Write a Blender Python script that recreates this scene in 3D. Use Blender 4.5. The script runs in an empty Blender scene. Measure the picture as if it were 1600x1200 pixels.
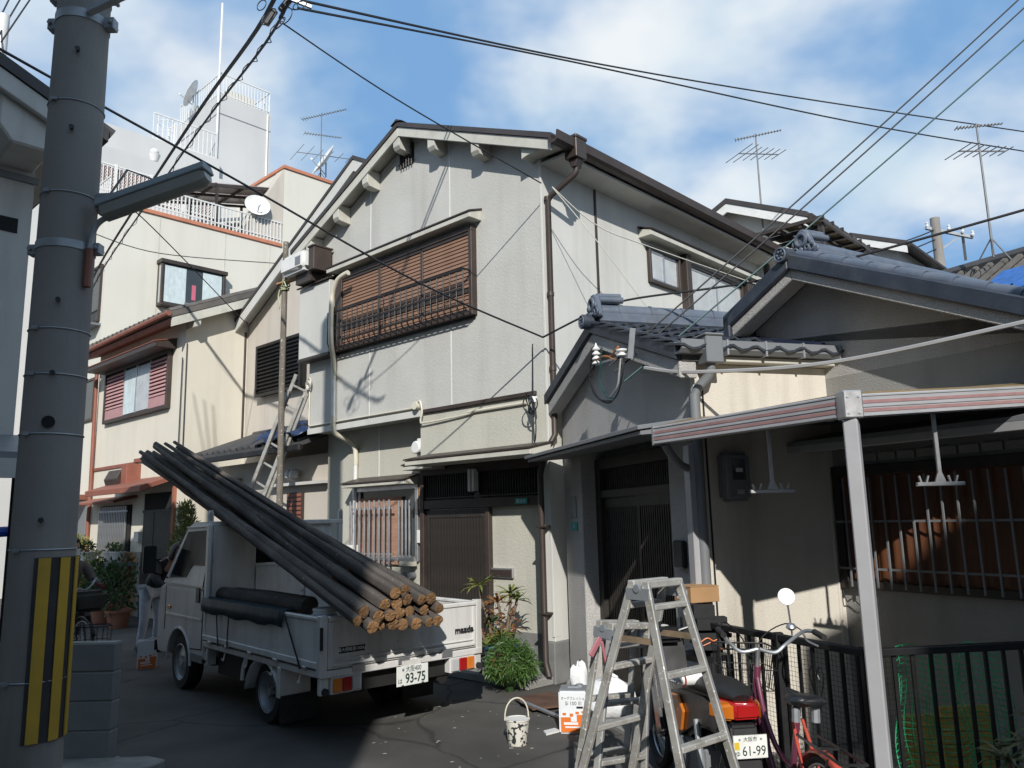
import bpy, bmesh, math, random
from mathutils import Vector, Matrix
random.seed(7)
R = math.radians
scn = bpy.context.scene
C = scn.collection
# ---------------------------------------------------------------- camera
cam_d = bpy.data.cameras.new('camera')
cam = bpy.data.objects.new('camera', cam_d); C.objects.link(cam)
_p, _r = R(9.7262), R(-1.3208)
_right = Vector((math.cos(_r), -math.sin(_r)*math.sin(_p), math.sin(_r)*math.cos(_p)))
_down = Vector((math.sin(_r), math.cos(_r)*math.sin(_p), -math.cos(_r)*math.cos(_p)))
_fwd = Vector((0, math.cos(_p), math.sin(_p)))
m = Matrix.Identity(4)
for i, ax in enumerate((_right, -_down, -_fwd)):
    for k in range(3): m[k][i] = ax[k]
m.translation = (0, 0, 1.8)
cam.matrix_world = m
cam_d.sensor_width = 36.0; cam_d.lens = 36.0*1232.06/1600.0
cam_d.clip_start = 0.05; cam_d.clip_end = 3000
scn.camera = cam
scn.render.resolution_x, scn.render.resolution_y = 1024, 768
# ---------------------------------------------------------------- light
SUN_EL, SUN_AZ = R(31.0), R(177.5)          # azimuth clockwise from +Y
to_sun = Vector((math.sin(SUN_AZ)*math.cos(SUN_EL), math.cos(SUN_AZ)*math.cos(SUN_EL), math.sin(SUN_EL)))
sd = bpy.data.lights.new('sun', 'SUN'); sd.energy = 5.0; sd.angle = R(0.55); sd.color = (1.0, 0.965, 0.91)
so = bpy.data.objects.new('sun', sd); C.objects.link(so)
so.rotation_euler = to_sun.to_track_quat('Z', 'Y').to_euler(); so.location = (0, -30, 40)
scn.view_settings.view_transform = 'Standard'; scn.view_settings.look = 'None'
scn.view_settings.exposure = 0.0; scn.view_settings.gamma = 1.0; scn.view_settings.use_curve_mapping = False
# ---------------------------------------------------------------- world: sky with broken cloud
w = bpy.data.worlds.new('World'); scn.world = w; w.use_nodes = True
nt = w.node_tree; nt.nodes.clear(); N = nt.nodes.new; Lk = nt.links.new
out = N('ShaderNodeOutputWorld'); bg = N('ShaderNodeBackground'); bg.inputs['Strength'].default_value = 0.12
sky = N('ShaderNodeTexSky'); sky.sky_type = 'NISHITA'; sky.sun_disc = False
sky.sun_elevation = SUN_EL; sky.sun_rotation = SUN_AZ; sky.air_density = 1.0; sky.dust_density = 0.6; sky.ozone_density = 1.6
tc = N('ShaderNodeTexCoord'); sep = N('ShaderNodeSeparateXYZ'); Lk(tc.outputs['Generated'], sep.inputs[0])
def wm(op, a, b=None):
    n = N('ShaderNodeMath'); n.operation = op
    for i, q in enumerate((a, b)):
        if q is None: continue
        if isinstance(q, (int, float)): n.inputs[i].default_value = q
        else: Lk(q, n.inputs[i])
    return n.outputs[0]
zz = wm('MAXIMUM', wm('ADD', sep.outputs[2], 0.42), 0.05)
cx = wm('DIVIDE', sep.outputs[0], zz); cy = wm('DIVIDE', sep.outputs[1], zz)
cmb = N('ShaderNodeCombineXYZ'); Lk(cx, cmb.inputs[0]); Lk(cy, cmb.inputs[1]); cmb.inputs[2].default_value = 4.2
n1 = N('ShaderNodeTexNoise'); n1.inputs['Scale'].default_value = 2.1; n1.inputs['Detail'].default_value = 5.0; n1.inputs['Roughness'].default_value = 0.52; n1.inputs['Distortion'].default_value = 0.1
Lk(cmb.outputs[0], n1.inputs['Vector'])
rp = N('ShaderNodeValToRGB'); rp.color_ramp.elements[0].position = 0.42; rp.color_ramp.elements[1].position = 0.64
rp.color_ramp.elements[0].color = (0.0, 0.0, 0.0, 1); rp.color_ramp.elements[1].color = (1, 1, 1, 1); rp.color_ramp.interpolation = 'EASE'
Lk(n1.outputs['Fac'], rp.inputs[0])
n2 = N('ShaderNodeTexNoise'); n2.inputs['Scale'].default_value = 4.6; n2.inputs['Detail'].default_value = 3.0
Lk(cmb.outputs[0], n2.inputs['Vector'])
cr = N('ShaderNodeValToRGB'); cr.color_ramp.elements[0].position = 0.3; cr.color_ramp.elements[1].position = 0.68
cr.color_ramp.elements[0].color = (5.0, 6.2, 7.2, 1); cr.color_ramp.elements[1].color = (7.2, 7.6, 7.9, 1)
Lk(n2.outputs['Fac'], cr.inputs[0])
mx = N('ShaderNodeMixRGB'); Lk(rp.outputs[0], mx.inputs[0]); vl = N('ShaderNodeMixRGB'); vl.inputs[0].default_value = 0.85; Lk(sky.outputs[0], vl.inputs[1]); vl.inputs[2].default_value = (1.8, 3.6, 6.3, 1)   # thin high veil
Lk(vl.outputs[0], mx.inputs[1]); Lk(cr.outputs[0], mx.inputs[2])
Lk(mx.outputs[0], bg.inputs['Color']); Lk(bg.outputs[0], out.inputs['Surface'])
# ---------------------------------------------------------------- materials
MATS = {}
def mat(name, col, rough=0.6, metal=0.0, var=0.12, vscale=3.0, bump=0.0, bscale=60.0, dirt=None, dscale=1.2, damt=0.5,
        streak=False, rnd=0.0, spec=0.5, fine=0.0, trans=0.0, alpha=1.0, wave=None, clear=0.0, emis=None, speck=None, bdist=0.004):
    if name in MATS: return MATS[name]
    M_ = bpy.data.materials.new(name); M_.use_nodes = True
    t = M_.node_tree; ns = t.nodes; L = t.links.new
    b = ns['Principled BSDF']; b.inputs['Roughness'].default_value = rough; b.inputs['Metallic'].default_value = metal
    b.inputs['Specular IOR Level'].default_value = spec
    if trans: b.inputs['Transmission Weight'].default_value = trans
    if alpha < 1: b.inputs['Alpha'].default_value = alpha
    if clear: b.inputs['Coat Weight'].default_value = clear; b.inputs['Coat Roughness'].default_value = 0.08
    if emis: b.inputs['Emission Color'].default_value = (*emis[:3], 1); b.inputs['Emission Strength'].default_value = emis[3]
    tcn = ns.new('ShaderNodeTexCoord'); oc = tcn.outputs['Object']
    def noise(sc, det=4.0, vec=None, rg=0.55):
        n = ns.new('ShaderNodeTexNoise'); n.inputs['Scale'].default_value = sc; n.inputs['Detail'].default_value = det; n.inputs['Roughness'].default_value = rg
        L(vec or oc, n.inputs['Vector']); return n.outputs['Fac']
    def ramp(fac, a, c, p0=0.3, p1=0.7):
        r = ns.new('ShaderNodeValToRGB'); r.color_ramp.elements[0].position = p0; r.color_ramp.elements[1].position = p1
        r.color_ramp.elements[0].color = (*a, 1) if len(a) == 3 else a; r.color_ramp.elements[1].color = (*c, 1) if len(c) == 3 else c
        L(fac, r.inputs[0]); return r.outputs[0]
    def mix(fac, a, c, mode='MIX'):
        x = ns.new('ShaderNodeMixRGB'); x.blend_type = mode
        for i, q in ((0, fac), (1, a), (2, c)):
            if isinstance(q, (int, float)): x.inputs[i].default_value = q
            elif isinstance(q, tuple): x.inputs[i].default_value = (*q[:3], 1)
            else: L(q, x.inputs[i])
        return x.outputs[0]
    lo = tuple(c*(1-var) for c in col); hi = tuple(min(1, c*(1+var)) for c in col)
    cur = ramp(noise(vscale, 5.0), lo, hi)
    if fine:
        cur = mix(ramp(noise(bscale*1.3, 2.0), (0, 0, 0), (fine, fine, fine), 0.45, 0.65), cur, tuple(c*0.45 for c in col))
    if wave:   # grain along an axis: (scale, colour, amount, axis)
        mp = ns.new('ShaderNodeMapping'); L(oc, mp.inputs[0])
        s = [wave[0]]*3; s['xyz'.index(wave[3])] = wave[0]*0.06; mp.inputs['Scale'].default_value = s
        cur = mix(ramp(noise(1.0, 6.0, mp.outputs[0], 0.65), (0, 0, 0), (wave[2],)*3, 0.35, 0.7), cur, wave[1])
    if dirt:
        vec = oc
        if streak:
            mp = ns.new('ShaderNodeMapping'); L(oc, mp.inputs[0]); mp.inputs['Scale'].default_value = (3.2, 3.2, 0.35); vec = mp.outputs[0]
        cur = mix(ramp(noise(dscale, 6.0, vec, 0.62), (0, 0, 0), (damt,)*3, 0.48, 0.78), cur, dirt)
    if speck:  # paint flecks: (scale, colour, threshold)
        cur = mix(ramp(noise(speck[0], 2.0), (0, 0, 0), (1, 1, 1), speck[2], speck[2]+0.02), cur, speck[1])
    if rnd:
        oi = ns.new('ShaderNodeObjectInfo')
        cur = mix(1.0, cur, ramp(oi.outputs['Random'], (1-rnd,)*3, (1.0,)*3, 0.0, 1.0), 'MULTIPLY')
    L(cur, b.inputs['Base Color'])
    rr = ns.new('ShaderNodeMapRange'); rr.inputs['To Min'].default_value = max(0.02, rough-0.1); rr.inputs['To Max'].default_value = min(1, rough+0.12)
    L(noise(vscale*2.3, 4.0), rr.inputs['Value']); L(rr.outputs[0], b.inputs['Roughness'])
    if bump:
        bn = ns.new('ShaderNodeBump'); bn.inputs['Strength'].default_value = bump; bn.inputs['Distance'].default_value = bdist
        L(noise(bscale, 4.0, None, 0.6), bn.inputs['Height']); L(bn.outputs[0], b.inputs['Normal'])
    MATS[name] = M_; return M_
# walls
m_grey = mat('grey_stucco', (0.465, 0.46, 0.43), 0.85, var=0.07, vscale=1.4, bump=0.5, bscale=30, bdist=0.010, dirt=(0.33, 0.32, 0.29), dscale=0.8, damt=0.5, streak=True)
m_greyB = mat('pale_smooth_wall', (0.54, 0.535, 0.50), 0.8, var=0.06, vscale=1.1, bump=0.2, bscale=90, dirt=(0.37, 0.355, 0.31), dscale=0.8, damt=0.55, streak=True)
m_low = mat('lower_stucco', (0.46, 0.45, 0.385), 0.85, var=0.05, vscale=1.3, bump=0.6, bscale=40, bdist=0.01, dirt=(0.28, 0.27, 0.23), dscale=0.9, damt=0.4, streak=True)
m_rough = mat('rough_grey_render', (0.46, 0.445, 0.425), 0.95, var=0.1, vscale=2.0, bump=1.0, bscale=85, bdist=0.014, fine=0.5, dirt=(0.28, 0.27, 0.255), dscale=1.0, damt=0.5, streak=True)
m_meter = mat('cream_render', (0.56, 0.52, 0.45), 0.9, var=0.06, vscale=1.6, bump=0.7, bscale=75, bdist=0.008, dirt=(0.27, 0.24, 0.19), dscale=1.1, damt=0.55, streak=True)
m_beige = mat('beige_wall', (0.50, 0.455, 0.395), 0.85, var=0.05, vscale=1.0, bump=0.25, bscale=60, dirt=(0.33, 0.29, 0.25), damt=0.4, streak=True)
m_cream = mat('cream_wall', (0.61, 0.57, 0.48), 0.85, var=0.04, vscale=0.8, bump=0.2, bscale=50, dirt=(0.42, 0.37, 0.29), dscale=0.7, damt=0.4, streak=True)
m_cream3 = mat('cream_wall_tall', (0.61, 0.59, 0.52), 0.85, var=0.03, vscale=0.6, bump=0.15, bscale=40, dirt=(0.45, 0.41, 0.34), dscale=0.5, damt=0.35, streak=True)
m_white = mat('apartment_white', (0.50, 0.50, 0.49), 0.8, var=0.04, vscale=0.5, bump=0.1, bscale=30, dirt=(0.42, 0.42, 0.41), dscale=0.4, damt=0.35, streak=True)
m_left = mat('left_house_wall', (0.50, 0.49, 0.455), 0.85, var=0.07, vscale=1.2, bump=0.5, bscale=50, dirt=(0.26, 0.26, 0.25), damt=0.5, streak=True)
m_found = mat('foundation_concrete', (0.17, 0.17, 0.165), 0.9, var=0.18, vscale=5, bump=0.6, bscale=70, dirt=(0.09, 0.09, 0.085), damt=0.6)
m_conc = mat('pole_concrete', (0.25, 0.235, 0.215), 0.85, var=0.1, vscale=2.0, bump=0.35, bscale=60, dirt=(0.13, 0.12, 0.105), dscale=1.0, damt=0.75, streak=True, fine=0.08)
m_block = mat('concrete_block', (0.27, 0.27, 0.25), 0.92, var=0.12, vscale=4, bump=0.8, bscale=90, dirt=(0.16, 0.165, 0.15), dscale=2.0, damt=0.6, rnd=0.18, fine=0.35)
m_curb = mat('old_concrete', (0.26, 0.255, 0.235), 0.92, var=0.2, vscale=4, bump=0.8, bscale=50, dirt=(0.12, 0.12, 0.11), dscale=2.2, damt=0.7)
# trim, metal
m_trim = mat('cream_trim', (0.50, 0.49, 0.43), 0.6, var=0.06, vscale=4, dirt=(0.25, 0.23, 0.19), dscale=3, damt=0.5)
m_bronze = mat('bronze_metal', (0.055, 0.042, 0.036), 0.45, 0.3, var=0.15, dirt=(0.10, 0.08, 0.065), damt=0.4)
m_brown = mat('brown_paint', (0.042, 0.030, 0.025), 0.5, var=0.2, vscale=5, dirt=(0.09, 0.055, 0.04), damt=0.4)
m_rust = mat('red_brown_paint', (0.24, 0.085, 0.055), 0.6, var=0.15, vscale=4, dirt=(0.15, 0.06, 0.045), damt=0.5)
m_roofb = mat('dark_brown_roof', (0.050, 0.043, 0.042), 0.55, 0.1, var=0.15, dirt=(0.09, 0.08, 0.075), damt=0.4)
m_slat = mat('brown_shutter', (0.27, 0.155, 0.10), 0.45, 0.15, var=0.08, vscale=5, dirt=(0.20, 0.115, 0.075), damt=0.4, rnd=0.12)
m_black = mat('black_metal', (0.014, 0.014, 0.015), 0.42, 0.2, var=0.2, dirt=(0.05, 0.045, 0.04), dscale=6, damt=0.4)
m_alu = mat('aluminium', (0.55, 0.55, 0.56), 0.38, 0.85, var=0.08, vscale=8, dirt=(0.35, 0.34, 0.33), dscale=5, damt=0.5)
m_alud = mat('dull_aluminium', (0.37, 0.362, 0.335), 0.6, 0.25, var=0.12, vscale=9, dirt=(0.17, 0.145, 0.11), dscale=7, damt=0.85, speck=(55, (0.72, 0.71, 0.67), 0.66))
m_alubeam = mat('canopy_aluminium', (0.42, 0.42, 0.43), 0.5, 0.3, var=0.08, vscale=6, dirt=(0.36, 0.35, 0.34), dscale=3, damt=0.5)
m_redstripe = mat('faded_red_stripe', (0.30, 0.17, 0.165), 0.6, var=0.15, vscale=10)
m_aer = mat('aerial_grey', (0.16, 0.165, 0.17), 0.6, 0.3, var=0.15)
m_galv = mat('galvanised_steel', (0.36, 0.38, 0.40), 0.5, 0.6, var=0.12, vscale=8, dirt=(0.2, 0.2, 0.2), damt=0.4)
m_wpl = mat('white_plastic', (0.68, 0.68, 0.66), 0.4, var=0.05, dirt=(0.42, 0.40, 0.35), dscale=4, damt=0.4)
m_cpl = mat('cream_plastic', (0.58, 0.55, 0.45), 0.45, var=0.05, dirt=(0.38, 0.35, 0.28), dscale=4, damt=0.45)
m_gpl = mat('grey_plastic', (0.17, 0.18, 0.19), 0.5, var=0.08, dirt=(0.10, 0.10, 0.10), dscale=3, damt=0.4)
m_bpl = mat('black_plastic', (0.012, 0.012, 0.013), 0.4, var=0.2, dirt=(0.04, 0.04, 0.04), dscale=5, damt=0.4)
m_rub = mat('rubber', (0.016, 0.016, 0.016), 0.8, var=0.25, vscale=9, dirt=(0.05, 0.048, 0.042), dscale=5, damt=0.6, bump=0.3, bscale=80)
m_tile = mat('slate_blue_tile', (0.036, 0.046, 0.066), 0.5, var=0.22, vscale=6, bump=0.25, bscale=50, dirt=(0.10, 0.105, 0.105), dscale=5, damt=0.6, rnd=0.35, fine=0.3)
m_tiled = mat('dark_tile', (0.06, 0.06, 0.062), 0.6, var=0.2, vscale=5, bump=0.3, bscale=40, dirt=(0.12, 0.115, 0.105), damt=0.5, rnd=0.25)
m_tileg = mat('weathered_grey_tile', (0.11, 0.10, 0.09), 0.75, var=0.25, vscale=5, bump=0.3, bscale=40, dirt=(0.05, 0.048, 0.045), damt=0.5, rnd=0.3)
m_ridge = mat('blue_grey_ridge', (0.085, 0.105, 0.14), 0.5, var=0.15, vscale=5, dirt=(0.17, 0.18, 0.19), dscale=6, damt=0.6, bump=0.3, bscale=40)
m_lat = mat('dark_lattice', (0.027, 0.023, 0.020), 0.5, 0.1, var=0.2, vscale=8, dirt=(0.075, 0.06, 0.05), dscale=5, damt=0.4)
m_latg = mat('dark_door_panel', (0.016, 0.015, 0.014), 0.25, var=0.2)
m_glass = mat('window_glass', (0.05, 0.06, 0.065), 0.06, var=0.1, spec=0.35, vscale=2)
m_frost = mat('frosted_glass', (0.42, 0.44, 0.44), 0.28, var=0.12, vscale=4, spec=0.6)
m_curt = mat('pale_curtain', (0.55, 0.63, 0.64), 0.7, var=0.12, vscale=8, wave=(18, (0.38, 0.45, 0.47), 0.6, 'z'))
m_blind = mat('reed_blind', (0.42, 0.25, 0.175), 0.8, var=0.12, vscale=4, wave=(60, (0.20, 0.10, 0.06), 0.7, 'x'), bump=0.4, bscale=120)
m_wood = mat('bare_wood', (0.42, 0.24, 0.12), 0.7, var=0.15, wave=(30, (0.25, 0.13, 0.06), 0.6, 'x'))
m_grey_wood = mat('scaffold_wood', (0.19, 0.165, 0.135), 0.9, var=0.2, vscale=5, wave=(35, (0.07, 0.06, 0.05), 0.7, 'z'), bump=0.5, bscale=60, speck=(30, (0.55, 0.54, 0.5), 0.66))
m_teal = mat('teal_sign', (0.02, 0.30, 0.29), 0.4, var=0.05)
m_ink = mat('ink_white', (0.75, 0.78, 0.76), 0.5, var=0.03)
m_dark = mat('dark_interior', (0.012, 0.012, 0.012), 0.9, var=0.2)
m_yel = mat('hazard_yellow', (0.50, 0.31, 0.03), 0.55, var=0.12, vscale=4, dirt=(0.22, 0.15, 0.05), dscale=3, damt=0.5)
m_hblk = mat('hazard_black', (0.025, 0.025, 0.025), 0.6, var=0.2, dirt=(0.08, 0.08, 0.075), dscale=4, damt=0.5)
m_orange = mat('terracotta_coping', (0.48, 0.19, 0.11), 0.7, var=0.12, dirt=(0.3, 0.13, 0.09), damt=0.4)
m_wire = mat('cable_black', (0.012, 0.012, 0.014), 0.6, var=0.1)
m_wireg = mat('cable_grey', (0.33, 0.33, 0.33), 0.6, var=0.1)
m_wirew = mat('cable_cream', (0.55, 0.53, 0.46), 0.6, var=0.1)
m_pot = mat('terracotta_pot', (0.30, 0.12, 0.07), 0.8, var=0.15, dirt=(0.2, 0.14, 0.11), damt=0.5)
m_bark = mat('bark', (0.16, 0.12, 0.085), 0.9, var=0.25, vscale=12, bump=0.7, bscale=80)
def leafmat(name, col, col2, tr=0.25):
    M_ = bpy.data.materials.new(name); M_.use_nodes = True
    t = M_.node_tree; b = t.nodes['Principled BSDF']; L = t.links.new
    g = t.nodes.new('ShaderNodeNewGeometry'); r = t.nodes.new('ShaderNodeValToRGB')
    r.color_ramp.elements[0].color = (*col, 1); r.color_ramp.elements[1].color = (*col2, 1)
    L(g.outputs['Random Per Island'], r.inputs[0]); L(r.outputs[0], b.inputs['Base Color']); b.inputs['Roughness'].default_value = 0.5
    tl = t.nodes.new('ShaderNodeBsdfTranslucent'); L(r.outputs[0], tl.inputs['Color'])
    ms = t.nodes.new('ShaderNodeMixShader'); ms.inputs[0].default_value = tr
    L(b.outputs[0], ms.inputs[1]); L(tl.outputs[0], ms.inputs[2]); L(ms.outputs[0], t.nodes['Material Output'].inputs['Surface'])
    return M_
m_leafg = leafmat('leaf_green', (0.035, 0.085, 0.015), (0.10, 0.19, 0.04))
m_leafd = leafmat('leaf_dark', (0.018, 0.045, 0.012), (0.05, 0.10, 0.03))
m_leafy = leafmat('leaf_yellow_green', (0.16, 0.19, 0.03), (0.30, 0.27, 0.05))
m_leafr = leafmat('leaf_red_brown', (0.22, 0.07, 0.035), (0.30, 0.16, 0.06))
m_leafs = leafmat('leaf_spiky', (0.07, 0.12, 0.025), (0.22, 0.24, 0.06))
m_leafo = leafmat('leaf_olive', (0.09, 0.10, 0.045), (0.20, 0.20, 0.10))
# ---------------------------------------------------------------- mesh builder
class MB:
    def __init__(s): s.v = []; s.f = []
    def add(s, vs, fs):
        o = len(s.v); s.v += [tuple(q) for q in vs]; s.f += [tuple(i+o for i in f) for f in fs]; return s
    def box(s, x0, x1, y0, y1, z0, z1):
        if x0 > x1: x0, x1 = x1, x0
        if y0 > y1: y0, y1 = y1, y0
        if z0 > z1: z0, z1 = z1, z0
        return s.add([(x0,y0,z0),(x1,y0,z0),(x1,y1,z0),(x0,y1,z0),(x0,y0,z1),(x1,y0,z1),(x1,y1,z1),(x0,y1,z1)],
                     [(0,3,2,1),(4,5,6,7),(0,1,5,4),(1,2,6,5),(2,3,7,6),(3,0,4,7)])
    def bar(s, p0, p1, wd, ht, up=(0,0,1)):          # box beam between two points
        p0, p1 = Vector(p0), Vector(p1); d = (p1-p0).normalized(); up = Vector(up)
        sd_ = d.cross(up)
        if sd_.length < 1e-4: sd_ = d.cross(Vector((1,0,0)))
        sd_.normalize(); u_ = sd_.cross(d).normalized(); a = sd_*wd/2; b = u_*ht/2
        vs = [p+q for p in (p0, p1) for q in (-a-b, a-b, a+b, -a+b)]
        return s.add(vs, [(0,1,2,3),(7,6,5,4),(0,4,5,1),(1,5,6,2),(2,6,7,3),(3,7,4,0)])
    def prism(s, poly, axis, lo, hi):                # polygon extruded along an axis; poly gives the other two coordinates in xyz order
        def P(q, h):
            q = list(q); q.insert('xyz'.index(axis), h); return tuple(q)
        n = len(poly); vs = [P(q, lo) for q in poly]+[P(q, hi) for q in poly]
        fs = [tuple(range(n)), tuple(range(2*n-1, n-1, -1))]+[(i, (i+1) % n, n+(i+1) % n, n+i) for i in range(n)]
        return s.add(vs, fs)
    def tube(s, pts, r, n=8, caps=True):
        pts = [Vector(p) for p in pts]; k = len(pts); rs = r if isinstance(r, (list, tuple)) else [r]*k
        vs = []; fs = []; prev = None
        for i, p in enumerate(pts):
            d = (pts[min(i+1, k-1)]-pts[max(i-1, 0)])
            d = d.normalized() if d.length > 1e-9 else Vector((0,0,1))
            if prev is None:
                a = d.orthogonal().normalized()
            else:
                a = prev-d*prev.dot(d); a = a.normalized() if a.length > 1e-6 else d.orthogonal().normalized()
            prev = a; b = d.cross(a)
            for j in range(n):
                t = 2*math.pi*j/n; vs.append(p+(a*math.cos(t)+b*math.sin(t))*rs[i])
        for i in range(k-1):
            for j in range(n): fs.append((i*n+j, i*n+(j+1) % n, (i+1)*n+(j+1) % n, (i+1)*n+j))
        if caps: fs.append(tuple(range(n-1, -1, -1))); fs.append(tuple((k-1)*n+j for j in range(n)))
        return s.add(vs, fs)
    def cyl(s, p0, p1, r0, r1=None, n=12): return s.tube([p0, p1], [r0, r0 if r1 is None else r1], n)
    def lathe(s, prof, n=16, mtx=None, caps=True):              # profile of (radius, height) about z
        vs = []; fs = []; k = len(prof)
        for (r, z) in prof:
            for j in range(n):
                t = 2*math.pi*j/n; q = Vector((r*math.cos(t), r*math.sin(t), z)); vs.append(mtx @ q if mtx else q)
        for i in range(k-1):
            for j in range(n): fs.append((i*n+j, i*n+(j+1) % n, (i+1)*n+(j+1) % n, (i+1)*n+j))
        if caps: fs.append(tuple(range(n-1, -1, -1))); fs.append(tuple((k-1)*n+j for j in range(n)))
        return s.add(vs, fs)
    def ell(s, c, rad, nu=12, nv=8, mtx=None):
        c = Vector(c); vs = []; fs = []
        for i in range(nv+1):
            ph = math.pi*i/nv
            for j in range(nu):
                t = 2*math.pi*j/nu
                q = Vector((rad[0]*math.sin(ph)*math.cos(t), rad[1]*math.sin(ph)*math.sin(t), rad[2]*math.cos(ph)))
                vs.append(c+(mtx @ q if mtx else q))
        for i in range(nv):
            for j in range(nu): fs.append((i*nu+j, i*nu+(j+1) % nu, (i+1)*nu+(j+1) % nu, (i+1)*nu+j))
        return s.add(vs, fs)
    def torus(s, c, axis, Rm, r, n=28, k=8):
        axis = Vector(axis).normalized(); a = axis.orthogonal().normalized(); b = axis.cross(a); c = Vector(c)
        vs = []; fs = []
        for i in range(n):
            t = 2*math.pi*i/n; d = a*math.cos(t)+b*math.sin(t)
            for j in range(k):
                q = 2*math.pi*j/k; vs.append(c+d*(Rm+r*math.cos(q))+axis*(r*math.sin(q)))
        for i in range(n):
            for j in range(k): fs.append((i*k+j, i*k+(j+1) % k, ((i+1) % n)*k+(j+1) % k, ((i+1) % n)*k+j))
        return s.add(vs, fs)
    def quad(s, a, b, c, d): return s.add([a, b, c, d], [(0, 1, 2, 3)])
    def build(s, name, material, parent=None, smooth=False, bevel=0.0, seg=1, label=None, loc=None, fixn=True):
        me = bpy.data.meshes.new(name); bm = bmesh.new()
        vs = [bm.verts.new(q) for q in s.v]
        for f in s.f:
            try: bm.faces.new([vs[i] for i in f])
            except ValueError: pass
        if fixn:
            bmesh.ops.remove_doubles(bm, verts=bm.verts, dist=1e-6) if smooth else None
            bmesh.ops.recalc_face_normals(bm, faces=bm.faces)
        if bevel:
            es = [e for e in bm.edges if len(e.link_faces) == 2 and e.calc_face_angle(0) > 0.6]
            bmesh.ops.bevel(bm, geom=es, offset=bevel, segments=seg, affect='EDGES', clamp_overlap=True)
        bm.to_mesh(me); bm.free()
        if smooth or (bevel and seg > 1):
            me.polygons.foreach_set('use_smooth', [True]*len(me.polygons)); me.set_sharp_from_angle(angle=R(42))
        if material: me.materials.append(material)
        o = bpy.data.objects.new(name, me); C.objects.link(o)
        if parent: o.parent = parent
        if loc: o.location = loc
        if label: o['label'] = label
        return o
def thing(name, label, cat, loc=(0, 0, 0), rz=0.0, group=None):
    o = bpy.data.objects.new(name, None); C.objects.link(o); o.location = loc; o.rotation_euler = (0, 0, R(rz))
    o.empty_display_size = 0.2; o['label'] = label; o['category'] = cat
    if group: o['group'] = group
    return o
def tag(o, label, cat, group=None, kind=None):
    if label: o['label'] = label
    if cat: o['category'] = cat
    if group: o['group'] = group
    if kind: o['kind'] = kind
    return o
def clone(o, parent, loc=(0, 0, 0), rot=None, scale=None):     # copy of one part, mesh shared
    c = o.copy(); C.objects.link(c); c.parent = parent; c.location = loc
    if rot: c.rotation_euler = rot
    if scale: c.scale = scale
    return c
def row(proto_mb, name, material, parent, locs, bevel=0.0, smooth=False):   # alike pieces sharing one mesh
    first = None; res = []
    for l in locs:
        if first is None: first = proto_mb.build(name, material, parent, bevel=bevel, smooth=smooth); first.location = l; res.append(first)
        else: res.append(clone(first, parent, l))
    return res
def text(body, size, material, parent, mtx, name='lettering', depth=0.0008, align='CENTER', label=None, sx=1.0, space=1.0, bold=0.0):
    cu = bpy.data.curves.new('txt', 'FONT'); cu.body = body; cu.size = size; cu.align_x = align; cu.align_y = 'CENTER'; cu.extrude = depth; cu.space_character = space
    cu.resolution_u = 3; cu.offset = bold
    to = bpy.data.objects.new('txt', cu); C.objects.link(to)
    dg = bpy.context.evaluated_depsgraph_get(); me = bpy.data.meshes.new_from_object(to.evaluated_get(dg))
    bpy.data.objects.remove(to); bpy.data.curves.remove(cu)
    me.transform(mtx @ Matrix.Diagonal((sx, 1, 1, 1))); me.materials.clear(); me.materials.append(material); me.name = name
    o = bpy.data.objects.new(name, me); C.objects.link(o); o.parent = parent
    if label: o['label'] = label
    return o
def frame(origin, xdir, ydir):      # matrix whose x runs along the writing and y up
    x = Vector(xdir).normalized(); y = Vector(ydir).normalized(); z = x.cross(y); m_ = Matrix.Identity(4)
    for i, ax in enumerate((x, y, z)):
        for k in range(3): m_[k][i] = ax[k]
    m_.translation = origin; return m_
class Fr:                           # a building's own axes: x along the street front, y into the building
    def __init__(s, ox, oy, deg):
        a = R(deg); s.o = Vector((ox, oy, 0)); s.d = deg; s.X = Vector((math.cos(a), math.sin(a), 0)); s.Y = Vector((-math.sin(a), math.cos(a), 0))
    def w(s, x, y, z=0.0): return s.o+s.X*x+s.Y*y+Vector((0, 0, z))
FM = Fr(0.401, 9.080, -43.29); F1 = Fr(1.45, 6.2, -73.3); F2 = Fr(2.63, 6.55, -60.0)
def sag(a, b, drop, n=14):
    a, b = Vector(a), Vector(b)
    return [a.lerp(b, i/n)-Vector((0, 0, 4*drop*(i/n)*(1-i/n))) for i in range(n+1)]
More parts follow.
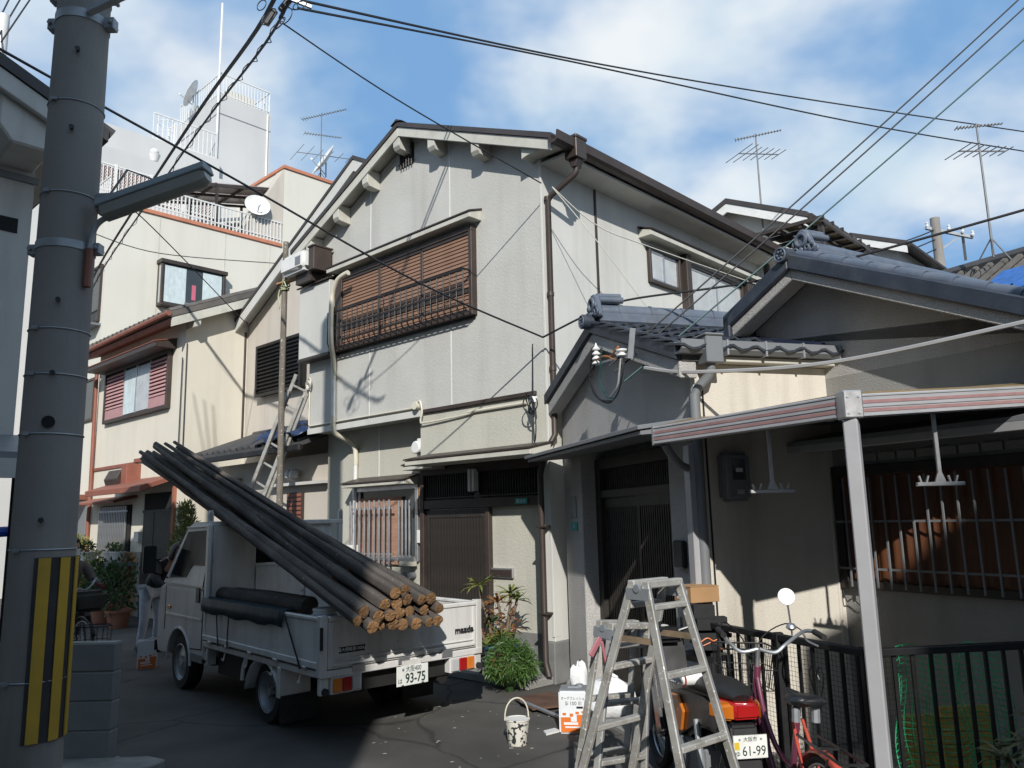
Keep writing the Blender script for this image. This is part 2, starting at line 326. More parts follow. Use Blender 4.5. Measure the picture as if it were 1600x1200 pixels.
# ================================================================ ground
def asphalt():
    M_ = mat('asphalt', (0.082, 0.078, 0.071), 0.9, var=0.22, vscale=1.3, bump=0.7, bscale=160, bdist=0.006, dirt=(0.125, 0.118, 0.105), dscale=0.8, damt=0.55, fine=0.5, speck=(26, (0.24, 0.22, 0.19), 0.755))
    t = M_.node_tree; ns = t.nodes; L = t.links.new; b = ns['Principled BSDF']
    src = b.inputs['Base Color'].links[0].from_socket
    tc_ = ns.new('ShaderNodeTexCoord'); nz = ns.new('ShaderNodeTexNoise'); nz.inputs['Scale'].default_value = 1.6; nz.inputs['Detail'].default_value = 5; L(tc_.outputs['Object'], nz.inputs['Vector'])
    ad = ns.new('ShaderNodeMixRGB'); ad.inputs[0].default_value = 0.22; L(tc_.outputs['Object'], ad.inputs[1]); L(nz.outputs['Color'], ad.inputs[2])
    vo = ns.new('ShaderNodeTexVoronoi'); vo.feature = 'DISTANCE_TO_EDGE'; vo.inputs['Scale'].default_value = 0.62; L(ad.outputs[0], vo.inputs['Vector'])
    rr = ns.new('ShaderNodeValToRGB'); rr.color_ramp.elements[0].position = 0.0; rr.color_ramp.elements[1].position = 0.010; rr.color_ramp.elements[0].color = (0.25, 0.25, 0.25, 1); L(vo.outputs['Distance'], rr.inputs[0])
    n2_ = ns.new('ShaderNodeTexNoise'); n2_.inputs['Scale'].default_value = 0.45; n2_.inputs['Detail'].default_value = 3; L(tc_.outputs['Object'], n2_.inputs['Vector'])
    r2_ = ns.new('ShaderNodeValToRGB'); r2_.color_ramp.elements[0].position = 0.47; r2_.color_ramp.elements[1].position = 0.53; r2_.color_ramp.elements[0].color = (0.72, 0.72, 0.73, 1); L(n2_.outputs['Fac'], r2_.inputs[0])
    m1 = ns.new('ShaderNodeMixRGB'); m1.blend_type = 'MULTIPLY'; m1.inputs[0].default_value = 0.8; L(src, m1.inputs[1]); L(rr.outputs[0], m1.inputs[2])
    m2 = ns.new('ShaderNodeMixRGB'); m2.blend_type = 'MULTIPLY'; m2.inputs[0].default_value = 0.85; L(m1.outputs[0], m2.inputs[1]); L(r2_.outputs[0], m2.inputs[2]); L(m2.outputs[0], b.inputs['Base Color'])
    return M_
g = MB()
n = 10; S_ = 260
for i in range(n):
    for j in range(n):
        x0 = -S_+2*S_*i/n; x1 = -S_+2*S_*(i+1)/n; y0 = -S_+2*S_*j/n; y1 = -S_+2*S_*(j+1)/n
        g.quad((x0, y0, 0), (x1, y0, 0), (x1, y1, 0), (x0, y1, 0))
tag(g.build('road', asphalt(), None), None, None, kind='structure')
# concrete doorstep apron before the main house and gutter strip along the right-hand fronts
ap = MB()
ap.prism([(-2.62, -0.42), (-0.02, -0.42), (0.0, 0.36), (-2.62, 0.36)], 'z', 0.0, 0.09)
o = ap.build('doorstep_pavement', m_curb, None, bevel=0.012); o.location = FM.o; o.rotation_euler.z = R(FM.d); tag(o, None, None, kind='structure')
yd = MB(); yd.prism([tuple(FM.w(0.02, 0.2)[:2]), (0.42, 8.35), (1.0, 6.6), (1.28, 5.75), (1.92, 4.62), (2.9, 4.7), (6, 1), (9, 3), (5, 12), (1.2, 10.2)], 'z', -0.1, 0.03)
tag(yd.build('yard_pavement', m_curb, None), None, None, kind='structure')
# ================================================================ main house
H = thing('two_storey_house', 'grey rendered two-storey gabled house with brown louvred shutters behind the truck', 'house', FM.o, FM.d)
SL = 0.43; PX, PZ = -2.46, 7.49
def rz(x): return PZ-SL*abs(x-PX)          # roof top surface at x
w_ = MB()
w_.prism([(-5.05, 3.23), (0, 3.23), (0, rz(0)-0.15), (PX, PZ-0.15), (-5.05, rz(-5.05)-0.15)], 'y', 0.0, 7.4)
up = w_.build('upper_wall', m_grey, H)
up['label'] = 'grey textured stucco gable wall'
b_ = MB(); b_.box(0.0, 0.012, 0.13, 7.4, 3.2, rz(0)-0.19); b_.build('side_cladding', m_greyB, H)
MB().box(-0.012, 0.022, -0.012, 0.128, 0.5, rz(0)-0.2).build('corner_trim', m_greyB, H, bevel=0.004)
w_ = MB(); w_.box(-5.05, -0.01, 0.38, 7.4, 0.45, 3.23); w_.build('lower_wall', m_low, H)
w_ = MB(); w_.box(-2.27, -0.004, -0.004, 0.379, 2.60, 3.228); w_.build('porch_wall', m_low, H, bevel=0.004)
w_ = MB(); w_.box(-5.07, 0.0, 0.36, 7.4, 0.0, 0.452); w_.build('foundation', m_found, H)
MB().box(-0.14, 0.03, -0.03, 0.36, 0.0, 0.45).build('corner_plinth', m_found, H, bevel=0.01)
MB().box(-0.13, 0.02, 0.0, 0.30, 0.45, 2.6).build('corner_post', m_greyB, H, bevel=0.006)
for x in (-1.64, -3.43): MB().box(x-0.008, x+0.008, -0.004, 0.0, 3.26, rz(x)-0.2).build('joint_seal', m_wpl, H)
MB().box(-3.7, -3.685, 0.374, 0.38, 2.4, 3.2).build('joint_seal', m_wpl, H)
# roof: two sheets, ridge cap, barge boards, rafter brackets
roof = MB()
for (xa, xb) in ((PX, 0.42), (PX, -5.28)):
    roof.prism([(xa, PZ), (xb, rz(xb)), (xb, rz(xb)-0.07), (xa, PZ-0.07)], 'y', -0.27, 7.7)
ro = roof.build('roof', m_roofb, H)
MB().prism([(PX-0.13, PZ-0.03), (PX, PZ+0.035), (PX+0.13, PZ-0.03), (PX, PZ+0.005)], 'y', -0.29, 7.7).build('ridge_cap', m_roofb, ro)
for k in range(9):
    pass
for (xa, xb) in ((PX, 0.40), (PX, -5.26)):
    MB().prism([(xa, PZ-0.075), (xb, rz(xb)-0.075), (xb, rz(xb)-0.215), (xa, PZ-0.215)], 'y', -0.25, -0.215).build('barge_board', m_trim, ro, bevel=0.004)
    MB().prism([(xa, PZ-0.073), (xb, rz(xb)-0.073), (xb, rz(xb)-0.115), (xa, PZ-0.115)], 'y', -0.213, 7.4).build('soffit', m_trim, ro)
for x in (-2.52, -1.76, -0.9, -3.27, -4.03, -4.78):
    zt = rz(x)-0.12
    bb = MB(); bb.prism([(-0.235, zt+0.0), (-0.002, zt+0.0), (-0.002, zt-0.27), (-0.20, zt-0.25), (-0.235, zt-0.20)], 'x', x-0.07, x+0.07)
    bb.build('rafter_bracket', m_trim, ro, bevel=0.004)
bb = MB(); bb.prism([(0.39, rz(0.39)-0.13), (-0.12, rz(-0.12)-0.13), (-0.12, rz(-0.12)-0.36), (-0.02, rz(-0.12)-0.34)], 'y', -0.2, -0.002); bb.build('eave_bracket', m_trim, ro, bevel=0.004)
bb = MB(); bb.prism([(-5.24, rz(-5.24)-0.13), (-4.95, rz(-4.95)-0.13), (-4.95, rz(-4.95)-0.36)], 'y', -0.2, -0.002); bb.build('eave_bracket', m_trim, ro, bevel=0.004)
MB().box(0.0125, 0.39, 0.0, 7.4, rz(0.39)-0.2, rz(0.39)-0.17).build('eave_soffit', m_greyB, ro)
# rain gutter with hopper and downpipe
gz = rz(0.42)-0.02
def gutter(y0, y1):
    q = MB(); q.prism([(0.40, gz), (0.40, gz-0.11), (0.43, gz-0.13), (0.50, gz-0.13), (0.535, gz-0.10), (0.545, gz+0.005), (0.525, gz+0.005), (0.515, gz-0.09), (0.42, gz-0.11), (0.42, gz)], 'y', y0, y1); return q
gutter(-0.30, 6.6).build('gutter', m_brown, H, smooth=False)
MB().box(0.38, 0.56, 0.02, 0.22, gz-0.22, gz+0.05).box(0.37, 0.57, 0.01, 0.23, gz+0.02, gz+0.06).prism([(0.40, gz-0.22), (0.54, gz-0.22), (0.50, gz-0.32), (0.44, gz-0.32)], 'y', 0.06, 0.18).build('rain_hopper', m_bronze, H, bevel=0.006)
MB().tube([(0.47, 0.12, gz-0.30), (0.47, 0.12, gz-0.36), (0.44, 0.11, gz-0.40), (0.12, 0.05, gz-0.58), (0.075, 0.045, gz-0.64), (0.07, 0.045, 3.1), (0.07, 0.045, 2.75), (0.045, -0.05, 2.6), (0.0, -0.09, 2.45), (-0.045, -0.10, 2.3), (-0.045, -0.10, 0.25), (0.02, -0.12, 0.1)], 0.036, 10).build('downpipe', m_brown, H, smooth=True)
for z in (5.6, 4.4, 3.5): MB().tube([(0.07, 0.045, z), (0.07, 0.045, z+0.05)], 0.044, 10).build('pipe_collar', m_bronze, H, smooth=True)
for z in (1.7, 0.75): MB().box(-0.10, 0.01, -0.145, -0.0, z, z+0.02).build('pipe_clip', m_bronze, H)
# gable vent
v_ = MB().box(-2.71, -2.40, -0.02, 0.03, 6.93, 7.24).build('gable_vent', m_dark, H)
row(MB().cyl((0, -0.035, 6.90), (0, -0.035, 7.27), 0.009, n=6), 'vent_bar', m_lat, v_, [(x, 0, 0) for x in (-2.66, -2.60, -2.54, -2.48, -2.42)])
row(MB().cyl((-2.74, -0.03, 0), (-2.37, -0.03, 0), 0.008, n=6), 'vent_cross_bar', m_lat, v_, [(0, 0, z) for z in (6.98, 7.19)])
# shutter window with its hood
def hood(par, x0, x1, y0, y1, zf, zb, mt=m_bronze, mf=m_trim, drop=0.07):
    h_ = MB(); h_.prism([(y0-0.015, zf), (y1, zb), (y1, zb+0.018), (y0-0.015, zf+0.02)], 'x', x0-0.015, x1+0.015); oo = h_.build('hood_sheet', mt, par)
    f_ = MB(); f_.prism([(y0, zf-0.002), (y1, zb-0.002), (y1, zf-drop), (y0, zf-drop)], 'x', x0, x1); f_.build('hood_board', mf, par, bevel=0.005)
    return oo
hood(H, -4.28, -1.03, -0.22, -0.002, 5.72, 5.80)
win = MB(); win.box(-4.22, -1.13, -0.10, 0.0, 4.40, 4.46).box(-4.22, -1.13, -0.10, 0.0, 5.53, 5.60).box(-1.19, -1.13, -0.10, 0.0, 4.46, 5.53).box(-4.22, -4.04, -0.10, 0.0, 4.46, 5.53)
win = win.build('shutter_frame', m_brown, H, bevel=0.004)
MB().box(-4.04, -1.19, -0.03, -0.004, 4.46, 5.53).build('shutter_backing', m_dark, win)
mull = [-4.04, -3.10, -2.145, -1.19]
for a in (1, 2): MB().box(mull[a]-0.022, mull[a]+0.022, -0.085, -0.03, 4.46, 5.53).build('mullion', m_bronze, win, bevel=0.003)
MB().box(-4.04, -1.19, -0.085, -0.03, 5.49, 5.53).build('head_rail', m_bronze, win)
for a in range(3):
    x0, x1 = mull[a]+(0.022 if a else 0), mull[a+1]-(0.022 if a < 2 else 0)
    sl = MB(); sl.prism([(-0.078, 0.0), (-0.060, -0.004), (-0.050, 0.043), (-0.066, 0.047)], 'x', x0+0.004, x1-0.004)
    zs = [4.468+0.0515*k for k in range(20)]
    row(sl, 'slat', m_slat, win, [(0, 0, z) for z in zs if not (4.69 < z < 4.735)])
MB().box(-4.03, -1.2, -0.088, -0.04, 4.705, 4.755).build('lock_rail', m_bronze, win)
# balcony guard in front of the shutters
gr = MB().bar((-4.20, -0.23, 4.98), (-1.15, -0.23, 4.98), 0.026, 0.026).bar((-4.20, -0.23, 4.98), (-4.20, -0.05, 4.98), 0.02, 0.02).bar((-1.15, -0.23, 4.98), (-1.15, -0.05, 4.98), 0.02, 0.02)
gr = gr.build('window_guard', m_black, H)
MB().bar((-4.20, -0.23, 4.72), (-1.15, -0.23, 4.72), 0.014, 0.03).build('guard_rail', m_black, gr)
MB().bar((-4.20, -0.17, 4.44), (-1.15, -0.17, 4.44), 0.014, 0.02).bar((-4.20, -0.02, 4.385), (-1.15, -0.02, 4.385), 0.014, 0.03).build('guard_rail', m_black, gr)
row(MB().tube([(0, -0.23, 4.98), (0, -0.23, 4.52), (0, -0.21, 4.47), (0, -0.17, 4.43), (0, -0.02, 4.40)], 0.008, 6), 'guard_bar', m_black, gr, [(-4.20+0.127*k, 0, 0) for k in range(25)])
# shutter box at the left with unit on top
sb = MB(); sb.box(-5.08, -4.235, -0.19, -0.002, 4.40, 5.56); sb = sb.build('shutter_box', m_greyB, H, bevel=0.006)
MB().prism([(-0.23, 5.56), (-0.002, 5.64), (-0.002, 5.665), (-0.23, 5.585)], 'x', -5.12, -4.22).build('shutter_box_cap', m_bronze, sb)
MB().box(-5.1, -4.22, -0.20, -0.002, 4.36, 4.40).build('shutter_box_foot', m_bronze, sb)
# service duct snaking down the left
def bez(pts, n=6):
    out_ = []
    P = [Vector(p) for p in pts]
    for i in range(len(P)-1):
        p0 = P[max(i-1, 0)]; p1 = P[i]; p2 = P[i+1]; p3 = P[min(i+2, len(P)-1)]
        for k in range(n):
            t = k/n; out_.append(0.5*((2*p1)+(p2-p0)*t+(2*p0-5*p1+4*p2-p3)*t*t+(3*p1-p0-3*p2+p3)*t*t*t))
    out_.append(P[-1]); return out_
MB().tube(bez([(-3.62, -0.27, 5.50), (-3.85, -0.28, 5.45), (-4.0, -0.28, 5.28), (-4.03, -0.28, 5.05), (-4.06, -0.27, 4.72)]), 0.040, 10).build('duct', m_cpl, H, smooth=True, label='beige curved cable duct')
MB().cyl((-4.045, -0.272, 5.02), (-4.06, -0.27, 4.70), 0.034, n=10).build('duct_sleeve', m_wpl, H, smooth=True)
MB().tube(bez([(-4.055, -0.27, 4.74), (-4.07, -0.25, 4.5), (-4.2, -0.12, 4.30), (-4.27, -0.06, 4.15), (-4.28, -0.055, 4.0)]), 0.040, 10).build('duct', m_cpl, H, smooth=True)
MB().cyl((-4.28, -0.055, 4.02), (-4.27, -0.055, 3.40), 0.034, n=10).build('duct_sleeve', m_wpl, H, smooth=True)
MB().tube(bez([(-4.27, -0.055, 3.42), (-4.27, -0.055, 3.24), (-4.28, 0.0, 3.15), (-4.27, 0.22, 3.06), (-4.235, 0.32, 2.95), (-4.22, 0.33, 2.8), (-4.22, 0.33, 2.68)]), 0.040, 10).build('duct', m_cpl, H, smooth=True)
MB().cyl((-4.22, 0.33, 2.70), (-4.22, 0.33, 1.3), 0.034, n=10).build('duct_sleeve', m_wpl, H, smooth=True)
MB().cyl((-4.13, 0.35, 2.3), (-4.13, 0.35, 1.3), 0.022, n=8).build('gas_pipe', m_wpl, H, smooth=True)
# conduits and trim at first-floor level
MB().tube([(-5.0, -0.02, 3.9), (-5.0, -0.02, 3.36), (-4.96, -0.02, 3.33), (-2.4, -0.02, 3.33), (-2.33, -0.03, 3.34)], 0.014, 6).build('conduit', m_cpl, H, smooth=True)
MB().torus((-4.97, -0.05, 4.02), (0.3, 1, 0), 0.085, 0.014, 18, 6).torus((-4.98, -0.06, 3.99), (0.1, 1, 0.2), 0.07, 0.012, 18, 6).build('cable_coil', m_wirew, H, smooth=True)
MB().cyl((-2.30, -0.09, 3.35), (-2.30, -0.01, 3.35), 0.055, n=14).tube(bez([(-2.28, -0.06, 3.37), (-2.2, -0.07, 3.4), (-2.17, -0.06, 3.25), (-2.2, -0.06, 3.13), (-2.1, -0.05, 3.1), (-1.3, -0.03, 3.13), (-1.2, -0.025, 3.16)]), 0.013, 6).build('junction_cap', m_cpl, H, smooth=True)
MB().cyl((-1.3, -0.025, 3.155), (-0.3, -0.025, 3.16), 0.02, n=8).build('conduit', m_cpl, H, smooth=True)
MB().box(-2.2, -0.15, -0.045, 0.0, 3.235, 3.285).build('brown_band', m_brown, H, bevel=0.004)
MB().box(-5.06, -2.27, -0.012, 0.0, 3.20, 3.29).build('band', m_greyB, H, bevel=0.004)
MB().box(-2.43, -2.272, 0.06, 0.30, 2.66, 2.92).cyl((-2.36, -0.03, 2.79), (-2.36, 0.08, 2.79), 0.085, 0.1, n=16).build('vent_cap', m_wpl, H, smooth=False, bevel=0.01)
# entrance: hood, transom lattice, door, wall lamp, letter slot
hood(H, -2.12, 0.08, -0.40, -0.005, 2.575, 2.66, drop=0.065)
hood(H, -4.22, -2.74, 0.08, 0.378, 2.37, 2.46, drop=0.05)
hood(H, -2.74, -2.12, 0.06, 0.30, 2.56, 2.64, drop=0.06)
en = MB(); en.box(-2.66, -2.58, 0.30, 0.40, 0.1, 2.58).box(-0.10, -0.02, 0.30, 0.40, 0.5, 2.58).box(-1.37, -1.31, 0.31, 0.40, 0.1, 1.96).box(-2.58, -0.10, 0.31, 0.40, 1.96, 2.08).box(-2.58, -0.10, 0.30, 0.40, 2.42, 2.58)
en = en.build('entrance_frame', m_brown, H, bevel=0.005)
MB().box(-2.58, -0.10, 0.37, 0.385, 2.08, 2.42).build('transom_panel', m_latg, en)
row(MB().box(-0.006, 0.006, 0.335, 0.362, 2.085, 2.415), 'transom_slat', m_lat, en, [(-2.55+0.046*k, 0, 0) for k in range(53) if not 20 <= k <= 22])
MB().box(-2.58, -0.10, 0.325, 0.337, 2.10, 2.115).build('transom_rail', m_lat, en)
lp = MB().box(-1.62, -1.575, 0.24, 0.33, 2.17, 2.46).box(-1.545, -1.50, 0.24, 0.33, 2.17, 2.46).build('porch_lamp', m_wpl, H, bevel=0.006)
MB().box(-1.575, -1.545, 0.27, 0.34, 2.15, 2.48).build('lamp_bracket', m_bronze, lp)
dr = MB().box(-2.58, -1.37, 0.36, 0.385, 0.1, 1.96).build('door', m_latg, H)
MB().box(-2.56, -2.50, 0.335, 0.36, 0.12, 1.94).box(-1.45, -1.39, 0.335, 0.36, 0.12, 1.94).box(-2.50, -1.45, 0.335, 0.36, 1.84, 1.94).box(-2.50, -1.45, 0.335, 0.36, 0.12, 0.30).box(-2.5, -1.45, 0.337, 0.36, 0.72, 0.735).build('door_stile', m_lat, dr, bevel=0.003)
row(MB().prism([(-0.016, 0.36), (-0.011, 0.338), (0.011, 0.338), (0.016, 0.36)], 'z', 0.30, 1.84), 'door_slat', m_lat, dr, [(-2.46+0.057*k, 0, 0) for k in range(18)])
ms = MB().box(-1.34, -0.94, 0.345, 0.381, 1.08, 1.20).build('letter_slot', m_alu, H, bevel=0.004)
MB().box(-1.325, -0.96, 0.335, 0.344, 1.095, 1.18).build('letter_flap', m_bronze, ms)
sg = MB().box(-0.82, -0.62, 0.292, 0.30, 1.985, 2.05).build('address_plate', m_teal, H)
text('北 3-11', 0.05, m_ink, sg, frame((-0.72, 0.2912, 2.017), (1, 0, 0), (0, 0, 1)), 'address_number')
MB().box(-2.74, -2.67, 0.31, 0.37, 1.50, 1.68).build('intercom_box', m_wpl, H, bevel=0.008)
npl = MB().box(-2.72, -2.665, 0.33, 0.36, 1.95, 2.28).build('name_board', m_wood, H, bevel=0.004)
MB().cyl((-2.70, 0.36, 0.1), (-2.70, 0.36, 1.95), 0.014, n=6).build('riser_pipe', m_cpl, H, smooth=True)
# kitchen window behind white bars
wn = MB().box(-4.30, -4.24, 0.33, 0.385, 1.25, 2.32).box(-2.80, -2.74, 0.33, 0.385, 1.25, 2.32).box(-4.24, -2.80, 0.33, 0.385, 2.26, 2.32).box(-4.24, -2.80, 0.33, 0.385, 1.25, 1.31).build('kitchen_window', m_alu, H, bevel=0.003)
MB().box(-4.24, -2.80, 0.372, 0.383, 1.31, 2.26).build('pane', m_glass, wn)
MB().box(-4.22, -3.10, 0.335, 0.355, 1.20, 2.16).build('reed_blind', m_blind, wn)
row(MB().box(-0.017, 0.017, 0.19, 0.21, 1.17, 2.12), 'grille_bar', m_alu, wn, [(-4.16+0.118*k, 0, 0) for k in range(9)], bevel=0.003)
row(MB().box(-0.015, 0.015, 0.22, 0.24, 1.30, 2.10), 'grille_bar', m_alu, wn, [(-3.03+0.078*k, 0, 0) for k in range(4)], bevel=0.003)
MB().bar((-4.2, 0.225, 1.35), (-3.15, 0.225, 1.35), 0.012, 0.025).bar((-4.2, 0.225, 2.0), (-3.15, 0.225, 2.0), 0.012, 0.025).bar((-3.08, 0.25, 1.32), (-2.76, 0.25, 1.32), 0.03, 0.03).build('grille_rail', m_alu, wn)
MB().box(-3.06, -2.76, 0.26, 0.33, 1.19, 1.25).build('window_ledge', m_cpl, wn)
MB().box(-4.40, -4.08, 0.16, 0.37, 1.2, 1.47).box(-4.33, -4.2, 0.15, 0.16, 1.36, 1.40).build('heater_box', m_wpl, H, bevel=0.008)
for x in (-3.0, -2.86): MB().cyl((x, 0.28, 1.06), (x, 0.37, 1.06), 0.045, n=12).build('gas_cock', m_gpl, H, smooth=True)
# side wall: batten, hood and two windows
MB().box(0.012, 0.03, 1.05, 1.085, 3.3, rz(0)-0.25).build('cover_strip', m_bronze, H)
hd = MB().prism([(0.24, 5.72), (0.012, 5.80), (0.012, 5.82), (0.25, 5.74)], 'y', 2.05, 5.2).build('hood_sheet', m_bronze, H)
MB().prism([(0.225, 5.72), (0.013, 5.78), (0.013, 5.65), (0.225, 5.65)], 'y', 2.06, 5.9).build('hood_board', m_trim, H, bevel=0.004)
def sidewin(y0, y1, z0, z1, mid):
    f_ = MB(); f_.box(0.012, 0.07, y0, y0+0.045, z0, z1).box(0.012, 0.07, y1-0.045, y1, z0, z1).box(0.012, 0.07, y0+0.045, y1-0.045, z0, z0+0.05).box(0.012, 0.07, y0+0.045, y1-0.045, z1-0.05, z1)
    f_ = f_.build('side_window', m_bronze, H, bevel=0.003)
    for (a, b, dx) in ((y0+0.045, mid, 0.0), (mid, y1-0.045, 0.012)):
        s_ = MB().box(0.03-dx, 0.045-dx, a, a+0.035, z0+0.05, z1-0.05).box(0.03-dx, 0.045-dx, b-0.035, b, z0+0.05, z1-0.05).box(0.03-dx, 0.045-dx, a, b, z0+0.05, z0+0.085).box(0.03-dx, 0.045-dx, a, b, z1-0.085, z1-0.05).build('sash', m_alu, f_)
        MB().box(0.03-dx, 0.036-dx, a+0.03, b-0.03, z0+0.08, z1-0.08).build('pane', m_frost, f_)
sidewin(2.24, 3.06, 5.04, 5.58, 2.64)
MB().box(0.012, 0.13, 3.13, 3.26, 4.4, 5.64).build('window_post', m_bronze, H, bevel=0.004)
sidewin(3.28, 5.02, 4.45, 5.56, 4.15)
MB().box(0.012, 0.14, 5.04, 5.3, 4.4, 5.62).build('shutter_case', m_bronze, H, bevel=0.004)
# unit on the shutter box
A = thing('ventilator_unit', 'small white box unit with brown side on top of the shutter box', 'ventilator', FM.w(-4.75, -0.22, 5.6), FM.d)
MB().box(-0.50, 0.20, -0.26, 0.16, 0.16, 0.48).build('casing', m_wpl, A, bevel=0.06, seg=3)
MB().box(0.205, 0.36, -0.16, 0.17, 0.13, 0.50).box(0.195, 0.375, -0.18, 0.19, 0.50, 0.53).build('side_box', m_brown, A, bevel=0.006)
MB().box(-0.02, 0.13, -0.264, -0.259, 0.24, 0.38).build('grille', m_gpl, A)
MB().box(-0.25, 0.2, -0.1, 0.12, 0.0, 0.20).build('bracket', m_bronze, A)
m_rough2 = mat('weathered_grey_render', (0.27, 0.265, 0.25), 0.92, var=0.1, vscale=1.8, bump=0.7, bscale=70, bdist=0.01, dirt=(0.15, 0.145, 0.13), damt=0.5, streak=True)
# ================================================================ low tiled house with the entrance
L1 = thing('tiled_bungalow', 'low rough grey house with blue tiled gable above the dark sliding entrance', 'house', F1.o, F1.d)
S1, P1X, P1Z = 0.36, -1.64, 3.72
def r1(x): return P1Z-S1*abs(x-P1X)
MB().prism([(-3.05, 2.5), (0, 2.5), (0, r1(0)-0.13), (P1X, P1Z-0.13), (-3.05, r1(-3.05)-0.13)], 'y', 0.0, 2.6).build('gable_wall', m_rough, L1)
MB().box(-3.05, -2.52, 0.0, 0.3, 0, 2.499).build('pillar', m_rough, L1, bevel=0.01)
MB().box(-0.52, -0.001, 0.0, 0.3, 0, 2.499).build('wall_pier', m_rough, L1, bevel=0.01)
MB().box(-3.05, -0.002, 0.3, 2.6, 0, 2.499).build('recess_wall', m_rough, L1)
MB().box(0.0, 0.014, 0.0, 2.6, 0.0, 2.99).build('side_wall', m_meter, L1)
MB().box(-0.03, 0.02, -0.018, 0.0, 0.9, 2.93).build('corner_strip', m_greyB, L1, bevel=0.003)
rf = MB()
for xb in (0.10, -3.15): rf.prism([(P1X, P1Z-0.03), (xb, r1(xb)-0.03), (xb, r1(xb)-0.10), (P1X, P1Z-0.10)], 'y', -0.15, 2.6)
rf = rf.build('roof', m_tiled, L1)
# individual tiles, wavy, in courses down both slopes (right slope is the one in view)
ang = math.atan(S1)
tl = MB(); W_, Lh = 0.225, 0.275
prof = [(-W_/2, 0.030), (-W_/2+0.03, 0.034), (-W_/2+0.065, 0.016), (0.0, 0.0), (W_/2-0.055, 0.008), (W_/2-0.02, 0.026), (W_/2+0.012, 0.034)]
vs = []; fs = []
for (xx, lift) in ((0.0, 0.0), (Lh, 0.028)):
    for (y, z) in prof: vs.append((xx, y, z+lift))
    for (y, z) in prof: vs.append((xx, y, z+lift-0.018))
k = len(prof)
for i in range(k-1):
    fs += [(i, i+1, 2*k+i+1, 2*k+i), (k+i, 3*k+i, 3*k+i+1, k+i+1), (2*k+i, 2*k+i+1, 3*k+i+1, 3*k+i), (i, k+i, k+i+1, i+1)]
fs += [(0, 2*k, 3*k, k), (k-1, 2*k-1, 4*k-1, 3*k-1)]
tl.add(vs, fs)
tp = None
random.seed(3)
for ri in range(8):
    for ci in range(11):
        x = P1X+0.08+ri*0.228*math.cos(ang); y = -0.10+ci*0.214
        loc = (x, y, r1(x)-0.012)
        if tp is None: tp = tl.build('roof_tile', m_tile, rf, smooth=True); tp.location = loc
        else: clone(tp, rf, loc)
        o_ = C.objects[-1] if False else None
for o in rf.children:
    if o.name.startswith('roof_tile'): o.rotation_euler = (random.uniform(-0.02, 0.02), ang-0.04+random.uniform(-0.015, 0.015), random.uniform(-0.02, 0.02))
# verge: blue cap over a thick rendered barge
def verge(par, x0, z0, x1, z1, y0, y1, mt, th):
    q = MB(); q.prism([(x0, z0), (x1, z1), (x1, z1-th), (x0, z0-th)], 'y', y0, y1); return q
for xb in (0.09, -3.14):
    verge(rf, P1X, P1Z-0.10, xb, r1(xb)-0.10, -0.17, -0.02, m_rough, 0.14).build('rendered_barge', m_rough, rf, bevel=0.008)
    verge(rf, P1X, P1Z+0.035, xb, r1(xb)+0.035, -0.20, -0.01, m_tile, 0.134).build('verge_tile', m_tile, rf, bevel=0.012)
MB().box(P1X-0.10, P1X+0.10, -0.12, 2.5, P1Z, P1Z+0.10).build('ridge_course', m_ridge, rf, bevel=0.015)
rl = MB().tube([(P1X, -0.10, P1Z+0.12), (P1X, 2.5, P1Z+0.12)], 0.085, 12).build('ridge_roll', m_ridge, rf, smooth=True)
for k_ in range(6): MB().tube([(P1X, 0.1+0.36*k_, P1Z+0.12), (P1X, 0.13+0.36*k_, P1Z+0.12)], 0.094, 12).build('ridge_collar', m_ridge, rf, smooth=True)
def onigawara(par, x, y, z, s=1.0):         # ornate ridge-end tile with scrolls and three rolls
    q = MB()
    q.prism([(x-0.15*s, z), (x+0.15*s, z), (x+0.13*s, z+0.10*s), (x+0.085*s, z+0.22*s), (x+0.03*s, z+0.275*s), (x-0.03*s, z+0.275*s), (x-0.085*s, z+0.22*s), (x-0.13*s, z+0.10*s)], 'y', y, y+0.07*s)
    o_ = q.build('ridge_end_tile', m_ridge, par, bevel=0.012)
    d = MB().torus((x, y-0.005, z+0.155*s), (0, 1, 0), 0.065*s, 0.022*s, 20, 8)
    for sgn in (-1, 1):
        d.torus((x+sgn*0.125*s, y, z+0.05*s), (0, 1, 0), 0.036*s, 0.017*s, 14, 6).torus((x+sgn*0.075*s, y-0.01, z+0.055*s), (0, 1, 0), 0.026*s, 0.013*s, 12, 6).torus((x+sgn*0.165*s, y+0.01, z+0.02*s), (0, 1, 0), 0.025*s, 0.014*s, 12, 6)
        d.ell((x+sgn*0.105*s, y, z+0.13*s), (0.02*s, 0.02*s, 0.035*s), 8, 6)
    d.ell((x, y-0.015, z+0.045*s), (0.03*s, 0.02*s, 0.03*s), 8, 6)
    d.build('scroll_ornament', m_ridge, o_, smooth=True)
    MB().cyl((x, y+0.02, z+0.155*s), (x, y+0.03, z+0.155*s), 0.05*s, n=14).build('boss', m_dark, o_)
    for (dx, dz) in ((0, 0.255), (-0.06, 0.20), (0.06, 0.20)):
        MB().cyl((x+dx*s, y+0.06*s, z+dz*s), (x+dx*s, y+0.34*s, z+dz*s+0.01), 0.036*s, n=12).build('ridge_roll_end', m_ridge, o_, smooth=True)
onigawara(rf, P1X, -0.16, P1Z+0.05, 0.92)
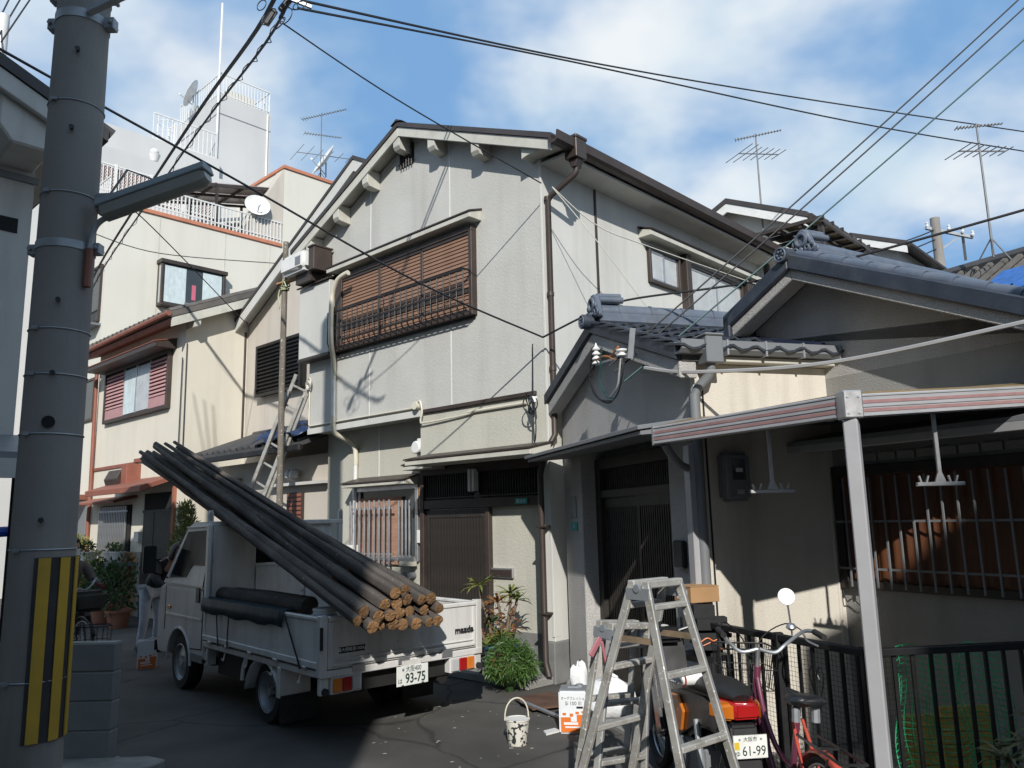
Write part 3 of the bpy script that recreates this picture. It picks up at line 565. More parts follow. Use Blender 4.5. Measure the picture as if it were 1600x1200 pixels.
def medallion(par, x, y, z, r=0.075):
    q = MB().cyl((x, y, z), (x, y+0.12, z), r, n=18); o_ = q.build('eave_roundel', m_tile, par, smooth=True)
    d = MB().torus((x, y-0.004, z), (0, 1, 0), r*0.82, 0.009, 20, 6)
    for k_ in range(6): d.ell((x+math.cos(k_*math.pi/3)*r*0.45, y-0.004, z+math.sin(k_*math.pi/3)*r*0.45), (0.014, 0.008, 0.014), 8, 5)
    d.build('roundel_crest', m_ridge, o_, smooth=True)
medallion(rf, P1X-0.02, -0.27, P1Z+0.02)
# eave gutter on the side, hopper and drain
gz = r1(0.10)-0.0
MB().prism([(0.07, gz+0.05), (0.07, gz-0.03), (0.10, gz-0.05), (0.17, gz-0.05), (0.20, gz-0.02), (0.20, gz+0.055), (0.185, gz+0.055), (0.185, gz-0.01), (0.16, gz-0.03), (0.10, gz-0.03), (0.085, gz+0.05)], 'y', -0.20, 1.42).build('gutter', m_gpl, L1)
row(MB().box(0.065, 0.21, -0.008, 0.008, gz-0.06, gz+0.062), 'gutter_bracket', m_galv, L1, [(0, y, 0) for y in (0.2, 0.55, 0.9, 1.25)])
hp = MB().box(0.07, 0.225, 0.0, 0.15, gz-0.13, gz+0.085).box(0.06, 0.235, -0.01, 0.16, gz+0.085, gz+0.105).build('rain_hopper', m_gpl, L1, bevel=0.008)
MB().tube([(0.15, 0.07, gz-0.12), (0.15, 0.07, gz-0.17), (0.13, 0.06, gz-0.22), (0.07, 0.0, gz-0.30), (0.05, -0.03, gz-0.36), (0.05, -0.03, 0.4)], 0.04, 10).build('downpipe', m_gpl, L1, smooth=True)
MB().box(0.015, 0.12, 0.02, 1.5, gz-0.10, gz-0.055).build('eave_board', m_trim, L1, bevel=0.005)
MB().box(0.005, 0.10, 0.02, 1.45, gz-0.054, gz+0.03).build('eave_soffit', m_meter, L1)
MB().tube([(0.018, 0.06, 2.8), (0.018, 0.07, 0.3)], 0.008, 6).build('cable', m_wire, L1)
# entrance hood, door
MB().prism([(-0.52, 2.455), (0.0, 2.53), (0.0, 2.565), (-0.52, 2.49)], 'x', -2.9, 0.02).build('entrance_hood', m_gpl, L1, bevel=0.004)
MB().prism([(-0.49, 2.42), (0.0, 2.46), (0.0, 2.52), (-0.49, 2.45)], 'x', -2.87, 0.0).build('hood_soffit', m_gpl, L1)
ef = MB().box(-2.52, -2.40, 0.16, 0.30, 0.0, 2.42).box(-0.62, -0.52, 0.16, 0.30, 0.0, 2.42).box(-2.40, -0.62, 0.16, 0.30, 2.30, 2.42).box(-2.40, -0.62, 0.17, 0.30, 2.0, 2.08).box(-2.40, -0.62, 0.18, 0.30, 0.0, 0.1).build('entrance_frame', m_lat, L1, bevel=0.005)
MB().box(-2.40, -0.62, 0.27, 0.295, 2.08, 2.30).build('transom_panel', m_latg, ef)
row(MB().box(-0.008, 0.008, 0.22, 0.268, 2.08, 2.30), 'transom_slat', m_lat, ef, [(-2.36+0.045*q, 0, 0) for q in range(39)])
for (x0, x1, yo) in ((-2.40, -1.49, 0.0), (-1.53, -0.62, 0.035)):
    d_ = MB().box(x0, x1, 0.235-yo, 0.262-yo, 0.1, 2.0).build('sliding_door', m_latg, L1)
    MB().box(x0, x0+0.06, 0.21-yo, 0.234-yo, 0.1, 2.0).box(x1-0.06, x1, 0.21-yo, 0.234-yo, 0.1, 2.0).box(x0+0.06, x1-0.06, 0.21-yo, 0.234-yo, 1.9, 2.0).box(x0+0.06, x1-0.06, 0.21-yo, 0.234-yo, 0.1, 0.3).build('door_stile', m_lat, d_)
    row(MB().box(-0.011, 0.011, 0.215-yo, 0.234-yo, 0.3, 1.9), 'door_slat', m_lat, d_, [(x0+0.09+0.0446*q, 0, 0) for q in range(17)])
MB().box(-0.60, -0.54, 0.12, 0.158, 1.52, 1.64).build('bell_push', m_wpl, L1, bevel=0.004)
MB().box(-0.72, -0.66, 0.15, 0.168, 2.12, 2.2).build('sticker', m_ink, L1)
MB().box(-0.42, -0.26, -0.05, -0.002, 1.38, 1.60).build('intercom', m_bpl, L1, bevel=0.012)
sg = MB().box(-2.84, -2.66, -0.012, -0.002, 1.66, 1.75).build('address_plate', m_teal, L1)
MB().box(-2.83, -2.68, -0.014, -0.002, 1.80, 2.03).build('name_plate', m_curb, L1, bevel=0.004)
text('11', 0.06, m_ink, sg, frame((-2.75, -0.0125, 1.705), (1, 0, 0), (0, 0, 1)), 'address_number')
# electricity meter on the side wall
mb = MB().box(0.014, 0.15, 0.14, 0.37, 1.90, 2.28).build('electric_meter', m_gpl, L1, bevel=0.03, seg=3)
MB().box(0.15, 0.158, 0.20, 0.31, 2.06, 2.22).build('meter_window', m_glass, mb)
MB().box(0.15, 0.156, 0.23, 0.29, 1.95, 1.985).build('meter_badge', m_alu, mb)
MB().box(0.1581, 0.1595, 0.225, 0.285, 2.12, 2.15).build('meter_dial', m_wpl, mb)
MB().box(-0.04, 0.05, -0.115, -0.045, 0.0, 2.34).build('corner_upright', m_alubeam, L1, bevel=0.004)
# service insulators hanging at the gable
sv = thing('insulator_rack', 'white porcelain insulators with looped service wires below the tiled gable', 'insulator', F1.w(-0.92, -0.24, 2.98), F1.d)
def ins(x, y, z, nn):
    q = MB()
    for i in range(nn): q.lathe([(0.016, 0.045*i), (0.046-0.003*i, 0.045*i+0.006), (0.040, 0.045*i+0.016), (0.018, 0.045*i+0.036), (0.016, 0.045*i+0.045)], 14, Matrix.Translation((x, y, z)))
    q.lathe([(0.012, 0.045*nn), (0.004, 0.045*nn+0.03)], 8, Matrix.Translation((x, y, z))); return q
ins(-0.33, -0.06, 0.24, 4).build('insulator_stack', m_wpl, sv, smooth=True)
MB().lathe([(0.02, 0), (0.05, 0.006), (0.05, 0.02), (0.028, 0.028), (0.028, 0.042), (0.05, 0.05), (0.05, 0.064), (0.02, 0.07)], 16, Matrix.Translation((0.24, -0.06, 0.20))).build('spool_insulator', m_wpl, sv, smooth=True)
MB().bar((0.40, -0.02, 0.42), (0.36, -0.04, 0.16), 0.012, 0.05, up=(0, 1, 0)).bar((0.36, -0.04, 0.20), (-0.33, -0.06, 0.24), 0.02, 0.02).build('bracket', m_galv, sv)
m_cop = mat('copper_wire', (0.45, 0.16, 0.05), 0.5, var=0.1)
MB().tube(bez([(-0.33, -0.07, 0.28), (-0.1, -0.09, 0.27), (0.05, -0.08, 0.24), (0.18, -0.1, 0.26), (0.24, -0.09, 0.29)]), 0.009, 6).tube(bez([(0.0, -0.08, 0.25), (0.12, -0.09, 0.2), (0.2, -0.1, 0.18)]), 0.008, 6).build('binding_wire', m_cop, sv, smooth=True)
MB().tube(bez([(-0.40, -0.06, 0.40), (-0.50, -0.06, 0.2), (-0.42, -0.06, -0.02), (-0.1, -0.07, -0.16), (0.12, -0.07, -0.12), (0.25, -0.07, 0.03), (0.27, -0.07, 0.18)]), 0.008, 6).tube(bez([(-0.36, -0.07, 0.25), (-0.42, -0.08, 0.08), (-0.25, -0.08, -0.10), (0.05, -0.08, -0.16)]), 0.008, 6).build('wire_loop', m_wire, sv, smooth=True)
MB().tube(bez([(0.02, -0.09, -0.12), (0.16, -0.08, -0.05), (0.22, -0.08, 0.08), (0.24, -0.07, 0.19)]), 0.009, 6).build('grey_wire_loop', m_wireg, sv, smooth=True)
m_tealw = mat('teal_wire', (0.008, 0.06, 0.06), 0.5, var=0.1)
MB().tube(bez([(-0.12, -0.09, 0.36), (-0.16, -0.09, 0.22), (-0.20, -0.09, 0.05), (-0.08, -0.08, -0.1), (0.05, -0.08, -0.14)]), 0.007, 6).build('teal_wire_loop', m_tealw, sv, smooth=True)
# ================================================================ second low house
L2 = thing('low_gabled_house', 'low grey house with wide blue tiled gable behind the aluminium canopy', 'house', F2.o, F2.d)
S2, P2X, P2Z = 0.47, 0.0, 3.93
def r2(x): return P2Z-S2*abs(x-P2X)
MB().prism([(-0.9, 2.9), (3.4, 2.9), (3.4, r2(1.95)-0.12), (1.95, r2(1.95)-0.12), (0, P2Z-0.13), (-0.9, r2(-0.9)-0.13)], 'y', 0.0, 3.6).build('gable_wall', m_rough, L2)
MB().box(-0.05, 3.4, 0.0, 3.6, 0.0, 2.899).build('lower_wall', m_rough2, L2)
rf = MB()
for xb in (1.95, -0.78): rf.prism([(P2X, P2Z-0.03), (xb, r2(xb)-0.03), (xb, r2(xb)-0.11), (P2X, P2Z-0.11)], 'y', -0.26, 3.6)
rf = rf.build('roof', m_tiled, L2)
for xb in (1.94, -0.78):
    verge(rf, P2X, P2Z-0.10, xb, r2(xb)-0.10, -0.30, -0.10, m_rough, 0.10).build('rendered_barge', m_rough, rf, bevel=0.008)
    verge(rf, P2X, P2Z+0.03, xb, r2(xb)+0.03, -0.34, -0.05, m_tile, 0.14).build('verge_tile', m_tile, rf, bevel=0.012)
    nn = 9 if xb > 0 else 4; sg_ = 1 if xb > 0 else -1
    for t in range(nn):
        a_ = abs(xb)*t/nn; b_ = abs(xb)*(t+1.05)/nn
        MB().tube([(sg_*a_, -0.19, r2(a_)+0.034), (sg_*(a_+b_)/2, -0.19, r2((a_+b_)/2)+0.040), (sg_*b_, -0.19, r2(b_)+0.036)], [0.044, 0.05, 0.055], 10).build('verge_roll', m_ridge, rf, smooth=True)
MB().box(P2X-0.1, P2X+0.1, -0.08, 3.5, P2Z, P2Z+0.09).build('ridge_course', m_ridge, rf, bevel=0.015)
MB().tube([(P2X, -0.06, P2Z+0.10), (P2X, 3.5, P2Z+0.10)], 0.08, 12).build('ridge_roll', m_ridge, rf, smooth=True)
onigawara(rf, P2X+0.02, -0.16, P2Z+0.04, 0.80)
medallion(rf, P2X-0.04, -0.37, P2Z+0.02, 0.07)
MB().box(-0.78, -0.70, -0.34, 0.3, r2(-0.78)-0.30, r2(-0.78)+0.02).build('verge_end', m_tile, rf, bevel=0.01)
m_navy = mat('navy_flashing', (0.015, 0.02, 0.045), 0.5, var=0.2)
MB().prism([(-0.75, 3.22), (0.06, 3.02), (0.06, 3.20), (-0.75, 3.42)], 'y', -0.16, -0.02).build('flashing', m_navy, L2)
# barred window with brown corrugated sheet behind
m_corr = mat('brown_corrugated_sheet', (0.10, 0.033, 0.010), 0.5, var=0.3, vscale=4, wave=(14, (0.07, 0.025, 0.01), 0.75, 'z'), dirt=(0.06, 0.025, 0.015), damt=0.5)
wf = MB().box(0.02, 0.09, -0.05, 0.0, 1.20, 2.16).box(2.15, 2.22, -0.05, 0.0, 1.20, 2.16).box(0.09, 2.15, -0.05, 0.0, 1.20, 1.26).box(0.09, 2.15, -0.05, 0.0, 2.08, 2.16).build('barred_window', m_lat, L2, bevel=0.004)
cs = MB(); vs = []; fs = []
for i in range(121):
    x = 0.09+2.06*i/120; y = -0.012-0.010*math.cos(i*math.pi/3); vs += [(x, y, 1.26), (x, y, 2.08)]
for i in range(120): fs.append((2*i, 2*i+2, 2*i+3, 2*i+1))
cs.add(vs, fs).build('corrugated_sheet', m_corr, wf, smooth=True)
row(MB().box(-0.006, 0.006, -0.10, -0.088, 1.22, 2.06), 'window_bar', m_gpl, wf, [(0.16+0.115*q, 0, 0) for q in range(18)])
row(MB().box(0.04, 2.2, -0.088, -0.078, -0.008, 0.008), 'window_cross_bar', m_gpl, wf, [(0, 0, z) for z in (1.36, 1.72)])
row(MB().box(-0.07, 0.07, -0.03, -0.002, 2.185, 2.245), 'vent_pane', m_curb, L2, [(0.2+0.16*q, 0, 0) for q in range(13)])
MB().prism([(-0.42, 2.33), (0.0, 2.42), (0.0, 2.45), (-0.42, 2.36)], 'x', -0.22, 3.3).build('window_hood', m_gpl, L2)
MB().box(-0.22, 3.3, -0.42, -0.37, 2.27, 2.329).build('hood_fascia', m_alubeam, L2, bevel=0.004)
MB().cyl((-0.02, -0.05, 2.3), (0.0, -0.05, 0.6), 0.018, n=8).build('conduit', m_meter, L2, smooth=True)
MB().tube(bez([(0.02, -0.03, 1.22), (0.06, -0.05, 1.10), (0.12, -0.05, 1.12), (0.2, -0.04, 1.06), (0.26, -0.05, 1.16)]), 0.005, 5).build('loose_wire', m_wire, L2)
# ================================================================ aluminium canopy
P0 = Vector((1.86, 4.32, 0)); E1 = Vector((1.04, 5.73, 0)); E2 = Vector((3.46, 4.97, 0))
cp = thing('aluminium_canopy', 'aluminium lean-to canopy with red-striped edge beams on a square post', 'canopy', P0)
def cl(v, z): return (v[0]-P0[0], v[1]-P0[1], z)
for (a, b, rise) in ((P0, E1, 0.0), (P0, E2, 0.125)):
    d = (b-a).normalized(); nrm = Vector((d.y, -d.x, 0))
    if nrm.dot(-a) < 0: nrm = -nrm
    s0 = a+d*0.06; za, zb = 2.375, 2.375+rise
    bo = MB().bar(cl(s0, za), cl(b, zb), 0.05, 0.13).build('edge_beam', m_alubeam, cp, bevel=0.006)
    for dz in (0.02, -0.028):
        MB().bar(cl(s0+nrm*0.0262, za+dz), cl(b+nrm*0.0262, zb+dz), 0.004, 0.018).build('red_stripe', m_redstripe, bo)
    for dz in (0.055, -0.006, -0.055):
        MB().bar(cl(s0+nrm*0.0265, za+dz), cl(b+nrm*0.0265, zb+dz), 0.007, 0.008).build('beam_rib', m_alubeam, bo)
    MB().bar(cl(b-d*0.005, zb), cl(b+d*0.012, zb), 0.06, 0.14).build('end_cap', m_alu, bo)
MB().box(-0.055, 0.055, -0.055, 0.055, 2.30, 2.455).build('corner_bracket', m_alu, cp, bevel=0.008)
for (dx, dz) in ((-0.03, 2.33), (0.03, 2.33), (-0.03, 2.42), (0.03, 2.42)): MB().cyl((dx, -0.06, dz), (dx, -0.053, dz), 0.008, n=8).build('bolt', m_galv, cp)
po = MB().box(-0.038, 0.038, -0.038, 0.038, 0.0, 2.30).build('post', m_alubeam, cp, bevel=0.007)
po.rotation_euler.z = R(-33)
m_poly = mat('brown_canopy_sheet', (0.20, 0.15, 0.085), 0.4, var=0.2, vscale=3, dirt=(0.09, 0.075, 0.05), dscale=2, damt=0.6)
WB = [F1.w(0.03, 0.0), F1.w(0.03, 0.62), F1.w(0.03, 1.2), F2.w(0.7, -0.02), F2.w(1.62, -0.02)]
front = [E1, P0+(E1-P0)*0.45, P0+Vector((0.0, 0.0, 0)), P0+(E2-P0)*0.5, E2]
zf = [2.43, 2.43, 2.435, 2.50, 2.56]; zw = [2.55, 2.56, 2.57, 2.58, 2.60]
for i in range(4):
    a, b = front[i], front[i+1]; c, d = WB[i+1], WB[i]
    q = MB().add([cl(a, zf[i]), cl(b, zf[i+1]), cl(c, zw[i+1]), cl(d, zw[i]), cl(a, zf[i]+0.015), cl(b, zf[i+1]+0.015), cl(c, zw[i+1]+0.015), cl(d, zw[i]+0.015)], [(0,3,2,1),(4,5,6,7),(0,1,5,4),(1,2,6,5),(2,3,7,6),(3,0,4,7)])
    q.build('roof_sheet', m_poly, cp)
for i in range(1, 4):
    MB().bar(cl(front[i], zf[i]-0.025), cl(WB[i], zw[i]-0.03), 0.05, 0.05).build('rafter', m_alubeam, cp)
MB().bar(cl(WB[0], 2.52), cl(WB[2], 2.54), 0.05, 0.06).build('wall_rail', m_alubeam, cp)
MB().bar(cl(WB[2], 2.54), cl(WB[4], 2.57), 0.05, 0.06).build('wall_rail', m_alubeam, cp)
MB().tube(bez([cl(E1+Vector((0.05, -0.05, 0)), 2.31), cl(E1+Vector((0.10, 0.0, 0)), 2.24), cl(E1+Vector((0.2, 0.2, 0)), 2.18), cl(F1.w(0.0, -0.1), 2.16)]), 0.03, 8).build('drain_elbow', m_gpl, cp, smooth=True)
def hanger(loc, rz_, lab):
    t = thing('laundry_hanger', lab, 'hanger', loc, rz_, 'laundry pole hangers under the canopy')
    MB().box(-0.012, 0.012, -0.008, 0.008, 0.02, 0.42).build('rod', m_alu, t, bevel=0.002)
    MB().box(-0.15, 0.15, -0.012, 0.012, -0.012, 0.012).build('cross_bar', m_alu, t, bevel=0.003)
    MB().prism([(-0.035, 0.0125), (0.035, 0.0125), (0.012, 0.07), (-0.012, 0.07)], 'y', -0.006, 0.006).build('gusset', m_alu, t)
    for x in (-0.11, 0.075):
        MB().bar((x-0.012, 0, 0.012), (x-0.022, 0, 0.05), 0.012, 0.01).build('prong', m_alu, t)
        MB().bar((x+0.022, 0, 0.012), (x+0.036, 0, 0.05), 0.012, 0.01).build('prong', m_alu, t)
hanger((2.55, 4.76, 1.95), 5, 'bright laundry hanger bar hanging before the barred window')
hanger((1.72, 5.30, 1.945), 0, 'shaded laundry hanger bar beside the electric meter')
# ================================================================ black yard fence
FP = [Vector((1.33, 5.98, 0)), Vector((1.37, 5.79, 0)), Vector((1.91, 4.54, 0)), Vector((2.95, 4.66, 0)), Vector((3.45, 4.75, 0))]
fn = thing('yard_fence', 'black metal railing fence with wire mesh round the small yard', 'fence', FP[1])
def fl(v, z): return (v[0]-FP[1][0], v[1]-FP[1][1], z)
MB().bar(fl(FP[1], 1.03), fl(FP[2], 1.03), 0.05, 0.04).build('top_rail', m_black, fn, bevel=0.004)
MB().bar(fl(FP[2], 1.03), fl(FP[4], 1.03), 0.05, 0.04).build('top_rail', m_black, fn, bevel=0.004)
MB().bar(fl(FP[0], 1.03), fl(FP[1], 1.03), 0.05, 0.04).build('top_rail', m_black, fn, bevel=0.004)
for a, b in ((0, 1), (1, 2), (2, 4)): MB().bar(fl(FP[a], 0.14), fl(FP[b], 0.14), 0.04, 0.035).build('bottom_rail', m_black, fn, bevel=0.003)
bar_ = MB().box(-0.011, 0.011, -0.006, 0.006, 0.15, 1.015)
locs = []
for a, b, sp in ((FP[0], FP[1], 0.055), (FP[1], FP[2], 0.105), (FP[2], FP[4], 0.105)):
    n_ = int((b-a).length/sp); locs += [((a+(b-a)*(i+0.5)/n_)-FP[1], math.atan2(b.y-a.y, b.x-a.x)) for i in range(n_)]
first = None
for (l, an) in locs:
    if first is None: first = bar_.build('baluster', m_black, fn); first.location = l; first.rotation_euler.z = an
    else: clone(first, fn, l, (0, 0, an))
for v_ in (FP[1], FP[2], FP[1].lerp(FP[2], 0.5)): MB().box(-0.025, 0.025, -0.025, 0.025, 0, 1.06).build('fence_post', m_black, fn, bevel=0.003, loc=fl(v_, 0))
me_ = MB()
off = Vector((0.035, 0.02, 0))
for (a, b) in ((FP[1], FP[2]), (FP[2], FP[2].lerp(FP[3], 0.25))):
    L_ = (b-a).length; n_ = int(L_/0.028)
    for i in range(n_+1): q = a+(b-a)*i/n_+off; me_.tube([fl(q, 0.16), fl(q, 1.0)], 0.0012, 3, False)
    for j in range(31): me_.tube([fl(a+off, 0.16+0.028*j), fl(b+off, 0.16+0.028*j)], 0.0012, 3, False)
tag(me_.build('wire_mesh', m_black, fn, fixn=False), None, None, kind='stuff')
# heart scroll on the fence
for q in (0.80, 1.35):
    c_ = FP[1]+(FP[2]-FP[1])*0.72 if q == 0.80 else FP[2]+(FP[4]-FP[2])*0.78
    d = (FP[2]-FP[1]).normalized() if q == 0.80 else (FP[4]-FP[2]).normalized()
    sc = MB()
    for s_ in (-1, 1):
        sc.tube(bez([fl(c_, 0.62), fl(c_+d*s_*0.03, 0.75), fl(c_+d*s_*0.055, 0.85), fl(c_+d*s_*0.03, 0.90), fl(c_+d*s_*0.008, 0.86), fl(c_+d*s_*0.02, 0.83)]), 0.005, 5)
    sc.build('scroll', m_black, fn)
# green net and yellow woven mats stacked behind the fence
m_net = mat('green_net', (0.03, 0.42, 0.17), 0.6, var=0.2, vscale=6)
nt_ = MB(); nu, nv = 20, 25
def npos(u, v):
    x = 2.17+0.70*u; y = 4.78+0.09*u+0.035*math.sin(u*21)+0.02*math.sin(u*9+v*4)
    return Vector((x+0.03*math.sin(v*7+u*5), y, 1.0-0.82*v+0.025*math.sin(u*11)))
for i in range(nu+1): nt_.tube([npos(i/nu, v/nv) for v in range(nv+1)], 0.0032, 3, False)
for j in range(nv+1): nt_.tube([npos(u/nu, j/nv) for u in range(nu+1)], 0.0032, 3, False)
no_ = nt_.build('garden_net', m_net, None, fixn=False); tag(no_, 'green netting draped inside the black yard fence', 'net')
m_mat = mat('yellow_woven_mat', (0.68, 0.42, 0.10), 0.8, var=0.2, vscale=6, wave=(60, (0.28, 0.16, 0.04), 0.6, 'x'), bump=0.6, bscale=90)
mlabs = ['left one of the yellow woven mats behind the green net', 'right one of the yellow woven mats behind the green net']
for i, (x0, x1, z1) in enumerate(((2.26, 2.50, 0.60), (2.55, 2.86, 0.62))):
    q = MB()
    for k_ in range(8):
        z = 0.03+(z1-0.03)*k_/8; q.box(x0+random.uniform(-0.006, 0.006), x1+random.uniform(-0.006, 0.006), 4.96+0.1*i, 5.0+0.1*i, z+0.002, z+(z1-0.03)/8-0.002)
    tag(q.build('woven_mat', m_mat, None, bevel=0.004), mlabs[i], 'mat', 'yellow mats behind the net')
# ================================================================ beige house set back beside the main house
BH = thing('beige_house', 'pinkish beige gabled house set back to the left of the grey house', 'house', FM.w(-7.4, 1.35), FM.d)
SB = 0.53; BX, BZ = 1.99, 8.45          # apex, local to the root
def rb(x): return BZ-SB*abs(x-BX)
MB().prism([(-2.28, 0.0), (2.33, 0.0), (2.33, rb(2.33)-0.15), (BX, BZ-0.15), (-2.28, rb(-2.28)-0.15)], 'y', 0.0, 6.0).build('wall', m_beige, BH)
rf = MB()
for xb in (-2.36, 2.5): rf.prism([(BX, BZ), (xb, rb(xb)), (xb, rb(xb)-0.07), (BX, BZ-0.07)], 'y', -0.32, 6.2)
rf = rf.build('roof', m_roofb, BH)
MB().prism([(BX, BZ-0.075), (-2.34, rb(-2.34)-0.075), (-2.34, rb(-2.34)-0.30), (BX, BZ-0.30)], 'y', -0.30, -0.26).build('barge_board', m_greyB, rf)
MB().prism([(BX, BZ-0.075), (-2.34, rb(-2.34)-0.075), (-2.34, rb(-2.34)-0.12), (BX, BZ-0.12)], 'y', -0.258, 0.0).build('soffit', m_greyB, rf)
MB().prism([(BX, BZ-0.075), (2.45, rb(2.45)-0.075), (2.45, rb(2.45)-0.30), (BX, BZ-0.30)], 'y', -0.30, -0.26).build('barge_board', m_greyB, rf)
lv = MB().box(-1.60, 0.10, -0.12, 0.0, 4.42, 5.46).build('louvre_window', m_dark, BH)
MB().box(-1.62, -1.55, -0.16, -0.12, 4.40, 5.48).box(0.05, 0.12, -0.16, -0.12, 4.40, 5.48).box(-1.55, 0.05, -0.16, -0.12, 4.40, 4.46).box(-1.55, 0.05, -0.16, -0.12, 5.42, 5.48).build('louvre_frame', m_black, lv)
row(MB().prism([(-0.16, 0.0), (-0.15, -0.004), (-0.122, 0.035), (-0.13, 0.042)], 'x', -1.55, 0.05), 'louvre_slat', m_black, lv, [(0, 0, 4.48+0.078*q) for q in range(12)])
MB().tube([(-2.30, -0.05, rb(-2.3)-0.25), (-2.30, -0.05, 3.5)], 0.035, 8).build('downpipe', m_brown, BH, smooth=True)
# tiled lean-to over the ground floor
lt = MB().prism([(-1.42, 1.85+1.25), (-0.01, 3.62), (-0.01, 3.56), (-1.42, 3.04)], 'x', -1.78, 2.28).build('lean_to_roof', m_tiled, BH)
MB().box(-1.8, 2.28, -1.47, -1.40, 2.96, 3.06).build('lean_to_gutter', m_black, lt, bevel=0.01)
for q in range(18): MB().tube([(-1.68+0.225*q, -1.40, 3.125), (-1.68+0.225*q, -0.03, 3.64)], 0.045, 6).build('roof_roll', m_tiled, lt, smooth=True)
MB().tube([(-1.75, -0.06, 3.66), (2.2, -0.06, 3.66)], 0.05, 8).build('flashing_roll', m_tiled, lt, smooth=True)
MB().box(-1.75, 2.3, -0.85, -0.001, 0.0, 2.95).build('lower_wall', m_beige, BH)
MB().box(1.0, 1.48, -0.90, -0.852, 1.4, 2.34).build('side_shutter', m_brown, BH)
row(MB().box(1.02, 1.46, -0.915, -0.90, 0, 0.05), 'shutter_slat', m_rust, BH, [(0, 0, 1.44+0.075*q) for q in range(12)])
MB().box(0.5, 2.28, -1.0, -0.86, 2.45, 2.5).build('lintel_board', m_greyB, BH)
for x in (1.18, 1.32): MB().lathe([(0.02, 0), (0.075, 0.03), (0.085, 0.09), (0.06, 0.15), (0.01, 0.17)], 14, Matrix.Translation((x, -0.97, 2.56))).build('globe_lamp', m_wpl, BH, smooth=True)
MB().box(-1.75, -0.7, -1.2, -0.86, 2.62, 2.68).build('porch_board', m_trim, BH)
# blue tarpaulin lying on the lean-to
m_tarp = mat('blue_tarp', (0.012, 0.03, 0.085), 0.4, var=0.3, vscale=8, dirt=(0.09, 0.11, 0.15), dscale=6, damt=0.5)
tv = []; tf = []
random.seed(11)
for i in range(13):
    for j in range(7):
        u_, v_ = i/12, j/6
        x = -6.55+1.45*u_+0.05*random.uniform(-1, 1); y = -0.16+0.75*v_
        z = 3.17+0.36*(v_*0.75)+0.05+0.07*random.random()+0.09*math.sin(u_*9+v_*5)*math.sin(v_*3)
        if v_ == 0: z -= 0.10*random.random()
        tv.append(tuple(FM.w(x, y, z))); 
for i in range(12):
    for j in range(6): a = i*7+j; tf.append((a, a+7, a+8, a+1))
o = MB().add(tv, tf).build('tarpaulin', m_tarp, None, smooth=True); tag(o, 'crumpled dark blue tarpaulin on the lean-to roof by the ladder', 'tarpaulin')
sm = o.modifiers.new('thick', 'SOLIDIFY'); sm.thickness = 0.008
# ================================================================ cream house with rust-red gutter
CH = thing('cream_house', 'cream two-storey house with rust-red gutter and pink louvred window', 'house', FM.w(-9.68, 0), FM.d)
Wd = 4.75
MB().box(-Wd, 0, 0.0, 7.0, 0.0, 5.72).prism([(0.0, 5.72), (7.0, 5.72), (7.0, 9.0), (0.0, 6.08)], 'x', -Wd, 0).build('wall', m_cream, CH)
rf = MB().prism([(-0.48, 6.02), (7.2, 9.34), (7.2, 9.22), (-0.48, 5.90)], 'x', -Wd-0.1, 0.34).build('roof', m_tileg, CH)
row(MB().tube([(0, -0.46, 6.06), (0, 7.2, 9.37)], 0.055, 6), 'roof_roll', m_tileg, rf, [(-Wd+0.05+0.245*q, 0, 0) for q in range(21)])
MB().prism([(-0.44, 5.90), (7.0, 9.12), (7.0, 8.95), (-0.44, 5.72)], 'x', 0.28, 0.33).build('barge_board', m_trim, rf)
for y in (0.02, 1.2): MB().prism([(y, 5.78+0.43*y), (y+0.14, 5.84+0.43*y), (y+0.14, 6.02+0.43*y), (y, 5.96+0.43*y)], 'x', 0.001, 0.30).build('purlin_end', m_trim, rf)
MB().prism([(-0.46, 5.89), (-0.001, 6.08), (-0.001, 5.96), (-0.40, 5.80)], 'x', -Wd, 0.27).build('eave_soffit', m_rust, CH)
MB().tube([(-Wd-0.12, -0.52, 5.93), (0.36, -0.52, 5.97)], 0.055, 8).build('gutter', m_rust, CH, smooth=True)
MB().tube([(-Wd-0.05, -0.5, 5.92), (-Wd-0.05, -0.38, 5.75), (-Wd+0.08, -0.09, 5.5), (-Wd+0.08, -0.06, 2.6), (-Wd+0.03, -0.06, 0.3)], 0.045, 8).build('downpipe', m_rust, CH, smooth=True)
def rlouv(x0, x1, z0, z1):
    fr_ = MB().box(x0, x1, -0.10, -0.0, z0, z0+0.08).box(x0, x1, -0.10, 0.0, z1-0.08, z1).box(x0, x0+0.07, -0.10, 0, z0+0.08, z1-0.08).box(x1-0.07, x1, -0.10, 0, z0+0.08, z1-0.08).build('upper_window', m_brown, CH, bevel=0.004); return fr_
uw = rlouv(-4.10, -0.58, 4.22, 5.46)
MB().box(-4.03, -0.65, -0.03, -0.004, 4.30, 5.38).build('window_backing', m_dark, uw)
m_pink = mat('pink_louvre', (0.40, 0.22, 0.22), 0.55, var=0.1)
for (x0, x1) in ((-4.02, -3.0), (-1.55, -0.66)):
    MB().box(x0, x1, -0.075, -0.05, 4.30, 4.52).build('louvre_base', m_pink, uw)
    row(MB().prism([(-0.085, 0.0), (-0.065, -0.005), (-0.045, 0.045), (-0.06, 0.055)], 'x', x0, x1), 'louvre_slat', m_pink, uw, [(0, 0, 4.54+0.082*q) for q in range(10)])
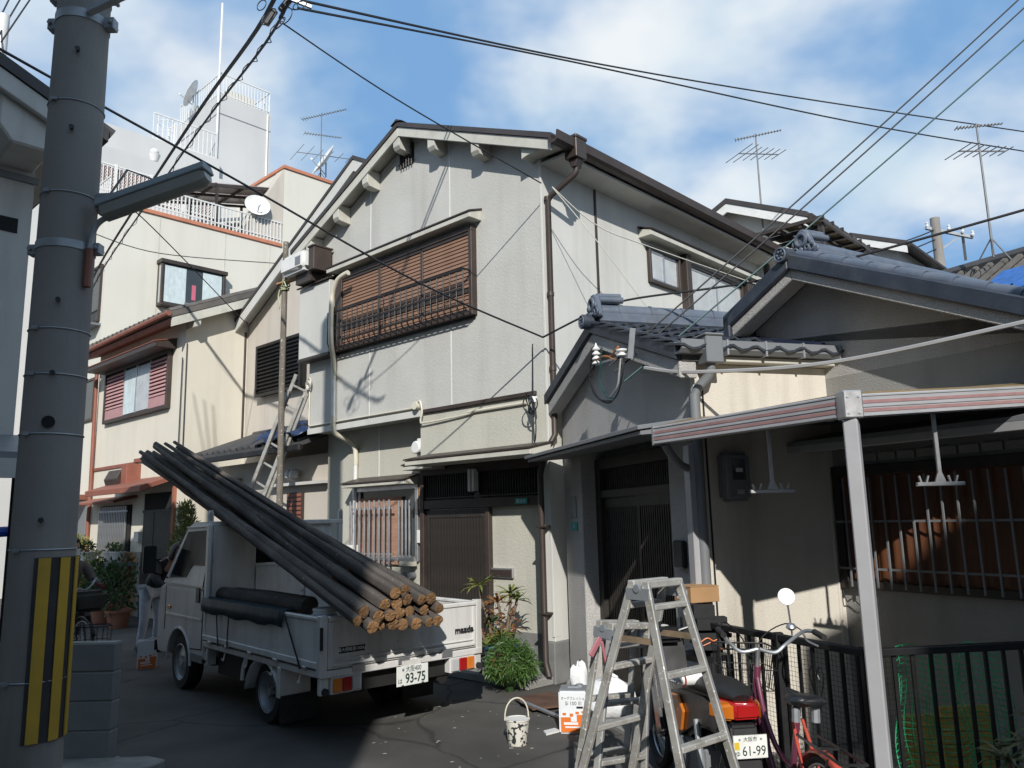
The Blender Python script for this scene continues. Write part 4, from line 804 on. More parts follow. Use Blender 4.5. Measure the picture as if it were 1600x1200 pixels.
for (x0, x1, mm) in ((-3.0, -2.3, m_curt), (-2.3, -1.55, m_frost)):
    MB().box(x0+0.03, x1-0.03, -0.05, -0.035, 4.33, 5.34).build('pane', mm, uw)
    MB().box(x0, x0+0.03, -0.06, -0.03, 4.3, 5.38).build('sash_stile', m_alu, uw); MB().box(x1-0.03, x1, -0.06, -0.03, 4.3, 5.38).build('sash_stile', m_alu, uw)
hood(CH, -4.35, -0.42, -0.45, -0.002, 5.55, 5.66, mt=m_rust, mf=m_brown, drop=0.10)
MB().box(-Wd, -2.1, -0.03, 0.0, 3.15, 3.22).build('band', m_rust, CH)
MB().box(-2.2, 0.0, -0.05, 0.0, 3.2, 3.28).build('band', m_rust, CH)
vh = MB().prism([(-0.001, 2.78), (-0.35, 2.70), (-0.40, 2.85), (-0.30, 3.05), (-0.001, 3.08)], 'x', -2.9, -2.2).build('vent_hood', m_brown, CH, bevel=0.01)
MB().box(-2.2, -1.9, -0.3, 0.0, 2.72, 3.15).build('vent_box', m_rust, CH, bevel=0.01)
aw = MB().prism([(-0.75, 2.48), (0.0, 2.75), (0.0, 2.84), (-0.75, 2.60)], 'x', -2.95, -0.02).build('door_awning', m_rust, CH, bevel=0.01)
MB().prism([(-0.5, 2.32), (0.0, 2.44), (0.0, 2.50), (-0.5, 2.38)], 'x', -4.5, -2.0).build('window_awning', m_rust, CH, bevel=0.01)
dd = MB().box(-1.55, -0.15, -0.03, 0.0, 0.2, 2.5).build('door_recess', m_dark, CH)
MB().box(-1.52, -1.0, -0.05, -0.031, 0.2, 2.1).box(-0.98, -0.2, -0.045, -0.031, 0.2, 2.1).build('door_leaf', m_lat, dd)
MB().box(-1.55, -0.15, -0.06, -0.031, 2.1, 2.16).build('door_lintel', m_lat, dd)
MB().box(-0.16, -0.08, -0.06, 0.0, 0.2, 2.6).build('door_post', m_pot, CH)
cw = MB().box(-3.95, -2.25, -0.04, 0.0, 1.15, 2.30).build('front_window', m_dark, CH)
row(MB().box(-0.018, 0.018, -0.10, -0.07, 1.18, 2.28), 'window_bar', m_alu, cw, [(-3.9+0.095*q, 0, 0) for q in range(17)])
MB().box(-3.95, -2.3, -0.095, -0.075, 1.25, 1.29).box(-3.95, -2.3, -0.095, -0.075, 2.15, 2.19).build('bar_rail', m_alu, cw)
m_brick = mat('tan_brick', (0.30, 0.17, 0.075), 0.85, var=0.25, vscale=7, bump=0.5, bscale=40)
bk = MB().box(-3.1, -1.56, -0.05, 0.0, 0.0, 1.30).build('brick_base', m_curb, CH)
bl = []
for r_ in range(13):
    for q in range(7):
        x = -3.09+0.22*q+(0.11 if r_ % 2 else 0)
        if x+0.21 < -1.56: bl.append((x, 0, 0.01+0.099*r_))
row(MB().box(0, 0.205, -0.062, -0.045, 0, 0.085), 'brick', m_brick, bk, bl)
mbx = MB().box(-2.35, -1.95, -0.25, -0.063, 0.80, 1.12).prism([(-0.27, 1.12), (-0.063, 1.16), (-0.063, 1.18), (-0.27, 1.14)], 'x', -2.38, -1.92).build('letter_box', mat('red_letterbox', (0.42, 0.07, 0.035), 0.5, var=0.1), CH, bevel=0.008)
MB().box(-2.28, -2.18, -0.256, -0.2501, 0.9, 1.0).build('letterbox_label', m_teal, mbx)
MB().box(-2.10, -2.03, -0.256, -0.2501, 1.02, 1.10).build('letterbox_label', m_ink, mbx)
MB().box(-1.85, -1.62, -0.10, 0.0, 1.5, 1.72).build('intercom', m_wpl, CH, bevel=0.01)
MB().tube([(0.02, 0.02, 5.5), (0.02, 0.03, 3.3)], 0.012, 5).build('cable', m_wire, CH)
MB().cyl((-0.03, -0.04, 5.2), (-0.03, -0.04, 3.2), 0.012, n=5).build('cable', m_wire, CH)
# ================================================================ tall cream house with roof terrace behind
TX = -16.3
TH = thing('three_storey_house', 'tall cream three-storey house with terracotta roof edge and bay window', 'house', FM.w(TX, 0.6), FM.d)
MB().box(-6.0, 0.0, 0.0, 7.2, 0.0, 10.7).build('wall', m_cream3, TH)
MB().box(-6.05, 0.05, -0.05, 0.14, 10.7, 10.82).box(-0.14, 0.05, 0.14, 5.3, 10.7, 10.82).build('coping', m_orange, TH, bevel=0.01)
pt = MB().box(-4.0, 0.0, 5.35, 7.6, 10.71, 13.45).build('stair_tower', m_cream3, TH)
MB().box(-4.05, 0.05, 5.30, 5.5, 13.45, 13.57).box(-0.10, 0.05, 5.5, 7.65, 13.45, 13.57).build('coping', m_orange, pt, bevel=0.01)
MB().prism([(5.34, 10.71), (5.34, 13.45), (4.2, 11.3), (4.2, 10.71)], 'x', -0.5, -0.02).build('tower_buttress', m_beige, pt)
for y in (1.4, 3.4, 4.9): MB().box(0.0, 0.006, y-0.012, y+0.012, 3.0, 10.69).build('wall_joint', m_trim, TH)
# bay window on the side
bw = MB().box(0.0, 0.30, 1.40, 3.32, 8.0, 8.09).box(0.0, 0.34, 1.36, 3.36, 9.24, 9.36).box(0.22, 0.30, 1.40, 1.48, 8.09, 9.24).box(0.22, 0.30, 3.24, 3.32, 8.09, 9.24).box(0.0, 0.06, 1.40, 1.45, 8.09, 9.24).box(0.0, 0.06, 3.27, 3.32, 8.09, 9.24).build('bay_window', m_bronze, TH, bevel=0.01)
MB().box(0.24, 0.26, 1.48, 3.24, 8.09, 9.24).build('pane', m_glass, bw)
MB().box(0.06, 0.22, 1.42, 1.44, 8.09, 9.24).build('pane', m_frost, bw)
for (a, b) in ((1.50, 2.12), (2.62, 3.20)): MB().box(0.262, 0.27, a, b, 8.12, 9.2).build('curtain', m_curt, bw)
MB().box(0.262, 0.268, 2.3, 2.42, 8.3, 8.75).build('window_ornament', mat('pink_cloth', (0.5, 0.12, 0.18), 0.7), bw)
MB().box(0.262, 0.272, 2.1, 2.64, 8.12, 8.2).build('sill_item', m_gpl, bw)
# street-side windows with rails
def plainwin(par, x0, x1, z0, z1, yy=0.0, name='window', rail=False):
    f_ = MB().box(x0, x1, yy-0.06, yy, z0, z0+0.06).box(x0, x1, yy-0.06, yy, z1-0.06, z1).box(x0, x0+0.05, yy-0.06, yy, z0+0.06, z1-0.06).box(x1-0.05, x1, yy-0.06, yy, z0+0.06, z1-0.06).box((x0+x1)/2-0.03, (x0+x1)/2+0.03, yy-0.06, yy, z0+0.06, z1-0.06).build(name, m_bronze, par)
    MB().box(x0+0.05, x1-0.05, yy-0.03, yy-0.005, z0+0.06, z1-0.06).build('pane', m_glass, f_)
    if rail:
        MB().bar((x0-0.1, yy-0.3, z0+0.55), (x1+0.1, yy-0.3, z0+0.55), 0.03, 0.03).bar((x0-0.1, yy-0.3, z0-0.05), (x1+0.1, yy-0.3, z0-0.05), 0.03, 0.03).box(x0-0.1, x1+0.1, yy-0.34, yy, z0-0.14, z0-0.08).build('window_guard', m_gpl, f_)
        row(MB().box(-0.01, 0.01, yy-0.31, yy-0.29, z0-0.05, z0+0.55), 'guard_bar', m_gpl, f_, [(x0+0.1*q, 0, 0) for q in range(int((x1-x0)/0.1)+1)])
    return f_
plainwin(TH, -1.9, -0.15, 7.36, 8.98, rail=True); plainwin(TH, -1.7, -0.1, 4.65, 5.8); plainwin(TH, -4.6, -2.8, 7.36, 8.98); plainwin(TH, -4.6, -2.8, 4.65, 5.8)
MB().box(-1.9, 0.0, -0.9, 0.0, 2.55, 2.68).build('ground_floor_awning', m_rust, TH); MB().box(-1.8, -0.15, -0.03, 0.0, 0.1, 2.4).build('roller_shutter', m_gpl, TH)
# terrace railing, pergola, clutter
rl_ = MB().bar((0, 1.0, 11.52), (0, 5.3, 11.52), 0.04, 0.04).bar((0, 1.0, 10.95), (0, 5.3, 10.95), 0.03, 0.03).build('terrace_railing', m_wpl, TH)
row(MB().box(-0.012, 0.012, -0.018, 0.018, 10.83, 11.5), 'railing_bar', m_wpl, rl_, [(0, 1.05+0.117*q, 0) for q in range(37)])
rl2 = MB().bar((-0.05, 0.0, 11.52), (-6, 0.0, 11.52), 0.04, 0.04).build('terrace_railing', m_wpl, TH)
row(MB().box(-0.018, 0.018, -0.012, 0.012, 10.83, 11.5), 'railing_bar', m_wpl, rl2, [(-0.1-0.14*q, 0, 0) for q in range(20)])
pg = MB()
for (x, y) in ((-0.3, 3.2), (-0.3, 5.0), (-2.2, 3.2), (-2.2, 5.0)): pg.bar((x, y, 10.7), (x, y, 12.35 if y < 4 else 12.7), 0.07, 0.07, up=(1, 0, 0))
for x in (-0.3, -1.25, -2.2): pg.bar((x, 2.1, 12.05), (x, 5.3, 12.75), 0.06, 0.08)
for k_ in range(4): pg.bar((-0.25, 2.15+1.0*k_, 12.1+0.22*k_), (-2.25, 2.15+1.0*k_, 12.1+0.22*k_), 0.06, 0.08)
pg = pg.build('pergola', m_bronze, TH)
m_psheet = mat('mauve_polycarbonate', (0.34, 0.29, 0.29), 0.3, var=0.15, vscale=2)
for k_ in range(3):
    for (xa, xb) in ((-0.28, -1.22), (-1.28, -2.18)):
        ya, yb = 2.18+1.0*k_, 3.12+1.0*k_
        MB().add([(xa, ya, 12.13+0.22*k_), (xb, ya, 12.13+0.22*k_), (xb, yb, 12.34+0.22*k_), (xa, yb, 12.34+0.22*k_), (xa, ya, 12.15+0.22*k_), (xb, ya, 12.15+0.22*k_), (xb, yb, 12.36+0.22*k_), (xa, yb, 12.36+0.22*k_)], [(0,3,2,1),(4,5,6,7),(0,1,5,4),(1,2,6,5),(2,3,7,6),(3,0,4,7)]).build('pergola_sheet', m_psheet, pg)
MB().box(-1.2, -0.2, 4.55, 5.32, 10.71, 11.9).build('terrace_locker', m_wpl, TH, bevel=0.02)
st = MB()
for k_ in range(7): st.box(-1.6+0.05*k_, -0.35, 2.2+0.28*k_, 2.42+0.28*k_, 10.72+0.09*k_, 10.76+0.09*k_)
st.bar((-0.4, 1.9, 10.75), (-0.4, 4.2, 11.5), 0.05, 0.1).build('terrace_shelving', m_gpl, TH)
def dish(loc, aim, r, lab, grp='satellite dishes'):
    t = thing('satellite_dish', lab, 'satellite dish', loc, 0, grp)
    a = Vector(aim).normalized(); mt = a.to_track_quat('Z', 'Y').to_matrix().to_4x4()
    prof = [(r*k_/6, 0.22*r*(k_/6)**2) for k_ in range(1, 7)]+[(r*k_/6, 0.22*r*(k_/6)**2-0.012) for k_ in range(6, 0, -1)]
    MB().lathe(prof, 22, Matrix.Translation((0, 0, r*1.25)) @ mt).build('reflector', m_wpl, t, smooth=True)
    MB().tube([Vector((0, 0, r*1.25))-Vector((0, 0, r*0.8)), Vector((0, 0, r*1.25))+a*r*0.9-Vector((0, 0, r*0.55))], 0.018, 6).build('arm', m_galv, t)
    MB().box(-0.03, 0.03, -0.03, 0.03, -0.03, 0.03).build('feed_horn', m_wpl, t, loc=Vector((0, 0, r*1.25))+a*r*0.95-Vector((0, 0, r*0.5)))
    MB().cyl((0, 0, 0), (0, 0, r*1.2), 0.025, n=8).build('mast', m_galv, t)
dish(FM.w(TX+0.0, 5.0, 11.35), (0.5, -0.85, 0.35), 0.40, 'white satellite dish facing us on the terrace railing')
dish(FM.w(TX-0.1, 7.6, 13.5), (-0.75, -0.5, 0.5), 0.62, 'tilted satellite dish beside the aerial on the tall cream house')
# ================================================================ white apartment block with rooftop tower
AX = -23.0
AP = thing('apartment_block', 'white apartment block with tall rooftop stair tower behind the cream house', 'apartment block', FM.w(AX, 0), FM.d)
MB().box(-14, 0, -4.0, 14.0, 0.0, 15.6).build('wall', m_white, AP)
MB().box(-14, -0.05, -3.9, -3.7, 15.6, 16.4).box(-0.25, 0.0, -3.7, 6.9, 15.6, 16.4).build('parapet', m_white, AP)
tw = MB().box(-4.2, -0.3, 6.9, 9.25, 15.61, 19.4).build('stair_tower', m_white, AP)
MB().box(-4.21, -0.29, 6.89, 9.26, 18.55, 18.59).build('tower_groove', m_gpl, tw)
MB().box(-4.0, -3.0, 7.2, 8.2, 19.4, 20.1).build('tower_tank', m_cream3, tw)
MB().box(-2.4, -0.6, 7.4, 8.6, 19.4, 19.95).build('tower_hatch', m_cream3, tw)
def rail(par, p0, p1, h, n_, r_=0.02, mm=m_wpl):
    p0, p1 = Vector(p0), Vector(p1); u_ = Vector((0, 0, h))
    o_ = MB().bar(p0+u_, p1+u_, 2.4*r_, 2.4*r_).build('roof_railing', mm, par); MB().bar(p0+Vector((0, 0, 0.1)), p1+Vector((0, 0, 0.1)), 2*r_, 2*r_).build('lower_rail', mm, o_)
    pr = MB().cyl((0, 0, 0), u_, r_*0.8, n=5)
    row(pr, 'railing_bar', mm, o_, [p0.lerp(p1, k_/n_) for k_ in range(n_+1)])
rail(tw, (-0.35, 6.95, 19.4), (-0.35, 9.2, 19.4), 1.0, 16); rail(tw, (-4.1, 6.95, 19.4), (-0.4, 6.95, 19.4), 1.0, 18); rail(tw, (-4.1, 9.2, 19.4), (-0.4, 9.2, 19.4), 1.0, 18)
rail(AP, (-0.2, 4.3, 16.4), (-0.2, 6.8, 16.4), 1.15, 14)
cg = MB()
for (x, y) in ((-4.3, 6.3), (-4.9, 6.3), (-4.3, 6.8), (-4.9, 6.8)): cg.cyl((x, y, 15.6), (x, y, 19.6), 0.035, n=6)
for k_ in range(8): cg.torus((-4.6, 6.55, 16.1+0.5*k_), (0, 0, 1), 0.36, 0.02, 14, 5)
cg.build('ladder_cage', m_wpl, AP)
MB().cyl((-0.25, 6.85, 15.6), (-0.25, 6.85, 23.5), 0.05, n=6).build('lightning_rod', m_wpl, AP)
MB().cyl((-0.28, 9.1, 15.7), (-0.28, 9.1, 19.3), 0.04, n=6).build('drain_pipe', m_wpl, AP)
for z in (3.2, 6.2, 9.2, 12.2): 
    for y in (-2.5, 0.5, 3.5): MB().box(0.0, 0.03, y, y+1.6, z-1.3, z).build('window', m_glass, AP)
dish(FM.w(AX-2.3, 6.7, 19.35), (-0.9, -0.3, 0.45), 0.62, 'satellite dish on the white rooftop tower')
# lower roof terrace with lattice screen in front of the block
LB = thing('lattice_terrace', 'white roof terrace with red-brown lattice screens below the rooftop tower', 'terrace', FM.w(-19.2, 0), FM.d)
MB().box(-3.5, 0.0, -1.0, 9.0, 0.0, 12.2).build('wall', m_white, LB)
MB().box(-3.4, -0.3, 0.9, 9.0, 12.2, 13.85).build('upper_block', m_white, LB)
m_latred = mat('red_brown_lattice', (0.28, 0.10, 0.08), 0.7, var=0.1)
MB().box(-0.16, -0.10, 0.6, 4.9, 12.25, 13.1).build('screen_backing', m_latred, LB)
sc_ = MB()
for q in range(62):
    y = 0.6+0.07*q; sc_.bar((-0.09, y, 12.28), (-0.09, min(y+0.5, 4.9), 12.28+min(0.5, 4.9-y)*1.6), 0.012, 0.022, up=(1, 0, 0)).bar((-0.085, y, 13.08), (-0.085, min(y+0.5, 4.9), 13.08-min(0.5, 4.9-y)*1.6), 0.012, 0.022, up=(1, 0, 0))
sc_.build('lattice', m_wpl, LB)
rail(LB, (-0.03, 0.6, 12.2), (-0.03, 5.0, 12.2), 0.95, 36, 0.018)
for y in (0.6, 1.7, 2.8, 3.9, 5.0): MB().box(-0.06, 0.02, y-0.04, y+0.04, 12.2, 13.2).build('screen_post', m_wpl, LB)
MB().cyl((-0.4, 3.0, 13.85), (-0.4, 3.0, 14.1), 0.12, 0.2, n=10).ell((-0.4, 3.0, 14.2), (0.15, 0.15, 0.12)).build('roof_vent', m_wpl, LB, smooth=True)
# ================================================================ near left house, only its corner and eaves in view
NH = thing('left_corner_house', 'shaded grey house corner with deep eaves behind the concrete pole', 'house', (-4.87, 7.64, 0), 46.71)
def rn(x): return 5.78+0.44*(0.43-x)
MB().box(-4.5, 0.0, 0.0, 3.0, 2.65, 5.6).prism([(-4.5, 5.6), (0, 5.6), (0, rn(0)-0.2), (-2.5, rn(-2.5)-0.2), (-4.5, rn(-0.5)-0.2)], 'y', 0.0, 3.0).build('upper_wall', m_left, NH)
rf = MB().prism([(0.43, rn(0.43)), (-2.5, rn(-2.5)), (-2.5, rn(-2.5)-0.12), (0.43, rn(0.43)-0.12)], 'y', -0.75, 3.3).prism([(-2.5, rn(-2.5)), (-5.2, rn(0.2)), (-5.2, rn(0.2)-0.12), (-2.5, rn(-2.5)-0.12)], 'y', -0.75, 3.3).build('roof', m_roofb, NH)
MB().prism([(0.38, rn(0.38)-0.125), (-2.5, rn(-2.5)-0.125), (-2.5, rn(-2.5)-0.33), (0.33, rn(0.33)-0.32)], 'y', -0.73, -0.66).build('barge_board', m_left, rf, bevel=0.01)
MB().prism([(0.38, rn(0.38)-0.125), (-2.5, rn(-2.5)-0.125), (-2.5, rn(-2.5)-0.19), (0.38, rn(0.38)-0.19)], 'y', -0.65, 3.2).build('soffit', m_left, rf)
row(MB().tube([(0.24, 0, rn(0.24)+0.03), (0.48, 0, rn(0.48)+0.01)], [0.05, 0.07], 8), 'eave_tile', m_tiled, rf, [(0, -0.68+0.21*q, 0) for q in range(17)])
MB().prism([(-0.50, rn(-0.5)-0.2), (-0.02, rn(0)-0.2), (-0.02, rn(0)-0.55), (-0.38, rn(0)-0.55), (-0.50, rn(0)-0.4)], 'y', -0.64, -0.001).build('purlin', m_left, NH, bevel=0.02)
MB().box(-0.62, -0.12, -0.012, 0.02, 4.75, 4.90).build('vent_slot', m_dark, NH)
MB().box(-4.5, 0.03, -0.03, -0.001, 5.30, 5.37).build('band', m_gpl, NH)
MB().prism([(-0.9, 2.42), (0.0, 2.66), (0.0, 2.72), (-0.9, 2.48)], 'x', -4.5, 0.05).build('lower_awning', m_gpl, NH)
MB().box(-4.5, 0.04, -0.95, -0.90, 2.25, 2.42).build('awning_fascia', m_left, NH)
MB().box(-4.5, -0.02, 0.35, 3.0, 0.0, 2.649).build('lower_wall', m_gpl, NH)
for x in (-0.10, -0.55, -1.6): MB().box(x-0.04, x+0.04, -0.7, -0.62, 0.0, 2.45).build('porch_post', m_lat, NH)
MB().cyl((-1.1, -0.55, 1.75), (0.0, -0.6, 1.80), 0.045, n=8).build('blue_roll', mat('blue_plastic', (0.01, 0.06, 0.45), 0.4), NH, smooth=True)
MB().box(-1.5, -0.1, 0.0, 0.5, 0.3, 0.9).box(-0.8, -0.15, 0.0, 0.4, 0.9, 1.35).build('porch_shelf', m_lat, NH)
MB().cyl((-0.15, 1.2, 5.9), (-0.15, 1.2, 7.75), 0.06, n=10).build('vent_pipe', m_wpl, NH, smooth=True)
RW = thing('left_row_occluder', 'unseen grey house block added on the left for reflection and occlusion', 'house', FM.w(-14.0, -6.3), FM.d)  # unseen block added for darker glass reflections and sky occlusion
MB().box(-8, -2, -5, 0, 0, 6.2).build('wall', m_left, RW); MB().prism([(0.4, 6.1), (-2.5, 7.3), (-5.4, 6.1), (-5.4, 6.22), (-2.5, 7.44), (0.4, 6.22)], 'x', -8.2, -1.8).build('roof', m_tiled, RW)
for x in (-7.0, -4.5):
    for z in (0.9, 3.7):
        f_ = MB().box(x, x+1.7, 0.0, 0.06, z, z+1.3).build('window', m_bronze, RW); MB().box(x+0.08, x+1.62, 0.06, 0.065, z+0.08, z+1.22).build('pane', m_glass, f_)
NL = thing('near_left_occluder', 'unseen grey house block added left of the viewer to block sky light', 'house', (-3.6, 3.4, 0))  # unseen block added to cut sky light on the pole and truck side
MB().box(-5, 0, -8.0, 0, 0, 6.4).build('wall', m_left, NL); MB().prism([(0.3, 6.3), (-2.5, 7.4), (-5.3, 6.3), (-5.3, 6.42), (-2.5, 7.54), (0.3, 6.42)], 'y', -8.2, 0.2).build('roof', m_tiled, NL)
for y in (-6.5, -4.0, -1.8):
    for z in (0.8, 3.8):
        f_ = MB().box(0.0, 0.06, y, y+1.5, z, z+1.3).build('window', m_bronze, NL); MB().box(0.06, 0.065, y+0.08, y+1.42, z+0.08, z+1.22).build('pane', m_glass, f_)
NR = thing('near_right_occluder', 'unseen low house block added right of the viewer to block sky light', 'house', (3.7, 1.4, 0))  # unseen block added to lower ambient light around the canopy
MB().box(0, 5, -7.0, 0, 0, 5.2).build('wall', m_rough2, NR); MB().prism([(-0.3, 5.1), (2.5, 6.2), (5.3, 5.1), (5.3, 5.22), (2.5, 6.34), (-0.3, 5.22)], 'y', -7.2, 0.2).build('roof', m_tiled, NR)
for y in (-6.0, -3.5, -1.8): f_ = MB().box(-0.06, 0.0, y, y+1.4, 0.9, 2.1).build('window', m_bronze, NR); MB().box(-0.065, -0.06, y+0.08, y+1.32, 0.98, 2.02).build('pane', m_glass, f_)
# houses behind the viewer that throw the long shadows into the street
SH = thing('flat_roofed_building', 'tall flat-roofed building standing behind the viewer on the left', 'building', (-0.75, -5.0, 0))
MB().box(-9, 0, -7, 0, 0, 11.1).build('wall', m_white, SH); MB().box(-9, -2.8, -7, -0.01, 11.1, 14.1).build('upper_floor', m_white, SH)
for z in (1.2, 4.2, 7.2):
    for x in (-8, -5.5, -3): 
        f_ = MB().box(x, x+1.5, 0.0, 0.05, z, z+1.3).build('window', m_bronze, SH); MB().box(x+0.08, x+1.42, 0.05, 0.055, z+0.08, z+1.22).build('pane', m_glass, f_)
SG = thing('gabled_building', 'tall gabled house standing behind the viewer on the right', 'building', (2.75, -6.0, 0))
MB().prism([(0, 0), (6, 0), (6, 8.1), (3, 9.65), (0, 8.1)], 'y', -8, 0).build('wall', m_cream, SG)
MB().prism([(-0.0, 8.11), (3, 9.67), (6.0, 8.11), (6.0, 8.21), (3, 9.79), (-0.0, 8.21)], 'y', -8.2, 0.1).build('roof', m_tiled, SG)
for z in (1.2, 4.2, 6.6):
    for x in (0.7, 3.5):
        f_ = MB().box(x, x+1.6, 0.0, 0.05, z, z+1.2).build('window', m_bronze, SG); MB().box(x+0.08, x+1.52, 0.05, 0.055, z+0.08, z+1.12).build('pane', m_glass, f_)
# ================================================================ houses beyond, right of the main roof
def farhouse(name, lab, x, y, w, d, ez, pz, mw):
    t = thing(name, lab, 'house', FM.w(x, y), FM.d)
    s_ = (pz-ez)/(w/2)
    MB().prism([(-w/2, 0), (w/2, 0), (w/2, ez), (0, pz-0.02), (-w/2, ez)], 'y', 0, d).build('wall', mw, t)
    ov = 0.35; rf_ = MB()
    for sg_ in (-1, 1): rf_.prism([(0, pz+0.16), (sg_*(w/2+ov), ez-s_*ov+0.16), (sg_*(w/2+ov), ez-s_*ov+0.04), (0, pz+0.04)], 'y', -0.35, d+0.3)
    rf_ = rf_.build('roof', m_roofb, t)
    for sg_ in (-1, 1): MB().prism([(0, pz+0.035), (sg_*(w/2+ov-0.02), ez-s_*ov+0.035), (sg_*(w/2+ov-0.02), ez-s_*ov-0.17), (0, pz-0.17)], 'y', -0.33, -0.27).build('barge_board', m_wpl, rf_)
    for sg_ in (-1, 1): MB().tube([(sg_*(w/2+ov+0.05), -0.3, ez-s_*ov+0.06), (sg_*(w/2+ov+0.05), d, ez-s_*ov+0.06)], 0.06, 8).build('gutter', m_bronze, rf_, smooth=True)
    plainwin(t, -0.9, 0.9, 3.6, 4.8); return t
plain1 = farhouse('white_gabled_house', 'white gabled house peeking over the grey house roof with an aerial', -2.25, 9.5, 3.0, 5.5, 8.15, 8.85, m_cream3)
plain2 = farhouse('small_gabled_house', 'small pale gabled house at the right beyond the roof terrace', -1.65, 15.6, 2.2, 3.0, 8.95, 9.42, m_white)
# brown terrace canopy between them
TC = thing('terrace_canopy', 'brown slatted terrace canopy between the roofs on the right', 'canopy', (5.45, 13.5, 0), -43.29)
tcf = MB()
for k_ in range(4): tcf.bar((-0.55+0.37*k_, -1.0, 6.55), (-0.55+0.37*k_, 1.1, 6.55), 0.05, 0.06)
for k_ in range(6): tcf.bar((-0.6, -1.0+0.42*k_, 6.60), (0.6, -1.0+0.42*k_, 6.60), 0.04, 0.06)
tcf.build('frame', m_bronze, TC)
for k_ in range(3):
    for j in range(5): MB().box(-0.53+0.37*k_, -0.20+0.37*k_, -0.97+0.42*j, -0.61+0.42*j, 6.635, 6.645).build('canopy_sheet', m_poly, TC)
for (x, y) in ((-0.5, -0.9), (0.5, -0.9), (-0.5, 1.0), (0.5, 1.0)): MB().box(x-0.04, x+0.04, y-0.04, y+0.04, 0.0, 6.52).build('post', m_bronze, TC)
# tiled roof with blue sheet at the right edge
TR = thing('tiled_roof_house', 'weathered tiled roof with a bright blue sheet at the far right', 'house', (8.6, 12.2, 0), -60)
MB().box(-2.6, 2.6, -1.5, 1.5, 0, 4.9).build('wall', m_meter, TR)
trf = MB().prism([(-1.9, 4.75), (0.0, 5.85), (1.9, 4.75), (1.9, 4.65), (0, 5.72), (-1.9, 4.65)], 'x', -2.8, 2.8).build('roof', m_tileg, TR)
row(MB().tube([(0, -1.9, 4.80), (0, 0.0, 5.90)], 0.055, 6), 'tile_roll', m_tileg, trf, [(-2.7+0.24*q, 0, 0) for q in range(23)])
row(MB().tube([(-2.8, 0, 0), (2.8, 0, 0)], 0.02, 5), 'tile_lap', m_tileg, trf, [(0, -1.7+0.26*q, 4.875+0.1505*q) for q in range(7)])
MB().tube([(-2.8, 0, 5.92), (2.8, 0, 5.92)], 0.11, 8).build('ridge', m_tiled, trf, smooth=True)
MB().prism([(-1.85, 4.88), (-0.9, 5.44), (-0.9, 5.46), (-1.85, 4.90)], 'x', -0.2, 1.6).build('blue_sheet', mat('bright_blue_sheet', (0.02, 0.11, 0.36), 0.5, var=0.3, vscale=8), trf)
# ================================================================ TV aerials
def aerial(loc, hgt, booms, lab, rz_=0, stay=True):
    t = thing('tv_aerial', lab, 'aerial', loc, rz_, 'rooftop TV aerials')
    MB().cyl((0, 0, 0 if stay else -1.3), (0, 0, hgt), 0.022, 0.016, n=6).build('mast', m_aer, t)
    if stay:
        q = MB()
        for a in (0, 2.1, 4.2): q.tube([(0, 0, hgt*0.14), (0.28*math.cos(a), 0.28*math.sin(a), -0.05)], 0.012, 4)
        q.build('roof_stand', m_aer, t)
    for (z, ln, az, ne, el, tilt) in booms:
        d = Vector((math.cos(R(az)), math.sin(R(az)), tilt)); s_ = Vector((-math.sin(R(az)), math.cos(R(az)), 0))
        b_ = MB().bar(d*(-ln*0.45)+Vector((0, 0, z)), d*(ln*0.55)+Vector((0, 0, z)), 0.02, 0.02).build('boom', m_aer, t)
        q = MB()
        for i in range(ne):
            f_ = -0.45+i/(ne-1); e_ = el*(1.0 if i > 1 else 1.25)*(1.0-0.35*i/(ne-1))
            c = d*(ln*f_)+Vector((0, 0, z)); q.tube([c-s_*e_, c+s_*e_], 0.0085, 4)
        q.build('elements', m_aer, b_)
aerial(FM.w(-16.5, 7.45, 13.5), 2.6, [(2.52, 1.7, -15, 18, 0.10, 0.06), (1.75, 1.3, 30, 14, 0.12, 0.1), (1.0, 1.9, 35, 6, 0.55, 0.12)], 'three-tier TV aerial on the tall cream house')
aerial((5.72, 16.9, 8.85), 1.55, [(1.5, 1.0, -20, 16, 0.08, 0.04), (1.05, 1.1, 20, 7, 0.40, 0.12)], 'TV aerial on the white gabled house in the middle of the sky', stay=False)
aerial((7.93, 12.4, 5.85), 2.35, [(2.3, 0.72, -8, 14, 0.06, 0.02), (1.85, 0.9, 10, 7, 0.26, 0.06)], 'tall thin TV aerial on the tiled roof at far right')
# ================================================================ distant utility pole
FPo = thing('distant_utility_pole', 'distant concrete utility pole with cross arms beyond the right roofs', 'utility pole', (13.0, 22.9, 0))
MB().cyl((0, 0, 0), (0, 0, 10.55), 0.19, 0.14, n=12).build('shaft', m_conc, FPo, smooth=True)
MB().bar((-0.3, 0, 10.25), (1.15, 0.1, 9.95), 0.09, 0.09).bar((0.85, 0.1, 10.1), (1.15, 0.6, 9.4), 0.08, 0.08).bar((0.0, 0, 9.5), (0.75, 0.1, 10.0), 0.05, 0.05).build('cross_arm', m_galv, FPo)
q = MB()
for (x, z) in ((-0.25, 10.35), (0.4, 10.25), (0.8, 10.15), (1.1, 10.05)): q.lathe([(0.03, 0), (0.06, 0.05), (0.03, 0.1), (0.05, 0.15), (0.02, 0.18)], 8, Matrix.Translation((x, 0, z-0.1)))
q.build('insulators', m_wpl, FPo)
